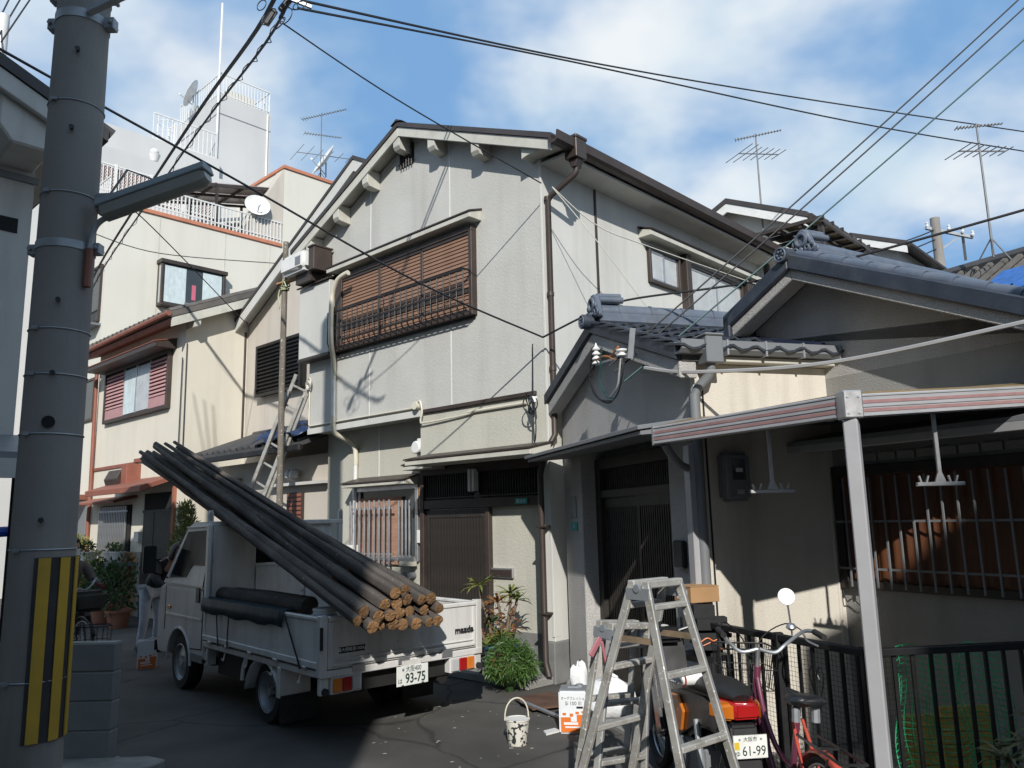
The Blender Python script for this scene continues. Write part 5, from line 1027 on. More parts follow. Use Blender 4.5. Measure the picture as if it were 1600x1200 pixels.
# ================================================================ near concrete pole
UP = thing('concrete_utility_pole', 'concrete utility pole with yellow and black hazard sleeve at left', 'utility pole', (-2.50, 4.25, 0))
MB().tube([(0, 0, z) for z in (0, 1.2, 2.4, 3.6, 4.8, 6.0, 9.5)], [0.162, 0.157, 0.151, 0.146, 0.141, 0.136, 0.122], 28).build('shaft', m_conc, UP, smooth=True)
for (z, t_) in ((4.2, 0.004), (3.65, 0.004), (2.87, 0.004), (2.62, 0.004), (2.30, 0.004), (1.70, 0.004), (1.05, 0.005)):
    rr_ = 0.162-0.0042*z
    MB().torus((0, 0, z), (0, 0, 1), rr_+0.002, t_, 28, 5).box(-0.06, -0.03, -rr_-0.012, -rr_+0.004, z-0.01, z+0.01).build('steel_strap', m_galv, UP)
def band(z, h, name='pole_band'):
    rr_ = 0.162-0.0042*z+0.004
    q = MB().tube([(0, 0, z), (0, 0, z+h)], rr_, 28); o_ = q.build(name, m_galv, UP, smooth=True)
    MB().box(-rr_-0.05, -rr_+0.01, -0.03, 0.03, z-0.008, z+h+0.008).build('band_lug', m_galv, o_, bevel=0.004); MB().box(rr_-0.01, rr_+0.05, -0.03, 0.03, z-0.008, z+h+0.008).build('band_lug', m_galv, o_, bevel=0.004)
    for s_ in (-1, 1): MB().cyl((s_*(rr_+0.03), -0.05, z+h/2), (s_*(rr_+0.03), 0.05, z+h/2), 0.012, n=6).build('bolt', m_galv, o_)
band(4.72, 0.055); band(4.90, 0.02); band(5.02, 0.035); band(3.33, 0.045)
for z in (4.50, 4.02, 3.02, 2.62, 1.85):
    rr_ = 0.162-0.0042*z; cx_, sy_ = math.cos(R(-66)), math.sin(R(-66))
    MB().cyl((cx_*(rr_-0.01), sy_*(rr_-0.01), z), (cx_*(rr_+0.03), sy_*(rr_+0.03), z), 0.009, n=8).cyl((cx_*(rr_+0.022), sy_*(rr_+0.022), z), (cx_*(rr_+0.032), sy_*(rr_+0.032), z), 0.014, n=8).build('step_bolt', m_bpl, UP)
MB().cyl((0.05, -0.125, 2.36), (0.062, -0.148, 2.36), 0.032, n=16).build('plugged_hole', m_dark, UP, smooth=True)
hz = MB()
def arc(a0, a1, r_, z0, z1, n_=10):
    vs = []; fs = []
    for i in range(n_+1):
        a = R(a0+(a1-a0)*i/n_)
        for z in (z0, z1): vs += [(r_*math.cos(a), r_*math.sin(a), z), ((r_+0.006)*math.cos(a), (r_+0.006)*math.sin(a), z)]
    for i in range(n_):
        b = 4*i; fs += [(b+1, b+5, b+7, b+3), (b, b+2, b+6, b+4), (b, b+4, b+5, b+1), (b+2, b+3, b+7, b+6)]
    fs += [(0, 1, 3, 2), (4*n_, 4*n_+2, 4*n_+3, 4*n_+1)]
    return MB().add(vs, fs)
hs = arc(-72, 95, 0.158, 0.76, 1.66).build('hazard_sleeve', m_hblk, UP, smooth=True)
for a0 in (-65, -30, 6, 42): arc(a0, a0+19, 0.1645, 0.762, 1.658, 5).build('yellow_stripe', m_yel, hs, smooth=True)
MB().bar((0.10, -0.13, 4.75), (1.35, -0.25, 5.27), 0.045, 0.045).build('brace_arm', m_galv, UP, bevel=0.004)
MB().tube(bez([(0.1, 0.15, 5.6), (0.16, 0.05, 5.3), (0.17, 0.0, 5.05), (0.2, 0.0, 4.95)]), 0.02, 6).tube(bez([(0.12, -0.1, 5.6), (0.19, -0.02, 5.25), (0.16, 0.0, 5.1)]), 0.014, 6).build('riser_cable', m_wire, UP, smooth=True)
# street lamp strapped to the pole
SLp = thing('street_lamp', 'grey fluorescent street lamp strapped to the concrete pole', 'street lamp', (-2.5, 4.25, 0))
MB().tube(bez([(0.15, -0.04, 3.22), (0.17, -0.05, 3.42), (0.22, -0.06, 3.50), (0.32, -0.07, 3.53)]), 0.017, 8).build('bracket', m_galv, SLp, smooth=True)
MB().cyl((0.16, -0.05, 3.12), (0.16, -0.05, 3.34), 0.022, n=8).build('bracket_foot', m_rust, SLp, smooth=True)
dL = Vector((0.60, -0.08, 0.165)).normalized(); sL = Vector((dL.y, -dL.x, 0)).normalized(); uL = sL.cross(dL)
if uL.z < 0: uL = -uL
def lp(a, b, c): return Vector((0.22, -0.06, 3.545))+dL*a+sL*b+uL*c
q = MB(); pr = [(-0.06, 0.03), (-0.045, 0.07), (0.045, 0.07), (0.06, 0.03), (0.06, 0.02), (-0.06, 0.02)]
vs = [lp(0.0, *p_) for p_ in pr]+[lp(0.66, *p_) for p_ in pr]; nn = len(pr)
q.add(vs, [tuple(range(nn)), tuple(range(2*nn-1, nn-1, -1))]+[(i, (i+1) % nn, nn+(i+1) % nn, nn+i) for i in range(nn)])
q.build('lamp_housing', mat('lamp_grey', (0.24, 0.27, 0.28), 0.5, var=0.1, dirt=(0.15, 0.16, 0.16), damt=0.4), SLp, bevel=0.004)
q = MB(); pr = [(-0.052, 0.019), (0.052, 0.019), (0.045, -0.035), (0.02, -0.055), (-0.02, -0.055), (-0.045, -0.035)]
vs = [lp(0.02, *p_) for p_ in pr]+[lp(0.05, p_[0], p_[1]*1.0) for p_ in pr]+[lp(0.62, *p_) for p_ in pr]+[lp(0.65, p_[0]*0.8, p_[1]*0.6) for p_ in pr]
q.add(vs, [tuple(range(nn))]+[(k_*nn+i, k_*nn+(i+1) % nn, (k_+1)*nn+(i+1) % nn, (k_+1)*nn+i) for k_ in range(3) for i in range(nn)]+[tuple(range(4*nn-1, 3*nn-1, -1))])
q.build('lamp_cover', mat('lamp_diffuser', (0.30, 0.30, 0.27), 0.3, var=0.1, dirt=(0.16, 0.15, 0.12), damt=0.6), SLp, smooth=True)
MB().box(0.10, 0.24, 0.0, 0.14, 3.60, 3.70).build('ballast_box', m_galv, SLp, bevel=0.02, seg=2)
MB().tube([lp(0.02, 0.0, 0.05), lp(0.2, 0, 0.2), lp(0.36, 0, 0.07)], 0.007, 4).build('stay', m_galv, SLp)
# ================================================================ concrete block wall at left
BW = thing('block_wall', 'low grey concrete block wall beside the pole', 'wall', (-3.15, 6.42, 0), 0)
first = None
MB().box(-3.0, 0.02, -0.03, 0.15, 0.0, 0.045).build('footing', m_curb, BW, bevel=0.01)
for r_ in range(4):
    for c_ in range(7):
        w0 = 0.40; x1 = -c_*w0+(0.0 if r_ % 2 == 0 else 0.0)
        if first is None: first = MB().box(-0.397, 0.0, 0.0, 0.12, 0.0, 0.212).build('block', m_block, BW, bevel=0.008); first.location = (x1, random.uniform(-0.003, 0.003), 0.05+0.218*r_)
        else: clone(first, BW, (x1-(0.2 if r_ % 2 else 0.0) if c_ > 0 else 0.0, random.uniform(-0.003, 0.003), 0.05+0.218*r_))
MB().box(-2.9, -0.006, 0.01, 0.11, 0.05, 0.92).build('mortar', m_curb, BW)
kb = MB(); kv = []
random.seed(5)
for i in range(15):
    x = -3.9+1.12*i/14; e = 6.08+0.06*random.uniform(-1, 1); kv.append((x, e))
poly = kv+[(-2.72, 6.2), (-2.68, 6.34), (-2.86, 6.44), (-3.1, 6.42), (-3.9, 6.40)]
kb.prism(poly, 'z', 0.0, 0.075); tag(kb.build('broken_kerb', m_curb, None, bevel=0.012), None, None, kind='structure')
# ================================================================ cables
def cable(pts, r, mm, lab, n_=5, twist=None, grp='overhead cables'):
    q = MB().tube(bez(pts, 8) if len(pts) > 2 else pts, r, n_)
    if twist:
        P = bez(pts, 40); prev = None; tw_ = []
        for i, p_ in enumerate(P):
            a = i*twist; tw_.append(p_+Vector((math.cos(a)*0.035, 0.01*math.cos(a), math.sin(a)*0.035-0.02)))
        q.tube(tw_, 0.005, 4)
    o_ = q.build('overhead_cable', mm, None, smooth=True, fixn=False); tag(o_, lab, 'cable', grp); return o_
cable([(-1.70, 5.6, 6.95), (-2.17, 6.77, 6.75), (-4.38, 10.21, 7.38), (-8.7, 16.26, 7.63), (-10.8, 19.2, 7.40)], 0.022, m_wire, 'thick black cable running from top centre down to the tall cream house', twist=None)
cable([(-1.60, 5.65, 6.90), (-2.10, 6.82, 6.62), (-4.30, 10.25, 7.25), (-8.66, 16.3, 7.50), (-10.75, 19.2, 7.28)], 0.014, m_wire, 'thinner spiral-wrapped cable just below the thick black cable', twist=0.9)
bx = thing('cable_junction', 'tangle of splice boxes and loops at the top of the thick cable', 'junction', (-2.12, 6.8, 6.65))
q = MB()
random.seed(9)
for i in range(6):
    c = Vector((random.uniform(-0.22, 0.25), random.uniform(-0.1, 0.1), random.uniform(-0.22, 0.12))); q.torus(c, (random.uniform(-1, 1), 1, random.uniform(-0.5, 0.5)), random.uniform(0.05, 0.10), 0.006, 14, 4)
q.build('wire_loop', m_wire, bx)
MB().cyl((-0.14, 0, -0.16), (-0.06, 0, -0.02), 0.035, n=8).cyl((0.0, 0.0, -0.02), (0.08, 0.02, 0.12), 0.035, n=8).build('splice_case', m_bpl, bx, smooth=True)
MB().bar((0.08, 0, 0.10), (0.28, 0.05, 0.04), 0.03, 0.03).build('clamp', m_galv, bx)
cable([(-2.12, 6.89, 6.55), (-1.13, 7.58, 6.13), (0.40, 8.82, 5.72)], 0.008, m_wire, 'thin service wire from the junction down to the grey house corner')
cable([(-3.6, 4.4, 5.02), (-3.36, 5.32, 5.09), (-2.44, 6.78, 4.89), (-0.97, 7.9, 4.26), (0.37, 8.92, 3.87)], 0.011, m_wire, 'black wire crossing in front of the brown shutters to the house corner')
cable([(0.37, 8.92, 3.87), (0.82, 8.35, 3.97), (1.22, 7.94, 4.02), (2.26, 7.33, 3.99), (3.09, 6.72, 4.03), (4.3, 5.8, 4.15)], 0.012, m_wire, 'black cable running right from the house corner over both tiled gables')
for i, (a, b, lb) in enumerate((((0.85, 6.78, 3.10), (4.9, 6.79, 6.56), 'upper left of the three service lines rising right from the insulators'), ((0.90, 6.79, 3.05), (5.03, 6.79, 6.55), 'middle of the three service lines rising right from the insulators'), ((0.97, 6.71, 2.95), (4.95, 6.66, 6.18), 'lowest of the three service lines rising right from the insulators'))):
    cable(sag(a, b, 0.03, 8), 0.008, m_wire if i < 2 else m_tealw, lb)
cable(sag((-2.0, 6.8, 6.75), (11.96, 16.82, 10.23), 0.0, 4)[:1]+[(1.09, 11.0, 8.67), (5.48, 13.88, 9.59), (11.96, 16.82, 10.23)], 0.014, m_wire, 'upper of the two long wires crossing the sky to the right')
cable([(-1.98, 6.87, 6.70), (1.05, 10.64, 8.40), (6.13, 13.04, 8.62), (10.62, 15.02, 8.90)], 0.013, m_wire, 'lower of the two long wires crossing the sky to the right')
cable([(0.52, 8.68, 5.61), (1.04, 8.95, 5.24), (1.74, 9.47, 5.14), (3.83, 11.59, 5.21)], 0.007, m_wirew, 'pale wire drooping along the side wall to the upper window')
cable([(0.52, 8.68, 5.61), (1.08, 8.8, 4.91), (1.64, 9.03, 4.19)], 0.006, m_wirew, 'pale wire slanting down the side wall to the tiled ridge')
cable([(1.09, 6.36, 3.0), (1.41, 6.0, 2.89), (2.19, 5.31, 2.81), (3.07, 4.48, 2.88), (3.6, 4.0, 2.95)], 0.015, m_wireg, 'thick grey cable from the spool insulator along the canopy')
cable([(-8.5, 15.21, 7.74), (-7.52, 16.25, 7.62), (-5.34, 17.74, 7.83)], 0.010, m_wire, 'sagging wire across the tall cream house wall')
cable([(-5.9, 10.9, 6.62), (-5.57, 11.38, 6.45), (-5.3, 15.04, 5.82), (-5.25, 15.2, 5.8)], 0.009, m_wire, 'thin wire slanting past the bay window to the beige house')
for i, (a, b) in enumerate((((-5.79, 8.18, 7.33), (-6.04, 9.0, 8.6)), ((-5.72, 8.16, 7.28), (-5.9, 9.0, 8.6)), ((-5.86, 8.2, 7.42), (-6.2, 9.0, 8.6)))):
    o_ = cable([a, b], 0.010, m_wire, ['right', 'middle', 'left'][[0, 0, 0][0]+i]+' one of the three short lines in the top left corner', grp='lines in the top left corner')
cable([(2.89, 6.13, 2.72), (3.21, 5.78, 3.03), (3.55, 5.38, 3.36)], 0.007, m_wire, 'thin wire slanting up the low gabled house at right')
for i, z in enumerate((9.3, 9.0, 8.7)): cable(sag((8.0, 19.5, z-0.9), (13.0, 22.9, z+0.9), 0.2, 6), 0.02, m_wire, ['highest', 'middle', 'lowest'][i]+' of three lines reaching the distant pole')
# coil bundle where the wire meets the tiled eave
cb = thing('cable_coil_bundle', 'bundle of black cable coils at the left end of the tiled eave', 'cable coil', F1.w(-3.05, -0.35, 3.1), F1.d)
q = MB()
for i in range(5): q.torus((random.uniform(-0.03, 0.03), random.uniform(-0.03, 0.03), -0.05+0.02*i), (random.uniform(-1, 1), 1, random.uniform(-0.4, 0.4)), 0.07+0.01*i, 0.008, 16, 5)
q.tube(bez([(0.05, 0, -0.1), (0.08, 0, -0.25), (0.05, 0, -0.4), (0.0, 0, -0.42), (-0.02, 0, -0.3), (0, 0, -0.1)]), 0.008, 5)
q.build('coil', m_wire, cb, smooth=True); MB().box(-0.05, 0.05, -0.04, 0.04, 0.02, 0.09).build('clamp_box', m_wpl, cb, bevel=0.006)
q = MB().tube([(0, 0, 0), (-0.12, 0.05, 0.55), (-0.14, 0.06, 0.75)], 0.008, 5).build('riser', m_wire, cb)
# ================================================================ ladder and scaffold pole by the grey house
XL = thing('extension_ladder', 'aluminium extension ladder leaning beside the grey house', 'ladder', FM.w(-7.0, -0.62))
def xl(x, y, z): v = FM.w(x, y, z)-FM.w(-7.0, -0.62); return v
topP, botP = Vector((-5.24, 0.02, 4.15)), Vector((-7.05, -0.62, 0.02))
axl = (topP-botP).normalized(); sdl = axl.cross(Vector((0.3, -1, 0.2))).normalized()
for s_, off_ in ((-0.20, 0.0), (0.20, 0.0), (-0.17, 0.05), (0.17, 0.05)):
    a = botP+sdl*s_+Vector((0, -off_, 0)); b = topP+sdl*s_+Vector((0, -off_, 0))
    if off_: b = botP.lerp(topP, 0.94)+sdl*s_+Vector((0, -off_, 0)); a = botP.lerp(topP, 0.42)+sdl*s_+Vector((0, -off_, 0))
    MB().bar(xl(*a), xl(*b), 0.028, 0.065).build('rail', m_alud, XL, bevel=0.003)
for k_ in range(13):
    p_ = botP.lerp(topP, 0.06+0.075*k_); MB().bar(xl(*(p_-sdl*0.2)), xl(*(p_+sdl*0.2)), 0.03, 0.03).build('rung', m_alud, XL, bevel=0.003)
SP = thing('scaffold_pole', 'weathered wooden scaffold pole standing upright before the beige house', 'pole', FM.w(-5.4, -0.28))
MB().tube([(0, 0, 0), (0.01, 0, 2.0), (-0.01, 0.01, 4.2), (0, 0, 6.45)], [0.058, 0.052, 0.05, 0.044], 10).build('log', m_grey_wood, SP, smooth=True)
PL = MB().bar(FM.w(-5.52, -0.33, 5.73), FM.w(-4.55, -0.16, 5.78), 0.10, 0.03).build('plank', m_wood, None, bevel=0.004); tag(PL, 'bare wooden plank tied to the scaffold pole', 'plank')
m_rope = mat('pale_green_rope', (0.42, 0.45, 0.28), 0.8, var=0.2)
q = MB()
for i in range(6): q.torus(tuple(FM.w(-5.4+0.01*i, -0.28, 5.62+0.03*i)), (random.uniform(-0.4, 0.4), random.uniform(-0.4, 0.4), 1), 0.066, 0.011, 14, 5)
q.tube(bez([tuple(FM.w(-5.44, -0.35, 5.62)), tuple(FM.w(-5.46, -0.36, 5.5)), tuple(FM.w(-5.40, -0.36, 5.38)), tuple(FM.w(-5.43, -0.36, 5.28))]), 0.010, 5).tube(bez([tuple(FM.w(-5.36, -0.35, 5.66)), tuple(FM.w(-5.28, -0.37, 5.72)), tuple(FM.w(-5.22, -0.36, 5.62))]), 0.010, 5)
tag(q.build('rope_lashing', m_rope, None, smooth=True), 'pale rope lashing round the scaffold pole and plank', 'rope')
# ================================================================ flatbed truck
m_tw = mat('truck_white_paint', (0.60, 0.59, 0.565), 0.35, var=0.05, vscale=3, dirt=(0.27, 0.25, 0.21), dscale=2.2, damt=0.55, streak=True, clear=0.25, speck=(38, (0.20, 0.11, 0.06), 0.715))
m_tdark = mat('chassis_black', (0.012, 0.012, 0.012), 0.7, var=0.3)
m_red = mat('red_lens', (0.32, 0.010, 0.010), 0.15, var=0.05, spec=0.7, clear=0.5); m_amb = mat('amber_lens', (0.55, 0.16, 0.015), 0.15, var=0.05, spec=0.7, clear=0.5); m_clr = mat('clear_lens', (0.45, 0.45, 0.45), 0.12, spec=0.7)
m_plw = mat('plate_white', (0.70, 0.71, 0.68), 0.45, var=0.04, dirt=(0.45, 0.42, 0.36), dscale=12, damt=0.5); m_plg = mat('plate_green_ink', (0.012, 0.035, 0.025), 0.5, var=0.1); m_ink_k = mat('ink_black', (0.012, 0.012, 0.012), 0.5, var=0.1)
m_wg = mat('truck_glass', (0.014, 0.016, 0.017), 0.08, spec=0.08, var=0.1)
TK = thing('flatbed_truck', 'white flatbed truck loaded with long timber poles', 'truck', (-1.771, 8.1516, 0), 131.5)
# cab: lower body with wheel arch, tapered upper body
arch = [(2.22+0.36*math.cos(a), 0.30+0.36*math.sin(a)) for a in [math.pi*(1-k_/10) for k_ in range(11)]]
arch = [(x, max(z, 0.36)) for x, z in arch]
low = [(1.47, 0.40), (1.84, 0.36)]+arch[1:-1]+[(2.60, 0.36), (2.92, 0.34), (2.99, 0.45), (2.985, 0.85), (2.93, 1.06), (2.90, 1.12), (1.47, 1.12)]
cab = MB().prism(low, 'y', -0.80, 0.80)
cab = cab.build('cab_body', m_tw, TK, bevel=0.018, seg=2)
hiy = 0.70
up = MB(); base = [(1.47, 1.121), (2.90, 1.121), (2.36, 1.80), (2.26, 1.85), (1.49, 1.85), (1.47, 1.80)]
def hy(z): return 0.80-(0.80-hiy)*(z-1.12)/0.73
vs = [(x, -hy(z), z) for x, z in base]+[(x, hy(z), z) for x, z in base]; nn = len(base)
up.add(vs, [tuple(range(nn)), tuple(range(2*nn-1, nn-1, -1))]+[(i, (i+1) % nn, nn+(i+1) % nn, nn+i) for i in range(nn)])
up.build('cab_top', m_tw, cab, bevel=0.03, seg=2)
def sidepoly(pts, s_, off_=0.004):
    return [(x, s_*(hy(z)+off_), z) for x, z in pts]
for s_ in (-1, 1):
    g_ = [(1.58, 1.37), (1.95, 1.37), (2.02, 1.33), (2.12, 1.23), (2.66, 1.21), (2.30, 1.74), (1.58, 1.76)]
    n_ = len(g_); MB().add(sidepoly(g_, s_, 0.006)+sidepoly(g_, s_, -0.004), [tuple(range(n_)), tuple(range(2*n_-1, n_-1, -1))]+[(i, (i+1) % n_, n_+(i+1) % n_, n_+i) for i in range(n_)]).build('door_window', m_wg, cab)
    MB().bar((1.53, s_*0.803, 0.50), (1.53, s_*0.803, 1.12), 0.004, 0.012, up=(1, 0, 0)).bar((1.53, s_*0.803, 0.50), (1.86, s_*0.803, 0.48), 0.004, 0.012).bar((2.72, s_*0.803, 0.62), (2.72, s_*0.803, 1.12), 0.004, 0.01, up=(1, 0, 0)).build('door_seam', m_tdark, cab)
    MB().box(1.62, 1.72, s_*0.80, s_*0.815, 0.98, 1.14).build('door_handle', m_bpl, cab, bevel=0.004)
    MB().bar((2.70, s_*0.78, 1.20), (2.95, s_*0.93, 1.28), 0.02, 0.02).box(2.88, 2.93, s_*0.88, s_*1.03, 1.26, 1.58).build('wing_mirror', m_bpl, cab, bevel=0.015, seg=2)
    MB().box(2.97, 3.0, s_*0.45, s_*0.75, 0.62, 0.80).build('headlight', m_clr, cab, bevel=0.01)
    MB().tube([(2.22+0.375*math.cos(math.pi*k_/10), s_*0.80, 0.30+0.375*math.sin(math.pi*k_/10)) for k_ in range(11)], 0.016, 6).build('arch_lip', m_tw, cab, smooth=True)
MB().add([(2.895, -0.72, 1.16), (2.895, 0.72, 1.16), (2.405, 0.66, 1.775), (2.405, -0.66, 1.775)], [(0, 1, 2, 3)]).build('windscreen', m_wg, cab)
for s_ in (-1, 1):
    MB().bar((1.50, s_*(hy(1.80)+0.012), 1.80), (2.33, s_*(hy(1.79)+0.012), 1.79), 0.02, 0.018).build('drip_rail', m_tw, cab, bevel=0.003)
    MB().add(sidepoly([(1.55, 1.14), (1.565, 1.14), (1.565, 1.79), (1.55, 1.79)], s_, 0.007)+sidepoly([(1.55, 1.14), (1.565, 1.14), (1.565, 1.79), (1.55, 1.79)], s_, -0.003), [(0, 1, 2, 3), (7, 6, 5, 4), (0, 1, 5, 4), (1, 2, 6, 5), (2, 3, 7, 6), (3, 0, 4, 7)]).build('door_gap', m_tdark, cab)
    MB().box(2.52, 2.62, s_*0.80, s_*0.815, 0.86, 0.90).build('side_marker', m_amb, cab, bevel=0.004)
    MB().bar((1.56, s_*0.803, 0.80), (2.70, s_*0.803, 0.80), 0.008, 0.03).build('side_moulding', m_tw, cab, bevel=0.003)
    MB().box(1.50, 1.84, s_*0.79, s_*0.805, 0.36, 0.44).build('sill_grime', m_gpl, cab)
MB().box(2.95, 3.03, -0.82, 0.82, 0.32, 0.50).build('bumper', m_bpl, cab, bevel=0.03, seg=2)
MB().box(1.462, 1.468, -0.50, 0.50, 1.36, 1.70).build('rear_window', m_wg, cab)
# bed
bd = MB().box(-1.17, 1.42, -0.79, 0.79, 0.60, 0.66).build('bed_floor', mat('worn_bed_steel', (0.20, 0.20, 0.19), 0.6, 0.3, var=0.2, dirt=(0.12, 0.09, 0.07), damt=0.6), TK)
for s_ in (-1, 1):
    sg = MB().box(-1.13, 1.42, s_*0.80, s_*0.825, 0.62, 1.00).build('side_gate', m_tw, TK, bevel=0.006)
    MB().box(-1.13, 1.42, s_*0.79, s_*0.84, 1.00, 1.035).build('gate_rail', m_tw, sg, bevel=0.008)
    MB().box(-1.13, 1.42, s_*0.826, s_*0.842, 0.62, 0.675).build('gate_rib', m_tw, sg, bevel=0.006)
    MB().box(-1.20, -1.131, s_*0.78, s_*0.85, 0.56, 1.05).build('corner_post', m_tw, TK, bevel=0.006)
    MB().box(-1.23, -1.2, s_*0.84, s_*0.855, 0.78, 0.96).build('latch', m_tdark, TK)
    MB().box(-1.15, 1.44, s_*0.74, s_*0.82, 0.545, 0.598).build('bed_sill', m_tw, TK, bevel=0.006)
    for x in (-0.9, -0.35, 0.2, 0.75, 1.2):
        MB().box(x-0.04, x+0.04, s_*0.825, s_*0.85, 0.595, 0.625).build('gate_hinge', m_alu, sg, bevel=0.004)
        MB().tube(bez([(x+0.12, s_*0.80, 0.56), (x+0.12, s_*0.815, 0.50), (x+0.10, s_*0.83, 0.47), (x+0.11, s_*0.845, 0.49)]), 0.007, 5).build('rope_hook', m_tw, TK, smooth=True)
    MB().box(-1.19, -1.14, s_*0.76, s_*0.84, 0.42, 0.56).build('rear_stay', m_tw, TK, bevel=0.006)
    MB().cyl((-1.22, s_*0.80, 0.45), (-1.19, s_*0.80, 0.45), 0.028, n=14).build('rubber_stop', m_rub, TK, smooth=True)
tg = MB().box(-1.20, -1.165, -0.775, 0.775, 0.62, 1.00).build('tailgate', m_tw, TK, bevel=0.006)
MB().box(-1.212, -1.155, -0.775, 0.775, 1.00, 1.04).build('tailgate_rail', m_tw, tg, bevel=0.008)
MB().box(-1.218, -1.201, -0.74, 0.74, 0.64, 0.665).box(-1.214, -1.201, -0.74, 0.74, 0.685, 0.70).box(-1.212, -1.201, -0.76, -0.73, 0.64, 0.99).box(-1.212, -1.201, 0.73, 0.76, 0.64, 0.99).build('tailgate_rib', m_tw, tg, bevel=0.004)
MB().box(-1.21, -1.14, -0.84, 0.84, 0.555, 0.612).build('rear_sill', m_tw, TK, bevel=0.006)
for y in (0.5, 0.05, -0.42): MB().box(-1.224, -1.211, y-0.06, y+0.06, 0.575, 0.635).build('tailgate_hinge', m_alu, tg, bevel=0.003)
text('mazda', 0.075, m_ink_k, tg, frame((-1.2195, -0.62, 0.795), (0, -1, 0), (0, 0, 1)), 'maker_lettering', sx=1.15, bold=0.0025)
lbp = MB().box(-1.2025, -1.2005, 0.43, 0.68, 0.735, 0.785).build('load_sticker', m_ink_k, tg)
text('最大積載量1000kg', 0.034, m_ink, lbp, frame((-1.2029, 0.555, 0.76), (0, -1, 0), (0, 0, 1)), 'load_lettering')
for (y0, y1, order) in ((0.47, 0.74, 1), (-0.74, -0.47, -1)):
    tl_ = MB().box(-1.205, -1.12, y0-0.01, y1+0.01, 0.42, 0.555).build('tail_light', m_tw, TK, bevel=0.006)
    third = (y1-y0)/3; mm = [m_clr, m_red, m_amb] if order == 1 else [m_amb, m_red, m_clr]
    for k_ in range(3): MB().box(-1.226, -1.206, y0+third*k_+0.003, y0+third*(k_+1)-0.003, 0.435, 0.545).build('lens', mm[k_], tl_, bevel=0.006)
# number plate
pl = MB().box(-1.243, -1.238, -0.19, 0.14, 0.395, 0.56).build('number_plate', m_plw, TK, bevel=0.002)
MB().box(-1.236, -1.17, -0.12, 0.07, 0.54, 0.60).build('plate_bracket', m_tw, TK)
fx = -1.2436
text('93-75', 0.115, m_plg, pl, frame((fx, -0.055, 0.45), (0, -1, 0), (0, 0, 1)), 'plate_digits', sx=0.80, bold=0.002)
text('大阪400', 0.058, m_plg, pl, frame((fx, -0.035, 0.528), (0, -1, 0), (0, 0, 1)), 'plate_region', sx=0.8)
text('は', 0.05, m_plg, pl, frame((fx, 0.105, 0.435), (0, -1, 0), (0, 0, 1)), 'plate_kana')
MB().cyl((fx-0.003, 0.075, 0.53), (fx+0.002, 0.075, 0.53), 0.012, n=12).build('plate_seal', m_galv, pl)
for y in (0.08, -0.13): MB().box(fx-0.002, fx+0.002, y-0.012, y+0.012, 0.393, 0.405).build('plate_clip', m_brown, pl)
# cab guard with side boards, sheet and rear window frame
gd = MB()
for y in (0.79, -0.79, 0.30, -0.30): gd.box(1.425, 1.46, y-0.03, y+0.03, 0.66, 1.95 if abs(y) > 0.5 else 1.84)
gd.box(1.42, 1.462, -0.82, 0.82, 1.80, 1.85).box(1.425, 1.46, -0.79, 0.79, 1.34, 1.38).box(1.425, 1.46, -0.79, 0.79, 1.02, 1.06)
gd = gd.build('cab_guard', m_tw, TK, bevel=0.006)
MB().box(1.41, 1.424, 0.33, 0.76, 0.68, 1.80).build('guard_sheet', m_tw, gd)
MB().box(1.41, 1.424, -0.76, -0.33, 0.68, 1.34).build('guard_sheet', m_tw, gd)
MB().box(1.41, 1.424, -0.27, 0.27, 0.68, 1.34).build('guard_sheet', m_tw, gd)
for s_ in (-1, 1): MB().box(1.425, 1.46, s_*0.79-0.02, s_*0.79+0.02, 1.85, 1.97).build('guard_horn', m_tw, gd)
MB().box(1.36, 1.425, 0.80, 0.835, 0.62, 1.82).build('guard_side', m_tw, gd, bevel=0.005)
# chassis, wheels, mudguards
MB().box(-1.0, 2.7, -0.42, -0.30, 0.36, 0.54).box(-1.0, 2.7, 0.30, 0.42, 0.36, 0.54).box(-1.12, -1.05, -0.7, 0.7, 0.40, 0.54).box(0.3, 1.2, -0.3, 0.3, 0.3, 0.5).box(0.7, 1.3, 0.42, 0.70, 0.28, 0.5).cyl((0, -0.7, 0.27), (0, 0.7, 0.27), 0.07, n=8).cyl((-1.1, -0.45, 0.38), (-0.2, -0.45, 0.36), 0.06, n=10).box(1.4, 2.95, -0.72, 0.72, 0.34, 0.42).build('chassis', m_tdark, TK)
def wheel(x, y, s_, r_, w_, name='wheel', dish_=0.03):
    mt = Matrix.Translation((x, y, r_)) @ Matrix.Rotation(R(-90*s_), 4, 'X')
    wv = MB().lathe([(r_*0.62, -w_/2), (r_*0.93, -w_/2), (r_, -w_/2+0.025), (r_, w_/2-0.025), (r_*0.93, w_/2), (r_*0.62, w_/2), (r_*0.60, 0.0), (r_*0.62, -w_/2)], 32, mt, False).build(name, m_rub, TK, smooth=True, label=None)
    MB().lathe([(r_*0.68, w_/2+0.002), (r_*0.65, w_/2+0.006), (r_*0.60, w_/2-0.01), (r_*0.56, w_/2-dish_), (r_*0.36, w_/2-dish_*0.9), (r_*0.30, w_/2-dish_*0.6), (r_*0.14, w_/2-dish_*0.55), (r_*0.13, w_/2-dish_*0.2), (0.001, w_/2-dish_*0.2)], 28, mt, False).build('rim', m_galv, wv, smooth=True)
    for k_ in range(6):
        a = k_*math.pi/3; c0 = mt @ Vector((r_*0.22*math.cos(a), r_*0.22*math.sin(a), w_/2-dish_*0.7)); c1 = mt @ Vector((r_*0.22*math.cos(a), r_*0.22*math.sin(a), w_/2-dish_*0.55+0.018))
        MB().cyl(c0, c1, 0.013, n=6).build('wheel_nut', m_galv, wv)
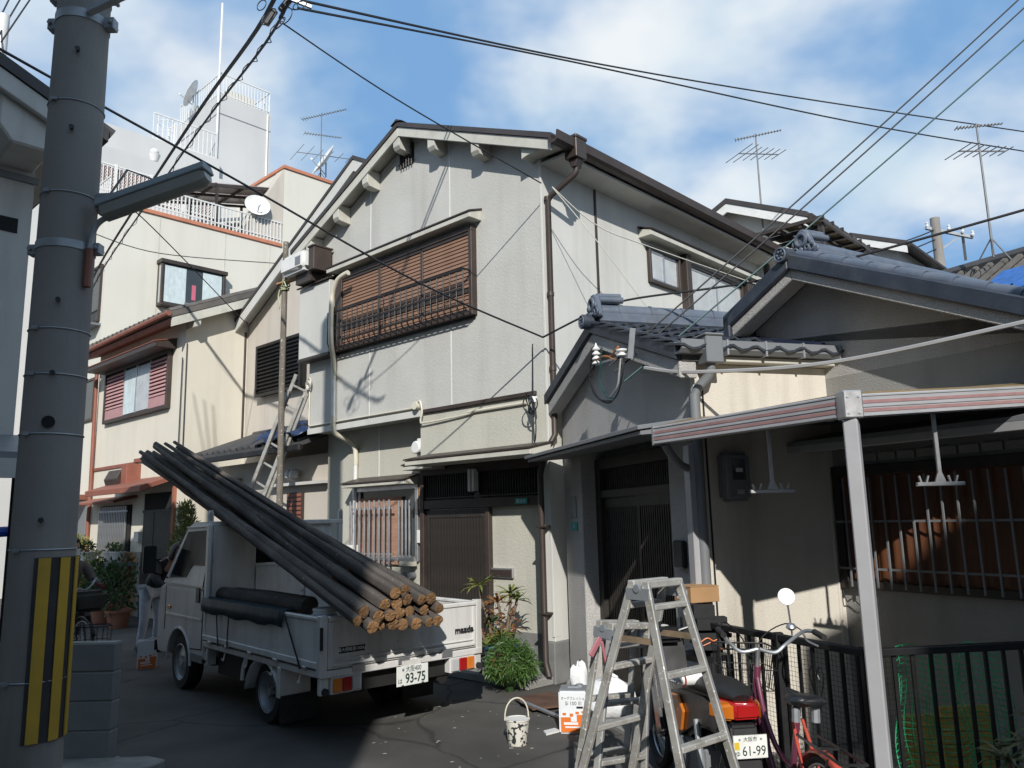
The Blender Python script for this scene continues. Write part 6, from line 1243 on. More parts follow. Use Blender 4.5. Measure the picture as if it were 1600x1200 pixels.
for s_ in (-1, 1):
    wheel(2.22, s_*0.69, s_, 0.295, 0.165); wheel(0.0, s_*0.67, s_, 0.275, 0.15, 'wheel', 0.085); wheel(0.0, s_*0.50, s_, 0.275, 0.15, 'inner_wheel')
    fr_ = MB()
    fr_.add([p_ for a in range(9) for p_ in ((-0.02-0.37*math.cos(R(12+a*20)) , s_*0.60, 0.22+0.36*math.sin(R(12+a*20)) if True else 0), (-0.02-0.37*math.cos(R(12+a*20)), s_*0.82, 0.22+0.36*math.sin(R(12+a*20))))], [(2*a, 2*a+1, 2*a+3, 2*a+2) for a in range(8)])
    fo = fr_.build('mudguard', m_tw, TK, smooth=True); md = fo.modifiers.new('t', 'SOLIDIFY'); md.thickness = 0.008
    MB().box(-0.415, -0.40, s_*0.52, s_*0.84, 0.30, 0.56).box(-0.47, -0.40, s_*0.835, s_*0.845, 0.30, 0.56).build('mudguard_skirt', m_tw, TK, bevel=0.01)
    MB().box(-0.44, -0.425, s_*0.45, s_*0.82, 0.08, 0.31).build('mudflap', m_rub, TK)
    MB().tube(bez([(0.36, s_*0.80, 0.55), (0.40, s_*0.81, 0.45), (0.42, s_*0.81, 0.34)]), 0.02, 6).build('mudguard_edge', m_tw, TK, smooth=True)
MB().box(1.36, 1.42, 0.70, 0.79, 0.36, 0.52).cyl((1.39, 0.79, 0.45), (1.39, 0.80, 0.45), 0.05, n=14).build('filler_cap', m_tw, TK, bevel=0.01)
# straps on the side gate
for (xa, xb) in ((1.05, 0.95), (0.70, 0.72), (-0.52, -0.86)):
    MB().bar((xa, 0.848, 1.03), (xb, 0.852, 0.60), 0.005, 0.022, up=(1, 0, 0)).build('rubber_strap', m_rub, TK)
TF = Fr(-1.771, 8.1516, 131.5)
# tarpaulin folded over the near side gate
q = MB(); vs = []; fs = []
random.seed(21)
prof = [(0.56, 1.045), (0.68, 1.05), (0.79, 1.052), (0.850, 1.046), (0.860, 0.985), (0.862, 0.905)]
for i in range(24):
    x = -0.50+1.93*i/23
    for j, (y, z) in enumerate(prof): vs.append(tuple(TF.w(x, y+0.003*random.uniform(-1, 1), z+0.006*random.uniform(-1, 1)+(0.012*math.sin(i*0.9) if j == 5 else 0))))
for i in range(23):
    for j in range(5): a = i*6+j; fs.append((a, a+6, a+7, a+1))
o = q.add(vs, fs).build('gate_tarpaulin', mat('dark_teal_tarp', (0.015, 0.035, 0.042), 0.45, var=0.3, vscale=6, dirt=(0.06, 0.085, 0.09), dscale=5, damt=0.5), None, smooth=True)
tag(o, 'dark teal tarpaulin folded over the near side gate of the truck', 'tarpaulin'); md = o.modifiers.new('t', 'SOLIDIFY'); md.thickness = 0.006
# ================================================================ timber poles on the truck
m_log = mat('tarred_timber', (0.125, 0.104, 0.086), 0.9, var=0.35, vscale=5, bump=0.9, bscale=38, bdist=0.012, wave=(26, (0.035, 0.030, 0.027), 0.85, 'x'), dirt=(0.045, 0.040, 0.036), dscale=2.6, damt=0.8, rnd=0.35, speck=(22, (0.50, 0.49, 0.46), 0.745))
m_saw = mat('sawn_wood', (0.27, 0.145, 0.060), 0.85, var=0.3, vscale=14, bump=0.5, bscale=60, dirt=(0.09, 0.048, 0.024), dscale=16, damt=0.9, rnd=0.45)
ends = [[(0.77, 1.04), (0.63, 0.98), (0.51, 0.97), (0.39, 0.97), (0.30, 0.96), (0.20, 0.96), (0.08, 0.96), (-0.03, 0.96)],
        [(0.69, 1.10), (0.56, 1.05), (0.45, 1.05), (0.34, 1.055), (0.22, 1.055), (0.10, 1.06), (-0.05, 1.06)],
        [(0.50, 1.14), (0.37, 1.14), (0.27, 1.16), (0.155, 1.15), (0.03, 1.15)], [(0.41, 1.225), (0.29, 1.235)]]
rown = ['bottom row', 'second row', 'third row', 'top row']; ordn = ['leftmost', 'second', 'third', 'fourth', 'fifth', 'sixth', 'seventh', 'last']
random.seed(31)
def pole(x0, y0, z0, x1, y1, z1, ra, rb_, lab):
    A_, B_ = TF.w(x0, y0, z0), TF.w(x1, y1, z1); L_ = (B_-A_).length
    t = thing('timber_pole', lab, 'timber pole', A_, 0, 'timber poles on the truck')
    t.rotation_mode = 'QUATERNION'; t.rotation_quaternion = (B_-A_).to_track_quat('X', 'Z')
    ph = random.uniform(0, 6); vs = []; fs = []; nk, nn_ = 26, 14; kn = [(random.random(), random.uniform(0, 6.28)) for _ in range(7)]
    for k_ in range(nk+1):
        f_ = k_/nk; r_ = ra+(rb_-ra)*f_; cy_ = 0.010*math.sin(f_*5+ph)*math.sin(f_*math.pi); cz_ = 0.008*math.sin(f_*8+ph*2)*math.sin(f_*math.pi)
        for j in range(nn_):
            a = 2*math.pi*j/nn_; q_ = 1+0.05*math.sin(3*a+ph+f_*4)+0.03*math.sin(5*a-ph+f_*9)+random.uniform(-0.025, 0.025)
            for (kf, ka) in kn:
                if abs(f_-kf) < 0.022 and math.cos(a-ka) > 0.6: q_ += 0.13
            vs.append((L_*f_+(random.uniform(-0.006, 0.006) if k_ == 0 else 0), cy_+r_*q_*math.cos(a), cz_+r_*q_*math.sin(a)))
    for k_ in range(nk):
        for j in range(nn_): fs.append((k_*nn_+j, k_*nn_+(j+1) % nn_, (k_+1)*nn_+(j+1) % nn_, (k_+1)*nn_+j))
    fs.append(tuple(nk*nn_+j for j in range(nn_)))
    ring = [Vector(v_) for v_ in vs[:nn_]]
    MB().add(vs, fs).build('shaft', m_log, t, smooth=True)
    c0 = sum(ring, Vector())/nn_; q = MB(); tl_ = random.uniform(-0.12, 0.12), random.uniform(-0.12, 0.12)
    vs = [v_+Vector((-0.001, 0, 0)) for v_ in ring]; v2 = [c0+(v_-c0)*0.90+Vector((-random.uniform(0.003, 0.008), 0, 0)) for v_ in ring]; v3 = [c0+(v_-c0)*0.45+Vector((-random.uniform(0.004, 0.012), 0, 0)) for v_ in ring]
    al = [v_+Vector((tl_[0]*(v_.y-c0.y)+tl_[1]*(v_.z-c0.z), 0, 0)) for v_ in vs+v2+v3+[c0+Vector((-0.008, 0, 0))]]; n3 = nn_
    q.add(al, [(j, (j+1) % n3, n3+(j+1) % n3, n3+j) for j in range(n3)]+[(n3+j, n3+(j+1) % n3, 2*n3+(j+1) % n3, 2*n3+j) for j in range(n3)]+[(2*n3+j, 2*n3+(j+1) % n3, 3*n3) for j in range(n3)]).build('sawn_end', m_saw, t)
for r_, lst in enumerate(ends):
    for i, (y, z) in enumerate(lst):
        lab = '%s timber pole from the left in the %s of sawn ends' % (ordn[i] if i < len(lst)-1 or i == 0 else 'last', rown[r_])
        x0 = -1.6+random.uniform(-0.05, 0.05)
        ra = random.uniform(0.041, 0.053)
        pole(x0, y, z, 4.75+random.uniform(-0.75, 0.55), 0.40+(y-0.37)*0.50, 2.80+(z-1.0)*0.7+random.uniform(-0.02, 0.02), ra, random.uniform(0.020, 0.027), lab)
pole(-0.92, 0.40, 1.36, 4.55, 0.45, 2.98, 0.053, 0.032, 'upper of the two shorter timber poles ending before the tailgate')
pole(-0.80, 0.50, 1.30, 4.35, 0.52, 2.92, 0.053, 0.032, 'lower of the two shorter timber poles ending before the tailgate')
for i, (y, z, xa, xb) in enumerate(((0.66, 1.075, -0.62, 1.36), (0.50, 1.06, -0.35, 1.38))):
    t = thing('short_log', ['short thick black log lying along the near side of the truck bed', 'second short black log lying in the truck bed'][i], 'log', TF.w(xa, y, z), 131.5)
    MB().tube([(0, 0, 0), ((xb-xa)/2, 0.01, 0.005), (xb-xa, 0, 0.0)], [0.075, 0.082, 0.076], 14).build('shaft', m_log, t, smooth=True)
    MB().cyl((-0.004, 0, 0), (0.001, 0, 0), 0.068, n=14).build('sawn_end', m_log, t)
lc = thing('paint_tin', 'white paint tin wedged at the rear corner of the truck bed', 'paint tin', TF.w(-0.93, 0.66, 0.66))
MB().lathe([(0.10, 0), (0.105, 0.01), (0.105, 0.40), (0.11, 0.405), (0.11, 0.42), (0.1, 0.425), (0.095, 0.415)], 20).build('can', m_wpl, lc, smooth=True)
MB().lathe([(0.1058, 0.30), (0.1062, 0.30), (0.1062, 0.38), (0.1058, 0.38)], 20).build('label', mat('pale_blue_label', (0.35, 0.38, 0.55), 0.5, var=0.2, vscale=20), lc, smooth=True)
# ================================================================ step ladders
def stepladder(name, lab, top, rdir, sdir, h, wt, wb, sf, sr, nr, clip=False):
    t = thing(name, lab, 'step ladder', (top[0], top[1], 0), 0, 'aluminium step ladders')
    r_ = Vector((rdir[0], rdir[1], 0)).normalized(); s_ = Vector((sdir[0], sdir[1], 0)).normalized()
    for sgn, spr in ((1, sf), (-1, sr)):
        tp_ = s_*sgn*0.05+Vector((0, 0, h)); ft = s_*sgn*spr
        for e in (-1, 1):
            a = ft+r_*e*wb/2; b = tp_+r_*e*wt/2
            ax = (b-a).normalized()
            rl_ = MB().bar(a, b, 0.024, 0.048, up=s_).build('rail', m_alud, t, bevel=0.004)
            MB().bar(a+ax*0.0, a+ax*0.05, 0.036, 0.066, up=s_).build('foot', m_bpl, rl_)
            MB().bar(a.lerp(b, 0.02)+s_*sgn*0.0255, b+s_*sgn*0.0255, 0.010, 0.003, up=s_).build('rail_groove', m_gpl, rl_)
        for k_ in range(nr):
            f_ = (k_+1)/(nr+0.35); c = ft.lerp(tp_, f_); hw = (wb+(wt-wb)*f_)/2-0.012
            MB().bar(c-r_*hw, c+r_*hw, 0.052, 0.030, up=(0, 0, 1)).build('step', m_alud, t, bevel=0.005)
        MB().bar(tp_-r_*(wt/2+0.012), tp_+r_*(wt/2+0.012), 0.05, 0.04).build('top_bar', m_alud, t, bevel=0.006)
    for e in (-1, 1):
        hc = r_*e*(wt/2+0.016)+Vector((0, 0, h-0.02))
        MB().bar(hc-s_*0.08-Vector((0, 0, 0.03)), hc+s_*0.08-Vector((0, 0, 0.03)), 0.008, 0.06).cyl(hc-r_*0.012, hc+r_*0.012, 0.022, n=10).build('hinge', m_galv, t)
        if sr > 0.2:
            za = h*0.80; fa = 0.80
            MB().bar((s_*sf).lerp(s_*0.05, fa)+Vector((0, 0, za))+r_*e*wt*0.56, (s_*-sr).lerp(s_*-0.05, fa)+Vector((0, 0, za))+r_*e*wt*0.56, 0.006, 0.032).build('spreader', mat('rusty_stay', (0.27, 0.20, 0.13), 0.6, 0.4, var=0.3, vscale=12), t)
    return t, r_, s_
stepladder('step_ladder', 'open paint-spattered aluminium step ladder standing in the foreground', (0.76, 4.44), (0.766, 0.643), (0.643, -0.766), 1.44, 0.27, 0.50, 0.42, 0.56, 4)
t2, r_, s_ = stepladder('step_ladder', 'folded aluminium step ladder behind the open one', (0.68, 5.22), (0.766, 0.643), (0.643, -0.766), 1.13, 0.34, 0.46, 0.07, 0.10, 3)
t2.rotation_euler = (0.0, -0.0, 0.0); t2.rotation_euler.y = R(7)
t2.location.x -= 0.14
MB().bar(r_*-0.19+Vector((-0.02, -0.07, 1.06)), r_*-0.22+Vector((-0.05, -0.08, 0.95)), 0.015, 0.035).bar(r_*-0.19+Vector((-0.01, -0.075, 1.04)), r_*-0.16+Vector((0.01, -0.085, 0.90)), 0.014, 0.018).build('latch_clip', mat('dusty_pink_plastic', (0.36, 0.13, 0.15), 0.6, var=0.2), t2, bevel=0.004)
# ================================================================ tins, bucket and loose things
m_or = mat('orange_print', (0.62, 0.15, 0.02), 0.45, var=0.1); m_tin = mat('tin_white_print', (0.68, 0.70, 0.72), 0.35, var=0.03, dirt=(0.45, 0.43, 0.38), dscale=8, damt=0.3)
def square_can(loc, rz_, lab, letters=True):
    t = thing('square_paint_can', lab, 'paint can', loc, rz_, 'square paint cans')
    MB().box(-0.12, 0.12, -0.12, 0.12, 0.0, 0.345).build('can_body', m_tin, t, bevel=0.012, seg=2)
    MB().box(-0.115, 0.115, -0.115, 0.115, 0.345, 0.352).cyl((0.05, 0.05, 0.35), (0.05, 0.05, 0.37), 0.035, n=14).box(-0.05, 0.05, -0.02, 0.0, 0.352, 0.362).build('lid', m_galv, t, bevel=0.003)
    for k_, (nx, ny) in enumerate(((0, -1), (1, 0), (-1, 0))):
        n_ = Vector((nx, ny, 0)); x_ = Vector((-ny, nx, 0))
        p0 = n_*0.1208
        q = MB()
        for (a0, a1, z0, z1) in ((-0.105, 0.105, 0.015, 0.10), (-0.105, -0.02, 0.10, 0.135), (0.03, 0.105, 0.10, 0.155), (-0.09, -0.06, 0.15, 0.17), (-0.03, 0.0, 0.14, 0.165), (0.02, 0.05, 0.16, 0.18), (0.07, 0.09, 0.17, 0.185)):
            c = [p0+x_*a+Vector((0, 0, z)) for a, z in ((a0, z0), (a1, z0), (a1, z1), (a0, z1))]; d = [v_+n_*0.0008 for v_ in c]
            q.add(c+d, [(4, 5, 6, 7), (0, 1, 5, 4), (1, 2, 6, 5), (2, 3, 7, 6), (3, 0, 4, 7)])
        q.build('orange_print', m_or, t)
        q2 = MB()
        for (a0, a1, z0, z1) in ((-0.08, 0.04, 0.075, 0.095), (-0.07, 0.06, 0.05, 0.062)):
            c = [n_*0.1222+x_*a+Vector((0, 0, z)) for a, z in ((a0, z0), (a1, z0), (a1, z1), (a0, z1))]; q2.add(c, [(0, 1, 2, 3)])
        q2.build('white_print', m_tin, t)
        if letters and k_ == 0:
            text('オーデフレッシュ', 0.030, m_ink_k, t, frame(n_*0.1208+Vector((0, 0, 0.285)), x_, (0, 0, 1)), 'can_lettering', sx=0.85)
            text('Si 100 Ⅲ', 0.042, m_ink_k, t, frame(n_*0.1208+Vector((0.005, 0, 0.245)), x_, (0, 0, 1)), 'can_lettering', sx=0.95)
            MB().box(0.03, 0.085, -0.1215, -0.12, 0.205, 0.222).build('can_stamp', m_ink_k, t)
    return t
square_can((0.47, 7.18, 0), -8, 'white and orange square paint can with black lettering by the folded ladder')
square_can((-4.84, 10.72, 0), 25, 'shaded white and orange square paint can beside the front of the truck', False)
bk = thing('paint_bucket', 'small white plastic bucket spattered with black paint on the road', 'bucket', (-0.02, 6.80, 0), 20)
m_spl = mat('spattered_plastic', (0.62, 0.60, 0.53), 0.5, var=0.05, speck=(26, (0.03, 0.03, 0.03), 0.56), dirt=(0.4, 0.38, 0.32), dscale=8, damt=0.5)
MB().lathe([(0.076, 0.0), (0.078, 0.004), (0.098, 0.19), (0.104, 0.19), (0.104, 0.20), (0.094, 0.20), (0.073, 0.012), (0.01, 0.010)], 26).build('pail', m_spl, bk, smooth=True)
MB().tube([(0.103*math.cos(a), 0.012, 0.19+0.165*math.sin(a)**0.8) for a in [math.pi*k_/14 for k_ in range(15)]], 0.006, 6).build('handle', m_cpl, bk, smooth=True)
MB().lathe([(0.0935, 0.196), (0.085, 0.15), (0.01, 0.15)], 20).build('paint_skin', m_wpl, bk, smooth=True)
m_rplate = mat('rusty_plate', (0.105, 0.055, 0.035), 0.8, var=0.3, vscale=6, bump=0.4, bscale=40)
rp_ = MB().prism([(-0.05, 8.30), (0.33, 8.55), (0.50, 7.95), (0.12, 7.80)], 'z', 0.03, 0.042).build('steel_plate', m_rplate, None); tag(rp_, 'rusty steel plate lying on the road before the doorstep', 'plate')
tag(MB().tube([(0.02, 8.05, 0.06), (0.42, 7.45, 0.022)], 0.018, 10).build('metal_pipe', m_alu, None, smooth=True), 'short silver pipe lying by the paint can', 'pipe')
tag(MB().prism([(0.22, 7.02), (0.34, 7.12), (0.30, 7.2), (0.2, 7.12)], 'z', 0.004, 0.02).build('paper_scrap', m_wpl, None), 'scrap of white paper at the foot of the paint can', 'paper')
# white plastic sack heap
def lump(c, rad, seed, n_=18, m__=10, amp=0.25):
    random.seed(seed); vs = []; fs = []; ph = [random.uniform(0, 6) for _ in range(6)]
    for i in range(m__+1):
        th = math.pi*i/m__
        for j in range(n_):
            t = 2*math.pi*j/n_
            k_ = 1+amp*(math.sin(3*t+ph[0]+2*th)*0.4+math.sin(5*t+ph[1]-th*3)*0.3+math.sin(4*th+ph[2]+t)*0.3+random.uniform(-0.2, 0.2))
            vs.append((c[0]+rad[0]*k_*math.sin(th)*math.cos(t), c[1]+rad[1]*k_*math.sin(th)*math.sin(t), max(0.003, c[2]+rad[2]*k_*math.cos(th))))
    for i in range(m__):
        for j in range(n_): fs.append((i*n_+j, i*n_+(j+1) % n_, (i+1)*n_+(j+1) % n_, (i+1)*n_+j))
    return MB().add(vs, fs)
m_sack = mat('white_polythene', (0.66, 0.67, 0.68), 0.4, var=0.08, vscale=8, bump=0.5, bscale=18, bdist=0.02)
tag(lump((0.84, 7.62, 0.15), (0.22, 0.18, 0.20), 4).build('plastic_sack', m_sack, None, smooth=True), 'crumpled white plastic sack behind the step ladders', 'sack')
tag(lump((0.60, 8.2, 0.18), (0.09, 0.09, 0.20), 8).build('plastic_bag', m_sack, None, smooth=True), 'narrow white plastic bag against the grey pillar', 'bag')
random.seed(77)
m_litter = mat('pale_litter', (0.45, 0.42, 0.36), 0.8, var=0.3, vscale=30)
lit = MB()
for i in range(46):
    x = random.uniform(-1.3, 0.3); y = random.uniform(5.6, 8.4); s_ = random.uniform(0.006, 0.018); a = random.uniform(0, 6)
    d = Vector((math.cos(a), math.sin(a), 0))*s_; e = Vector((-math.sin(a), math.cos(a), 0))*s_*0.6; c = Vector((x, y, 0.005))
    lit.add([c-d-e, c+d-e, c+d*0.7+e, c-d+e], [(0, 1, 2, 3)])
tag(lit.build('road_litter', m_litter, None), 'scattered pale chips and leaves on the road', 'litter', kind='stuff')
# black bag, cardboard box on a dark stand beside the pier
st_ = thing('plastic_crate_stand', 'dark crate stand beside the grey entrance pier', 'crate', (1.33, 5.93, 0), -60)
MB().box(-0.16, 0.16, -0.14, 0.14, 0.0, 0.03).box(-0.16, 0.16, -0.14, 0.14, 0.78, 0.82).build('deck', m_bpl, st_)
for (x, y) in ((-0.14, -0.12), (0.14, -0.12), (-0.14, 0.12), (0.14, 0.12)): MB().box(x-0.02, x+0.02, y-0.02, y+0.02, 0.03, 0.78).build('leg', m_bpl, st_)
bg = thing('black_bag', 'black bag with orange mark beside the grey entrance pier', 'bag', (1.34, 5.90, 0.82))
m_cordura = mat('black_cordura', (0.016, 0.016, 0.017), 0.85, var=0.25, vscale=7, bump=0.5, bscale=25, bdist=0.01)
MB().box(-0.16, 0.16, -0.14, 0.12, 0.0, 0.34).build('bag_body', m_cordura, bg, bevel=0.085, seg=4); MB().box(-0.11, 0.11, -0.165, -0.13, 0.03, 0.18).build('bag_pocket', m_cordura, bg, bevel=0.02, seg=2)
MB().tube(bez([(-0.07, -0.168, 0.10), (-0.02, -0.169, 0.13), (0.02, -0.169, 0.11), (0.06, -0.168, 0.07), (0.09, -0.166, 0.05)]), 0.005, 5).tube(bez([(-0.05, -0.168, 0.08), (0.0, -0.169, 0.10), (0.05, -0.168, 0.12)]), 0.004, 5).build('orange_mark', m_or, bg)
cbx = thing('cardboard_box', 'brown cardboard box on the black bag by the entrance', 'box', (1.33, 6.06, 1.17), -70)
m_card = mat('cardboard', (0.36, 0.21, 0.10), 0.85, var=0.1, vscale=5); 
MB().box(-0.10, 0.13, -0.12, 0.12, 0.0, 0.11).build('carton', m_card, cbx, bevel=0.003)
MB().box(-0.101, 0.131, -0.122, 0.122, 0.112, 0.116).build('flap', m_card, cbx); MB().box(-0.06, 0.08, -0.1215, -0.1201, 0.02, 0.09).build('carton_label', m_plw, cbx)
gl = thing('work_glove', 'white and grey work glove lying on the motorbike seat', 'glove', (1.02, 4.98, 0.80), 15)
MB().tube([(0.10, 0, 0.02), (0.05, 0, 0.03), (-0.02, 0, 0.03), (-0.05, 0, 0.025)], [0.036, 0.042, 0.04, 0.03], 10).build('cuff', m_wpl, gl, smooth=True)
MB().torus((-0.035, 0, 0.027), (1, 0, 0), 0.037, 0.006, 14, 5).build('hem', m_red, gl)
for k_ in range(4): MB().tube(bez([(-0.05, -0.022+0.015*k_, 0.025), (-0.08, -0.03+0.02*k_, 0.035), (-0.105, -0.035+0.023*k_, 0.02)]), 0.009, 6).build('finger', m_wireg, gl, smooth=True)
# ================================================================ motorbike (rear view)
MO = thing('motorbike', 'small black and orange motorbike parked behind the step ladder', 'motorbike', (1.215, 4.58, 0), 97)
m_mor = mat('orange_bike_paint', (0.58, 0.17, 0.02), 0.25, var=0.04, clear=0.6, dirt=(0.35, 0.12, 0.03), damt=0.25); m_mbk = mat('black_bike_paint', (0.012, 0.012, 0.013), 0.3, clear=0.4, var=0.1, dirt=(0.05, 0.045, 0.04), dscale=6, damt=0.4)
def bwheel(par, x, r_, tw_, sp, name='wheel', mr=m_alu, y=0.0):
    wv = MB().torus((x, y, r_), (0, 1, 0), r_-tw_, tw_, 40, 8).build(name, m_rub, par, smooth=True)
    MB().torus((x, y, r_), (0, 1, 0), r_-2*tw_-0.004, 0.008, 36, 6).build('rim', mr, wv, smooth=True)
    MB().cyl((x, y-0.05, r_), (x, y+0.05, r_), 0.022, n=10).build('hub', m_alu, wv, smooth=True)
    q = MB()
    for k_ in range(sp):
        a = 2*math.pi*k_/sp; b = a+(0.25 if k_ % 2 else -0.25)
        q.tube([(x+0.02*math.cos(b), y+(0.03 if k_ % 2 else -0.03), r_+0.02*math.sin(b)), (x+(r_-2*tw_)*math.cos(a), y, r_+(r_-2*tw_)*math.sin(a))], 0.0015, 3, False)
    tag(q.build('spokes', m_alu, wv, fixn=False), None, None, kind='stuff'); return wv
bwheel(MO, 0.36, 0.27, 0.042, 24, 'rear_wheel'); bwheel(MO, 1.55, 0.27, 0.038, 24, 'front_wheel')
body = MB().prism([(0.0, 0.66), (0.10, 0.58), (0.42, 0.55), (0.75, 0.40), (0.95, 0.36), (1.08, 0.52), (1.0, 0.68), (0.75, 0.74), (0.30, 0.78), (0.02, 0.76)], 'y', -0.105, 0.105).build('body', m_mbk, MO, bevel=0.03, seg=2)
for s_ in (-1, 1): MB().prism([(0.62, 0.60), (0.68, 0.47), (0.86, 0.42), (0.96, 0.50), (0.88, 0.66), (0.72, 0.68)], 'y', s_*0.106, s_*0.126).build('side_cover', m_mor, body, bevel=0.008)
MB().prism([(1.05, 0.36), (1.20, 0.30), (1.30, 0.62), (1.34, 0.92), (1.28, 0.94), (1.20, 0.66)], 'y', -0.13, 0.13).build('leg_shield', m_mbk, MO, bevel=0.02, seg=2)
so_ = MB().tube([(-0.02, 0, 0), (0.06, 0, 0.03), (0.25, 0, 0.02), (0.45, 0, -0.01), (0.70, 0, -0.06), (0.88, 0, -0.06)], [0.05, 0.10, 0.12, 0.115, 0.10, 0.05], 16).build('seat', mat('seat_vinyl', (0.018, 0.018, 0.018), 0.55, var=0.2, bump=0.3, bscale=80), MO, smooth=True)
so_.location = (0, 0, 0.80); so_.scale = (1, 1, 0.5)
tlm = MB().add([(0.10, -0.10, 0.69), (0.10, 0.13, 0.69), (0.10, 0.13, 0.79), (0.10, -0.10, 0.79), (-0.06, -0.085, 0.70), (-0.05, 0.05, 0.695), (-0.045, 0.05, 0.785), (-0.05, -0.085, 0.775)], [(0, 1, 2, 3), (4, 5, 6, 7), (0, 4, 5, 1), (3, 2, 6, 7), (0, 3, 7, 4), (1, 5, 6, 2)]).build('tail_light', m_red, MO, bevel=0.014, seg=3)
MB().add([(0.10, 0.06, 0.688), (0.10, 0.15, 0.688), (0.10, 0.15, 0.775), (0.10, 0.06, 0.787), (-0.052, 0.056, 0.69), (0.0, 0.118, 0.69), (0.0, 0.118, 0.765), (-0.048, 0.056, 0.782)], [(0, 1, 2, 3), (4, 5, 6, 7), (0, 4, 5, 1), (3, 2, 6, 7), (0, 3, 7, 4), (1, 5, 6, 2)]).build('turn_lamp', m_amb, MO, bevel=0.012, seg=3)
MB().add([(0.10, -0.11, 0.688), (0.10, -0.15, 0.688), (0.10, -0.15, 0.765), (0.10, -0.11, 0.775), (-0.04, -0.092, 0.69), (0.0, -0.118, 0.69), (0.0, -0.118, 0.755), (-0.035, -0.092, 0.77)], [(0, 1, 2, 3), (4, 5, 6, 7), (0, 4, 5, 1), (3, 2, 6, 7), (0, 3, 7, 4), (1, 5, 6, 2)]).build('turn_lamp', m_amb, MO, bevel=0.01, seg=2)
MB().prism([(-0.03, 0.66), (0.03, 0.68), (0.02, 0.45), (-0.10, 0.22), (-0.13, 0.23), (-0.07, 0.5)], 'y', -0.075, 0.075).build('rear_mudguard', m_bpl, MO, bevel=0.012, seg=2)
mp = MB().box(-0.105, -0.100, -0.095, 0.095, 0.515, 0.635).build('number_plate', m_plw, MO, bevel=0.012, seg=2)
mp.rotation_euler = (0, 0, 0)
text('61-99', 0.070, m_plg, mp, frame((-0.1056, -0.018, 0.552), (0, -1, 0), (0, 0, 1)), 'plate_digits', sx=0.82)
text('大阪市', 0.026, m_plg, mp, frame((-0.1056, 0.0, 0.612), (0, -1, 0), (0, 0, 1)), 'plate_region')
text('ゆ', 0.032, m_plg, mp, frame((-0.1056, 0.074, 0.54), (0, -1, 0), (0, 0, 1)), 'plate_kana')
MB().box(-0.1062, -0.1052, 0.062, 0.09, 0.562, 0.60).build('plate_sticker', mat('yellow_sticker', (0.6, 0.42, 0.03), 0.5, var=0.1), mp)
for y in (0.06, -0.06): MB().cyl((-0.108, y, 0.613), (-0.104, y, 0.613), 0.006, n=8).build('plate_bolt', m_galv, mp)
MB().box(0.40, 1.05, -0.09, 0.09, 0.24, 0.44).cyl((0.75, -0.12, 0.33), (0.75, 0.12, 0.33), 0.10, n=14).build('engine', m_gpl, MO, bevel=0.02)
MB().tube([(0.9, -0.13, 0.25), (0.5, -0.15, 0.25), (0.05, -0.16, 0.30)], [0.02, 0.045, 0.045], 10).build('exhaust', m_galv, MO, smooth=True)
for s_ in (-1, 1):
    MB().cyl((1.55, s_*0.075, 0.27), (1.33, s_*0.075, 0.82), 0.02, n=8).build('fork_leg', m_galv, MO, smooth=True); MB().cyl((0.36, s_*0.11, 0.28), (0.42, s_*0.11, 0.60), 0.02, n=8).build('shock', m_galv, MO, smooth=True)
    MB().tube(bez([(1.27, s_*0.05, 0.98), (1.25, s_*0.2, 1.02), (1.20, s_*0.30, 1.0), (1.13, s_*0.36, 0.98)]), 0.012, 8).build('handlebar', m_bpl, MO, smooth=True)
    MB().tube([(1.17, s_*0.33, 0.99), (1.08, s_*0.40, 0.97)], 0.017, 8).build('grip', m_rub, MO, smooth=True)
MB().box(1.18, 1.34, -0.10, 0.10, 0.92, 1.02).build('handlebar_cowl', m_mbk, MO, bevel=0.03, seg=2)
MB().cyl((1.33, 0, 0.95), (1.42, 0, 0.94), 0.08, 0.075, n=16).build('headlight', m_clr, MO, smooth=True)
MB().tube([(1.55+0.31*math.cos(R(a)), 0, 0.27+0.31*math.sin(R(a))) for a in range(20, 160, 14)], 0.045, 8).build('front_mudguard', m_mbk, MO, smooth=True)
MB().bar((0.8, 0.1, 0.26), (0.72, 0.26, 0.02), 0.02, 0.02).build('side_stand', m_galv, MO)
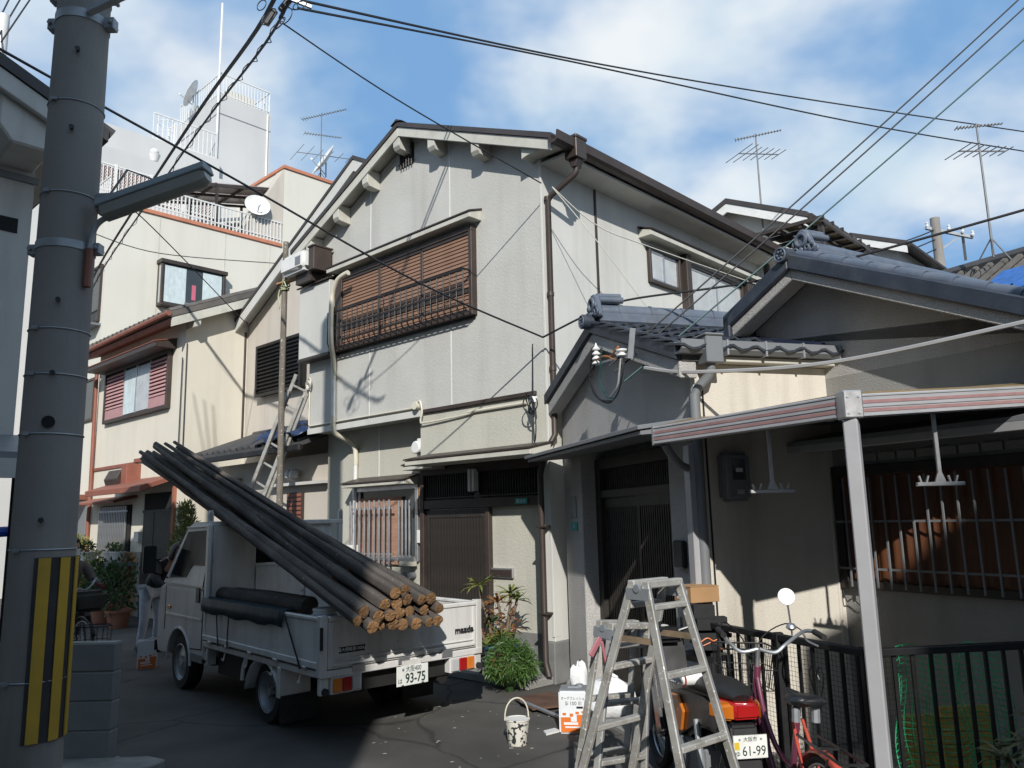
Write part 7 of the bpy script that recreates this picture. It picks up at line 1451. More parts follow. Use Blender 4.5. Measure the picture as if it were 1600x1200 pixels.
# ================================================================ bicycle
m_plum = mat('plum_bike_paint', (0.14, 0.032, 0.062), 0.35, var=0.12, clear=0.4, dirt=(0.12, 0.05, 0.06), dscale=9, damt=0.5); m_redp = mat('red_bike_paint', (0.42, 0.055, 0.03), 0.45, var=0.15, clear=0.2, dirt=(0.22, 0.07, 0.05), dscale=8, damt=0.5)
def bicycle(lab, loc, rz_, mf, mg, near=True, tilt=0.0):
    t = thing('bicycle', lab, 'bicycle', loc, rz_, 'bicycles in the street'); t.rotation_euler.x = R(tilt)
    bwheel(t, 0.0, 0.33, 0.018, 32, 'rear_wheel'); bwheel(t, 1.08, 0.33, 0.018, 32, 'front_wheel')
    MB().tube([(0.44, 0, 0.29), (0.30, 0, 0.80)], 0.016, 10).build('seat_tube', mf, t, smooth=True)
    MB().tube(bez([(0.90, 0, 0.80), (0.82, 0, 0.62), (0.68, 0, 0.42), (0.44, 0, 0.29)]), 0.021, 10).build('down_tube', mf, t, smooth=True)
    MB().tube(bez([(0.885, 0, 0.86), (0.78, 0, 0.68), (0.60, 0, 0.54), (0.38, 0, 0.50)]), 0.015, 10).build('top_tube', mf, t, smooth=True)
    MB().tube([(0.915, 0, 0.74), (0.875, 0, 0.92)], 0.021, 10).build('head_tube', mf, t, smooth=True)
    for s_ in (-1, 1):
        MB().tube([(0.0, s_*0.06, 0.33), (0.44, s_*0.03, 0.29)], 0.010, 8).build('chain_stay', mf, t, smooth=True)
        MB().tube([(0.0, s_*0.06, 0.33), (0.31, s_*0.025, 0.76)], 0.009, 8).build('seat_stay', mg, t, smooth=True)
        MB().tube(bez([(1.08, s_*0.055, 0.33), (1.0, s_*0.05, 0.50), (0.94, s_*0.045, 0.66), (0.915, s_*0.02, 0.74)]), 0.012, 8).build('fork_blade', mf, t, smooth=True)
        MB().tube(bez([(0.855, 0, 1.02), (0.86, s_*0.10, 1.00), (0.86, s_*0.17, 1.05), (0.80, s_*0.25, 1.13), (0.70, s_*0.28, 1.14), (0.64, s_*0.28, 1.13)]), 0.011, 8).build('handlebar', m_galv, t, smooth=True)
        MB().tube([(0.72, s_*0.28, 1.14), (0.60, s_*0.285, 1.125)], 0.017, 10).build('grip', m_rub, t, smooth=True)
        MB().tube(bez([(0.80, s_*0.25, 1.115), (0.72, s_*0.24, 1.09), (0.63, s_*0.26, 1.075)]), 0.006, 6).build('brake_lever', m_alu, t, smooth=True)
        MB().tube(bez([(0.80, s_*0.25, 1.13), (0.90, s_*0.18, 1.16), (0.97, s_*0.05, 1.05), (0.93, 0.0, 0.85)]), 0.004, 5).build('brake_cable', m_wire, t)
    MB().tube([(0.875, 0, 0.92), (0.855, 0, 1.03)], 0.013, 8).build('stem', m_alu, t, smooth=True)
    MB().tube([(0.30, 0, 0.78), (0.285, 0, 0.84)], 0.013, 8).build('seat_post', m_alu, t, smooth=True)
    sv_ = []; sf_ = []
    for (x, hw, zt_, zb_) in ((0.13, 0.05, 0.895, 0.865), (0.15, 0.085, 0.905, 0.845), (0.20, 0.10, 0.905, 0.835), (0.27, 0.085, 0.893, 0.84), (0.33, 0.05, 0.888, 0.845), (0.40, 0.028, 0.89, 0.855), (0.45, 0.02, 0.888, 0.862), (0.465, 0.008, 0.88, 0.868)):
        for k_ in range(12):
            a = 2*math.pi*k_/12; c_, s0_ = math.cos(a), math.sin(a); sv_.append((x, hw*c_, (zt_+zb_)/2+(zt_-zb_)/2*s0_*(0.75 if abs(c_) < 0.3 else 1.0)))
    for i in range(7):
        for k_ in range(12): sf_.append((i*12+k_, i*12+(k_+1) % 12, (i+1)*12+(k_+1) % 12, (i+1)*12+k_))
    sf_ += [tuple(range(11, -1, -1)), tuple(84+k_ for k_ in range(12))]
    MB().add(sv_, sf_).build('saddle', mat('saddle_vinyl', (0.014, 0.015, 0.017), 0.4, var=0.2), t, smooth=True)
    for s_ in (-1, 1): MB().tube([(0.2, s_*0.05, 0.77), (0.2, s_*0.05, 0.84)], 0.022, 8).build('saddle_spring', m_galv, t, smooth=True)
    def guard(x, a0, a1, nm, mm):
        q = MB(); pts = [R(a0+(a1-a0)*k_/12) for k_ in range(13)]
        vs = []; fs = []
        for a in pts:
            for (dy, dr) in ((-0.028, -0.012), (-0.015, 0.004), (0.015, 0.004), (0.028, -0.012)): vs.append((x+(0.352+dr)*math.cos(a), dy, 0.33+(0.352+dr)*math.sin(a)))
        for i in range(12):
            for j in range(3): fs.append((i*4+j, i*4+j+1, i*4+j+5, i*4+j+4))
        o_ = q.add(vs, fs).build(nm, mm, t, smooth=True); md_ = o_.modifiers.new('t', 'SOLIDIFY'); md_.thickness = 0.004
    guard(0.0, 30, 195, 'rear_mudguard', mg); guard(1.08, 20, 130, 'front_mudguard', mf)
    MB().bar((-0.30, -0.06, 0.71), (0.20, -0.05, 0.71), 0.01, 0.01).bar((-0.30, 0.06, 0.71), (0.20, 0.05, 0.71), 0.01, 0.01).bar((-0.30, -0.06, 0.71), (-0.30, 0.06, 0.71), 0.01, 0.01).bar((-0.05, -0.06, 0.71), (-0.05, 0.06, 0.71), 0.01, 0.01).bar((-0.18, 0.065, 0.70), (0.0, 0.07, 0.35), 0.008, 0.008).bar((-0.18, -0.065, 0.70), (0.0, -0.07, 0.35), 0.008, 0.008).build('carrier', m_bpl, t)
    MB().box(-0.385, -0.36, -0.035, 0.035, 0.40, 0.47).build('reflector', m_red, t, bevel=0.006)
    MB().cyl((0.44, -0.05, 0.29), (0.44, 0.05, 0.29), 0.03, n=10).torus((0.44, -0.05, 0.29), (0, 1, 0), 0.09, 0.007, 22, 5).bar((0.44, -0.07, 0.29), (0.50, -0.07, 0.13), 0.012, 0.02).bar((0.44, 0.07, 0.29), (0.38, 0.07, 0.45), 0.012, 0.02).build('crank', m_alu, t)
    for (x, y, z) in ((0.50, -0.12, 0.13), (0.38, 0.12, 0.45)): MB().box(x-0.045, x+0.045, y-0.045, y+0.045, z-0.012, z+0.012).build('pedal', m_bpl, t, bevel=0.004)
    bs = MB()
    x0, x1, y0, y1, z0, z1 = 0.95, 1.22, -0.17, 0.17, 0.76, 1.0
    for k_ in range(8):
        f_ = k_/7; 
        bs.tube([(x0+0.03, y0+0.03+(y1-y0-0.06)*f_, z0), (x0, y0+(y1-y0)*f_, z1)], 0.0025, 4).tube([(x1-0.03, y0+0.03+(y1-y0-0.06)*f_, z0), (x1, y0+(y1-y0)*f_, z1)], 0.0025, 4).tube([(x0+0.03, y0+0.03+(y1-y0-0.06)*f_, z0), (x1-0.03, y0+0.03+(y1-y0-0.06)*f_, z0)], 0.0025, 4)
        bs.tube([(x0+(x1-x0)*f_, y0, z1), (x0+0.03+(x1-x0-0.06)*f_, y0+0.03, z0)], 0.0025, 4).tube([(x0+(x1-x0)*f_, y1, z1), (x0+0.03+(x1-x0-0.06)*f_, y1-0.03, z0)], 0.0025, 4)
    for zz_ in (z0, (z0+z1)/2, z1):
        e_ = 0.03*(z1-zz_)/(z1-z0); r_ = 0.006 if zz_ == z1 else 0.003
        bs.tube([(x0+e_, y0+e_, zz_), (x1-e_, y0+e_, zz_), (x1-e_, y1-e_, zz_), (x0+e_, y1-e_, zz_), (x0+e_, y0+e_, zz_)], r_, 5)
    bs.build('basket', m_black, t)
    if near:
        MB().tube([(0.84, -0.20, 1.10), (0.80, -0.16, 1.29)], 0.006, 6).build('mirror_stalk', m_alu, t, smooth=True)
        mt = Matrix.Translation((0.80, -0.155, 1.325)) @ Vector((-0.95, 0.20, 0.25)).normalized().to_track_quat('Z', 'Y').to_matrix().to_4x4()
        MB().lathe([(0.047, -0.012), (0.05, 0.0), (0.047, 0.004), (0.01, 0.006)], 22, mt).build('mirror', m_wpl, t, smooth=True)
        MB().lathe([(0.001, 0.03), (0.018, 0.026), (0.028, 0.012), (0.03, 0.0), (0.012, -0.012)], 16, Matrix.Translation((0.78, -0.17, 1.15))).build('bell', m_alu, t, smooth=True)
    return t
bicycle('plum bicycle with red rear mudguard parked against the black fence', (1.40, 3.97, 0), 93, m_plum, m_redp, True, 3)
# ================================================================ people
def skinned(name, verts, edges, radii, material, parent, sub=2):
    me = bpy.data.meshes.new(name); me.from_pydata([tuple(v) for v in verts], edges, []); me.update()
    o = bpy.data.objects.new(name, me); C.objects.link(o)
    sk = o.modifiers.new('skin', 'SKIN'); sk.use_smooth_shade = True; sk.branch_smoothing = 0.6
    ly = me.skin_vertices[0].data if me.skin_vertices else None
    if ly is None:
        bm = bmesh.new(); bm.from_mesh(me); bm.verts.layers.skin.verify(); bm.to_mesh(me); bm.free(); ly = me.skin_vertices[0].data
    for i, r_ in enumerate(radii): ly[i].radius = r_ if isinstance(r_, tuple) else (r_, r_); ly[i].use_root = (i == 0)
    ss = o.modifiers.new('sub', 'SUBSURF'); ss.levels = sub; ss.render_levels = sub
    dg = bpy.context.evaluated_depsgraph_get(); dg.update()
    nm = bpy.data.meshes.new_from_object(o.evaluated_get(dg)); bpy.data.objects.remove(o)
    nm.polygons.foreach_set('use_smooth', [True]*len(nm.polygons)); nm.materials.clear(); nm.materials.append(material); nm.name = name
    r = bpy.data.objects.new(name, nm); C.objects.link(r); r.parent = parent; return r
m_skin = mat('skin', (0.42, 0.25, 0.17), 0.55, var=0.06); m_hair = mat('dark_brown_hair', (0.035, 0.020, 0.014), 0.5, var=0.3, vscale=20, bump=0.6, bscale=60)
m_taupe = mat('taupe_jacket', (0.10, 0.085, 0.075), 0.85, var=0.15, vscale=6, bump=0.3, bscale=40); m_scarf = mat('patterned_scarf', (0.03, 0.03, 0.03), 0.9, speck=(30, (0.45, 0.43, 0.40), 0.52)); m_jean = mat('dark_trousers', (0.02, 0.022, 0.028), 0.9, var=0.2); m_maroon = mat('maroon_glove', (0.12, 0.01, 0.022), 0.8)
m_navyj = mat('black_jacket', (0.012, 0.012, 0.015), 0.6, var=0.3, vscale=8, bump=0.4, bscale=20, bdist=0.02); m_wtr = mat('white_work_trousers', (0.50, 0.52, 0.56), 0.85, var=0.12, vscale=7, bump=0.4, bscale=18, bdist=0.02); m_shoe = mat('shoe', (0.02, 0.02, 0.02), 0.6)
def hand(par, wrist, fwd, side, down, mm, s_=1.0):
    f_, sd_, dn = Vector(fwd).normalized(), Vector(side).normalized(), Vector(down).normalized(); w_0 = Vector(wrist)
    vs = [w_0, w_0+f_*0.05*s_, w_0+f_*0.085*s_]; ed = [(0, 1), (1, 2)]; rd = [(0.026, 0.020), (0.036, 0.018), (0.034, 0.016)]
    for k_, (o_, ln) in enumerate(((-0.028, 0.062), (-0.009, 0.072), (0.010, 0.068), (0.028, 0.052))):
        a = w_0+f_*0.095*s_+sd_*o_*s_; b = a+f_*ln*0.45*s_+dn*0.022*s_; c = b+f_*ln*0.12*s_+dn*0.04*s_; i0 = len(vs)
        vs += [a, b, c]; ed += [(2, i0), (i0, i0+1), (i0+1, i0+2)]; rd += [0.0095, 0.0090, 0.008]
    i0 = len(vs); a = w_0+f_*0.035*s_-sd_*0.038*s_; b = a+f_*0.032*s_-sd_*0.018*s_+dn*0.02; vs += [a, b]; ed += [(1, i0), (i0, i0+1)]; rd += [0.012, 0.010]
    return skinned('hand', vs, ed, rd, mm, par, 1)
def person(lab, loc, rz_, J, mtop, mleg, hair=True, mask=False, gloves=m_skin, scarf=False):
    t = thing('person', lab, 'person', loc, rz_)
    V = lambda k_: Vector(J[k_])
    names = ['pelvis', 'belly', 'chest', 'neck', 'head_b', 'hipL', 'kneeL', 'ankL', 'toeL', 'hipR', 'kneeR', 'ankR', 'toeR', 'shL', 'elL', 'wrL', 'shR', 'elR', 'wrR']
    idx = {n_: i for i, n_ in enumerate(names)}
    ed = [('pelvis', 'belly'), ('belly', 'chest'), ('chest', 'neck'), ('neck', 'head_b'), ('pelvis', 'hipL'), ('hipL', 'kneeL'), ('kneeL', 'ankL'), ('ankL', 'toeL'), ('pelvis', 'hipR'), ('hipR', 'kneeR'), ('kneeR', 'ankR'), ('ankR', 'toeR'), ('chest', 'shL'), ('shL', 'elL'), ('elL', 'wrL'), ('chest', 'shR'), ('shR', 'elR'), ('elR', 'wrR')]
    rad = {'pelvis': (0.14, 0.10), 'belly': (0.125, 0.095), 'chest': (0.145, 0.105), 'neck': 0.052, 'head_b': 0.06, 'hipL': 0.085, 'kneeL': 0.058, 'ankL': 0.042, 'toeL': 0.035, 'hipR': 0.085, 'kneeR': 0.058, 'ankR': 0.042, 'toeR': 0.035, 'shL': 0.062, 'elL': 0.045, 'wrL': 0.028, 'shR': 0.062, 'elR': 0.045, 'wrR': 0.028}
    body = skinned('body', [V(n_) for n_ in names], [(idx[a], idx[b]) for a, b in ed], [rad[n_] for n_ in names], m_skin, t)
    def sub_(nm, keep, sc, mm):
        ii = {n_: i for i, n_ in enumerate(keep)}
        return skinned(nm, [V(n_) for n_ in keep], [(ii[a], ii[b]) for a, b in ed if a in ii and b in ii], [tuple(q*sc for q in rad[n_]) if isinstance(rad[n_], tuple) else rad[n_]*sc for n_ in keep], mm, body)
    sub_('jacket', ['pelvis', 'belly', 'chest', 'neck', 'shL', 'elL', 'wrL', 'shR', 'elR', 'wrR'], 1.38, mtop)
    sub_('trousers', ['pelvis', 'hipL', 'kneeL', 'ankL', 'hipR', 'kneeR', 'ankR'], 1.22, mleg)
    for s_ in 'LR':
        a, b = V('ank'+s_), V('toe'+s_); MB().tube([a-(b-a)*0.35-Vector((0, 0, 0.02)), a-Vector((0, 0, 0.02)), a.lerp(b, 0.6)-Vector((0, 0, 0.02)), b+(b-a)*0.1], [0.045, 0.055, 0.048, 0.03], 10).build('shoe', m_shoe, body, smooth=True)
        w0, e0 = V('wr'+s_), V('el'+s_); hand(body, w0, J.get('hf'+s_, (w0-e0)), J.get('hs', (0, 1, 0)), (0, 0, -1), gloves)
    hc = V('head'); fd = Vector(J['face']).normalized(); sd_ = fd.cross(Vector((0, 0, 1))).normalized(); u_ = sd_.cross(fd).normalized()
    q = MB(); vs = []; fs = []; nu, nv = 20, 14
    for i in range(nv+1):
        ph = math.pi*i/nv; z = math.cos(ph)
        for j in range(nu):
            th = 2*math.pi*j/nu; fx_, sx_ = math.cos(th), math.sin(th)
            rx = 0.098 if fx_ > 0 else 0.105; jaw = 1.0-0.28*max(0, -z-0.1)
            k_ = Vector((0, 0, 0))+fd*(rx*math.sin(ph)*fx_*(1.0 if z > -0.3 else 0.96))+sd_*(0.078*math.sin(ph)*sx_*jaw)+u_*(0.118*z)
            if fx_ > 0.93 and -0.35 < z < 0.05: k_ += fd*0.018*(1-abs(z+0.15)/0.2)
            vs.append(hc+k_)
    for i in range(nv):
        for j in range(nu): fs.append((i*nu+j, i*nu+(j+1) % nu, (i+1)*nu+(j+1) % nu, (i+1)*nu+j))
    hd = q.add(vs, fs).build('head', m_skin, body, smooth=True)
    for s_ in (-1, 1):
        MB().ell(hc+fd*0.088+sd_*s_*0.032+u_*0.008, (0.012, 0.012, 0.008), 10, 6).build('eye', m_ink_k, body, smooth=True)
        MB().ell(hc+sd_*s_*0.08-fd*0.01, (0.016, 0.012, 0.028), 8, 6).build('ear', m_skin, body, smooth=True)
    MB().ell(hc+fd*0.090-u_*0.055, (0.012, 0.024, 0.007), 10, 6).build('mouth', mat('lips', (0.32, 0.12, 0.10), 0.5), body, smooth=True)
    if mask:
        q = MB(); vs = []
        for i in range(7):
            for j in range(9):
                th = R(-75+150*j/8); zz_ = -0.01-0.09*i/6
                vs.append(hc+fd*((0.112+0.01*(1-abs(j-4)/4))*math.cos(th))+sd_*(0.088*math.sin(th))+u_*zz_)
        o_ = q.add(vs, [(i*9+j, i*9+j+1, (i+1)*9+j+1, (i+1)*9+j) for i in range(6) for j in range(8)]).build('face_mask', m_wpl, body, smooth=True)
    if hair:
        q = MB(); vs = []; fs = []
        for i in range(9):
            ph = R(0+118*i/8)
            for j in range(17):
                th = R(62+236*j/16); k_ = 1.12 if i > 0 else 1.1
                vs.append(hc+fd*(0.112*k_*math.sin(ph)*math.cos(th)-0.005)+sd_*(0.086*k_*math.sin(ph)*math.sin(th))+u_*(0.122*k_*math.cos(ph)-(0.05 if i > 6 else 0)))
        for i in range(8):
            for j in range(16): fs.append((i*17+j, i*17+j+1, (i+1)*17+j+1, (i+1)*17+j))
        o_ = q.add(vs, fs).build('hair', m_hair, body, smooth=True); md_ = o_.modifiers.new('t', 'SOLIDIFY'); md_.thickness = 0.018
        MB().ell(hc+u_*0.10+fd*0.055, (0.05, 0.06, 0.035), 12, 8).build('fringe', m_hair, body, smooth=True)
    if scarf:
        MB().torus(V('neck')+Vector((0, 0, 0.01)), (0.1, 0, 1), 0.075, 0.038, 18, 8).tube(bez([V('neck')+fd*0.10, V('chest')+fd*0.15+Vector((0, 0, 0.02)), V('belly')+fd*0.15, V('pelvis')+fd*0.14+Vector((0, 0, 0.1))]), [0.05]*4+[0.06]*9+[0.055]*6, 8).build('scarf', m_scarf, body, smooth=True)
    return t
woman_J = dict(pelvis=(0, 0, 0.90), belly=(0, 0, 1.08), chest=(0.01, 0, 1.26), neck=(0.03, 0, 1.40), head_b=(0.045, 0, 1.46), head=(0.06, 0, 1.55), face=(1, -0.1, -0.08), hipL=(0, 0.09, 0.86), kneeL=(0.06, 0.10, 0.48), ankL=(0.02, 0.10, 0.08), toeL=(0.17, 0.11, 0.04), hipR=(0, -0.09, 0.86), kneeR=(0.0, -0.10, 0.48), ankR=(-0.10, -0.10, 0.08), toeR=(0.05, -0.11, 0.04), shL=(0.01, 0.18, 1.31), elL=(0.14, 0.25, 1.10), wrL=(0.36, 0.24, 1.05), shR=(0.01, -0.18, 1.31), elR=(0.14, -0.25, 1.10), wrR=(0.36, -0.22, 1.05), hfL=(1, 0, -0.1), hfR=(1, 0, -0.1), hs=(0, 1, 0))
person('person in taupe jacket, patterned scarf and white mask holding a bicycle', (-6.22, 11.25, 0), -38, woman_J, m_taupe, m_jean, True, True, m_maroon, True)
wb = bicycle('bicycle with dark covered basket held by the masked person', (-6.22-0.02, 11.0, 0), -38, m_black, m_black, False)
wb.location = (-6.50, 11.28, 0)
wc = MB().box(0.90, 1.28, -0.20, 0.20, 0.74, 1.0).build('basket_cover', mat('dark_cover', (0.035, 0.033, 0.03), 0.7, var=0.3, vscale=6), wb, bevel=0.05, seg=3)
work_J = dict(pelvis=(0, 0, 0.92), belly=(0.13, 0, 1.06), chest=(0.30, 0.0, 1.24), neck=(0.42, 0, 1.35), head_b=(0.47, 0, 1.39), head=(0.56, 0, 1.44), face=(1, 0, -0.5), hipL=(-0.01, 0.09, 0.88), kneeL=(0.03, 0.11, 0.48), ankL=(-0.03, 0.11, 0.08), toeL=(0.12, 0.12, 0.04), hipR=(-0.01, -0.09, 0.88), kneeR=(0.0, -0.10, 0.48), ankR=(-0.08, -0.11, 0.08), toeR=(0.07, -0.12, 0.04), shL=(0.33, 0.19, 1.27), elL=(0.46, 0.25, 1.04), wrL=(0.66, 0.18, 0.95), shR=(0.33, -0.19, 1.27), elR=(0.46, -0.25, 1.04), wrR=(0.66, -0.18, 0.95), hs=(0, 1, 0))
person('person bent forward in black jacket and white work trousers by the truck cab', (-5.42, 12.05, 0), -32, work_J, m_navyj, m_wtr)
# wire basket behind the block wall
wbk = thing('wire_basket', 'black wire basket rim showing above the block wall', 'basket', (-3.86, 7.45, 0))
q = MB()
for (z, sx_) in ((0.93, 1.0), (0.80, 0.92), (0.66, 0.85)): q.tube([(0.16*sx_*math.cos(a), 0.12*sx_*math.sin(a), z) for a in [2*math.pi*k_/20 for k_ in range(21)]], 0.006 if z > 0.9 else 0.003, 5)
for k_ in range(18): a = 2*math.pi*k_/18; q.tube([(0.16*math.cos(a), 0.12*math.sin(a), 0.93), (0.13*math.cos(a), 0.10*math.sin(a), 0.62)], 0.002, 4)
q.build('mesh', m_black, wbk); MB().cyl((0, 0, 0), (0, 0, 0.62), 0.02, n=8).lathe([(0.15, 0), (0.15, 0.02), (0.02, 0.04)], 16).cyl((0, 0, 0.60), (0, 0, 0.625), 0.13, n=16).build('stand', m_black, wbk)
# ================================================================ plants
def leaves(mb, c, rad, n_, sz, asp=0.4, up=0.3, shell=0.55, droop=0.0):
    c = Vector(c)
    for i in range(n_):
        d = Vector((random.gauss(0, 1), random.gauss(0, 1), random.gauss(0, 1))).normalized(); k_ = shell+(1-shell)*random.random()
        p_ = c+Vector((d.x*rad[0], d.y*rad[1], d.z*rad[2]))*k_
        l_ = (d+Vector((random.gauss(0, 0.6), random.gauss(0, 0.6), up+random.gauss(0, 0.5)-droop))).normalized()*sz*random.uniform(0.6, 1.3)
        s_ = l_.cross(Vector((random.gauss(0, 1), random.gauss(0, 1), random.gauss(0, 1)))).normalized()*l_.length*asp*0.5
        mb.add([p_, p_+l_*0.5+s_, p_+l_, p_+l_*0.5-s_], [(0, 1, 2, 3)])
    return mb
def pot(par, r_, h, mm=m_pot, x=0, y=0, z=0):
    MB().lathe([(r_*0.70, 0), (r_*0.72, 0.01), (r_*0.95, h*0.86), (r_*1.06, h*0.86), (r_*1.06, h), (r_*0.92, h), (r_*0.88, h*0.9), (0.01, h*0.9)], 20, Matrix.Translation((x, y, z))).build('pot', mm, par, smooth=True)
def rosette(mb, c, n_, ln, wd, up=0.6, curl=0.35):
    c = Vector(c)
    for i in range(n_):
        a = 2*math.pi*i/n_*1.618*3+random.uniform(-0.3, 0.3); e = up+random.uniform(-0.55, 0.55)
        d = Vector((math.cos(a), math.sin(a), e)).normalized(); s_ = Vector((-math.sin(a), math.cos(a), 0)); L_ = ln*random.uniform(0.7, 1.15)
        p0 = c; p1 = c+d*L_*0.4; p2 = c+d*L_*0.75-Vector((0, 0, curl*L_*0.18)); p3 = c+d*L_-Vector((0, 0, curl*L_*0.55)); up_ = s_.cross(d).normalized()*wd*0.25
        mb.add([p0-s_*wd*0.25, p0+s_*wd*0.25, p1+s_*wd*0.5+up_, p1-s_*wd*0.5+up_, p2+s_*wd*0.38, p2-s_*wd*0.38, p3, p1, p2], [(0, 1, 2, 7), (0, 7, 3), (7, 2, 4, 8), (3, 7, 8, 5), (8, 4, 6), (5, 8, 6)])
    return mb
random.seed(101)
DP = thing('dracaena_plant', 'tall spiky dracaena with bare stems in a blue pot by the door', 'plant', FM.w(-0.62, -0.22, 0.09))
pot(DP, 0.20, 0.32, mat('blue_glazed_pot', (0.03, 0.07, 0.13), 0.3, var=0.2))
tops = [((-0.22, -0.05), 0.98, 0.30, m_leafs), ((-0.02, -0.06), 0.78, 0.24, m_leafr), ((0.13, -0.05), 0.88, 0.27, m_leafs), ((0.20, 0.0), 0.80, 0.22, m_leafs), ((-0.38, -0.10), 0.70, 0.24, m_leafr), ((0.02, -0.10), 0.42, 0.28, m_leafs), ((-0.1, 0.05), 0.55, 0.24, m_leafd), ((-0.16, -0.12), 0.33, 0.28, m_leafs)]
for i, ((tx, ty), tz, ln, mm) in enumerate(tops):
    b0 = Vector((tx*0.35, ty*0.4, 0.28)); tp_ = Vector((tx, ty, tz))
    MB().tube(bez([b0, b0.lerp(tp_, 0.4)+Vector((random.uniform(-0.03, 0.03), 0, 0)), b0.lerp(tp_, 0.75)+Vector((random.uniform(-0.03, 0.03), 0, 0)), tp_]), 0.016, 7).build('stem', m_bark, DP, smooth=True)
    rosette(MB(), tp_, 20, ln, 0.034, 0.45, 0.5).build('leaf_rosette', mm, DP, fixn=False)
leaves(MB(), (0.0, 0.0, 0.55), (0.22, 0.14, 0.22), 110, 0.11, 0.25, -0.2).build('dry_leaves', m_leafr, DP, fixn=False)
# round moss shrub
MS = thing('round_shrub', 'round mossy green shrub at the truck tailgate corner', 'shrub', (-0.10, 8.80, 0))
random.seed(55); ml = MB()
for i in range(190):
    d = Vector((random.gauss(0, 1), random.gauss(0, 1), abs(random.gauss(0, 1))*0.9-0.25)).normalized(); kk = random.uniform(0.85, 1.18)*(1+0.16*math.sin(3*math.atan2(d.y, d.x)+1)+0.12*math.sin(5*d.z+2)); c = Vector((d.x*0.22*kk, d.y*0.20*kk, 0.26+d.z*0.24*kk))
    leaves(ml, c, (0.055, 0.055, 0.055), 24, 0.06*random.uniform(0.7, 1.6), 0.16, -0.35, 0.2, 0.35)
ml.build('foliage', m_leafg, MS, fixn=False)
leaves(MB(), (-0.08, -0.15, 0.32), (0.12, 0.06, 0.10), 60, 0.05, 0.25, -0.3).build('brown_tips', m_leafr, MS, fixn=False)
MB().ell((0, 0, 0.26), (0.20, 0.17, 0.21)).cyl((0, 0, 0), (0, 0, 0.2), 0.05, n=8).build('core', m_leafd, MS, smooth=True)
# spiky plant at the bottom right
CY = thing('spiky_garden_plant', 'pale spiky leafed plant at the bottom right before the fence', 'plant', (2.58, 4.28, 0))
random.seed(61)
for i, (x, y, z) in enumerate(((0, 0, 0.62), (-0.12, -0.03, 0.55), (0.12, 0.05, 0.70), (0.02, -0.1, 0.45), (0.2, -0.05, 0.52), (-0.04, 0.0, 0.35))):
    MB().tube(bez([(0.03*x, 0, 0.0), (x*0.6, y*0.6, z*0.5), (x, y, z)]), 0.012, 6).build('stem', m_bark, CY, smooth=True)
    rosette(MB(), (x, y, z), 22, 0.20, 0.026, 0.35, 0.6).build('leaf_rosette', m_leafo, CY, fixn=False)
# conifer and pots by the cream house
CF = thing('conifer', 'slim yellow-green conifer behind the truck cab', 'tree', FM.w(-8.55, -0.35))
random.seed(71); q = MB()
for i in range(70):
    z = 0.45+1.75*i/70; r_ = 0.34*(1-(z-0.45)/1.85)**0.7+0.03
    for k_ in range(5): a = random.uniform(0, 6.28); leaves(q, (r_*math.cos(a)*0.8, r_*math.sin(a)*0.8, z), (0.07, 0.07, 0.10), 9, 0.10, 0.22, 1.0, 0.2)
q.build('crown', leafmat('leaf_conifer', (0.07, 0.10, 0.02), (0.20, 0.21, 0.05)), CF, fixn=False)
MB().cyl((0, 0, 0), (0, 0, 1.9), 0.04, 0.012, n=8).build('trunk', m_bark, CF, smooth=True)
wcb = thing('white_cabinet', 'white cabinet under two flower pots at the cream house', 'cabinet', FM.w(-13.0, -0.62), FM.d)
MB().box(-0.6, 0.6, -0.3, 0.3, 0.0, 1.12).build('case', m_wpl, wcb, bevel=0.02, seg=2); MB().box(-0.02, 0.02, -0.312, -0.3, 0.1, 1.05).build('door_gap', m_gpl, wcb)
m_wpot = mat('white_pot', (0.62, 0.60, 0.56), 0.5, var=0.06)
def potplant(lab, x, y, z, r_, h, mp_, ml_, rad, n_, sz, kind='leaf'):
    t = thing('potted_plant', lab, 'potted plant', FM.w(x, y, z), FM.d, 'potted plants before the cream house'); pot(t, r_, h, mp_)
    if kind == 'leaf': leaves(MB(), (0, 0, h+rad[2]*0.8), rad, n_, sz, 0.45, 0.3, 0.25).build('foliage', ml_, t, fixn=False)
    q = MB()
    for k_ in range(6): q.tube([(0, 0, h*0.8), (rad[0]*0.6*math.cos(k_), rad[1]*0.6*math.sin(k_), h+rad[2]*random.uniform(0.5, 1.3))], 0.008, 4)
    q.build('stems', m_bark, t)
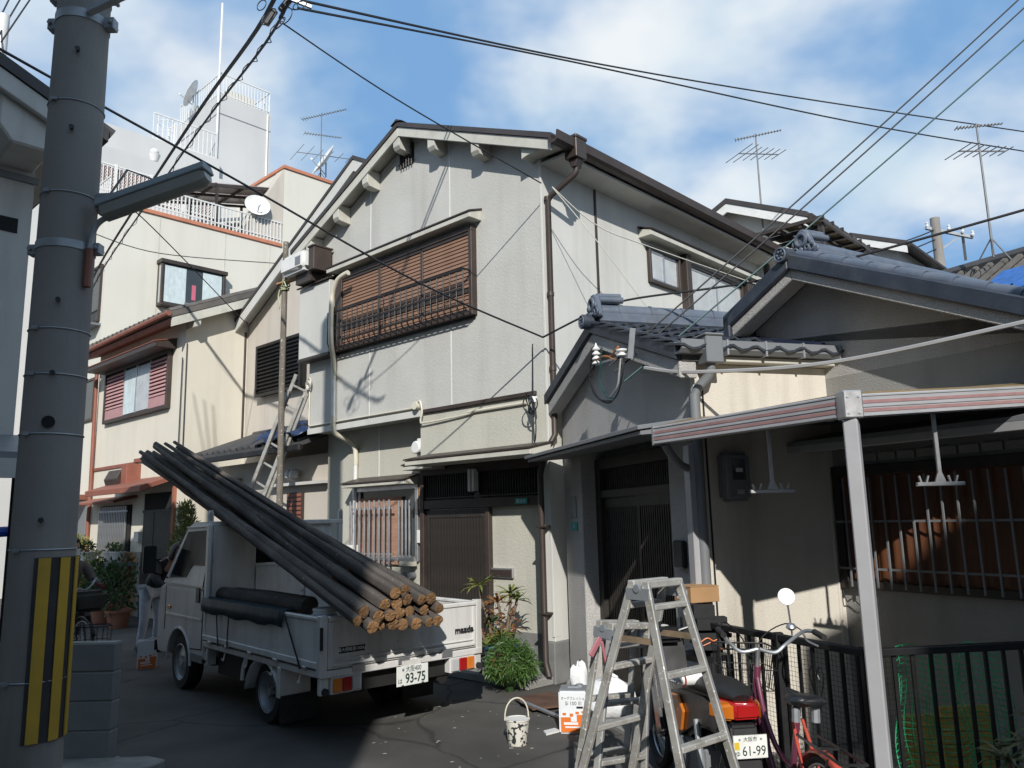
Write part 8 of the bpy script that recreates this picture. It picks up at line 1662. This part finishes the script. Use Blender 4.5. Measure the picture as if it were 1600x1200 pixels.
random.seed(81)
potplant('yellow-green potted plant on the cabinet beside the pole', -13.35, -0.62, 1.12, 0.20, 0.18, m_pot, m_leafy, (0.38, 0.30, 0.20), 320, 0.09)
potplant('small dark plant in the white bowl on the cabinet', -12.65, -0.62, 1.12, 0.24, 0.20, m_wpot, m_leafd, (0.16, 0.16, 0.12), 120, 0.08)
potplant('bushy yellow-leaved plant before the barred window', -12.1, -0.95, 0.0, 0.22, 0.30, m_pot, m_leafy, (0.45, 0.35, 0.42), 480, 0.10)
potplant('tall variegated plant left of the red letter box', -11.75, -0.8, 0.25, 0.20, 0.30, m_wpot, m_leafy, (0.35, 0.25, 0.45), 260, 0.12)
potplant('white pot on the planter ledge by the window bars', -12.1, -0.32, 1.1, 0.16, 0.22, m_wpot, m_leafg, (0.14, 0.12, 0.10), 90, 0.07)
potplant('second white pot on the planter ledge by the letter box', -11.75, -0.32, 1.1, 0.16, 0.22, m_wpot, m_leafg, (0.14, 0.12, 0.10), 90, 0.07)
potplant('dark bushy plant in terracotta pot by the cream house door', -10.6, -0.95, 0.0, 0.24, 0.34, m_pot, m_leafd, (0.50, 0.40, 0.48), 620, 0.11)
potplant('low dark plant in terracotta trough on the kerb', -11.6, -1.45, 0.0, 0.26, 0.22, m_pot, m_leafd, (0.38, 0.28, 0.24), 300, 0.09)
potplant('leafy green pot plant nearest the truck cab', -9.7, -1.0, 0.0, 0.22, 0.32, m_pot, m_leafd, (0.45, 0.40, 0.55), 520, 0.11)
lg = MB().box(-2.9, -1.75, -0.45, -0.064, 1.02, 1.09).box(-2.8, -2.7, -0.4, -0.064, 0.85, 1.02).build('planter_ledge', m_gpl, CH)
sl_ = MB().prism([(-2.6, -2.2), (-0.4, -2.1), (-0.4, -1.5), (-2.6, -1.6)], 'z', 0.0, 0.05).build('paving_slab', m_curb, None, bevel=0.01); sl_.location = FM.w(-9.68, 0); sl_.rotation_euler.z = R(FM.d); tag(sl_, None, None, kind='structure')
bpy.context.view_layer.update()
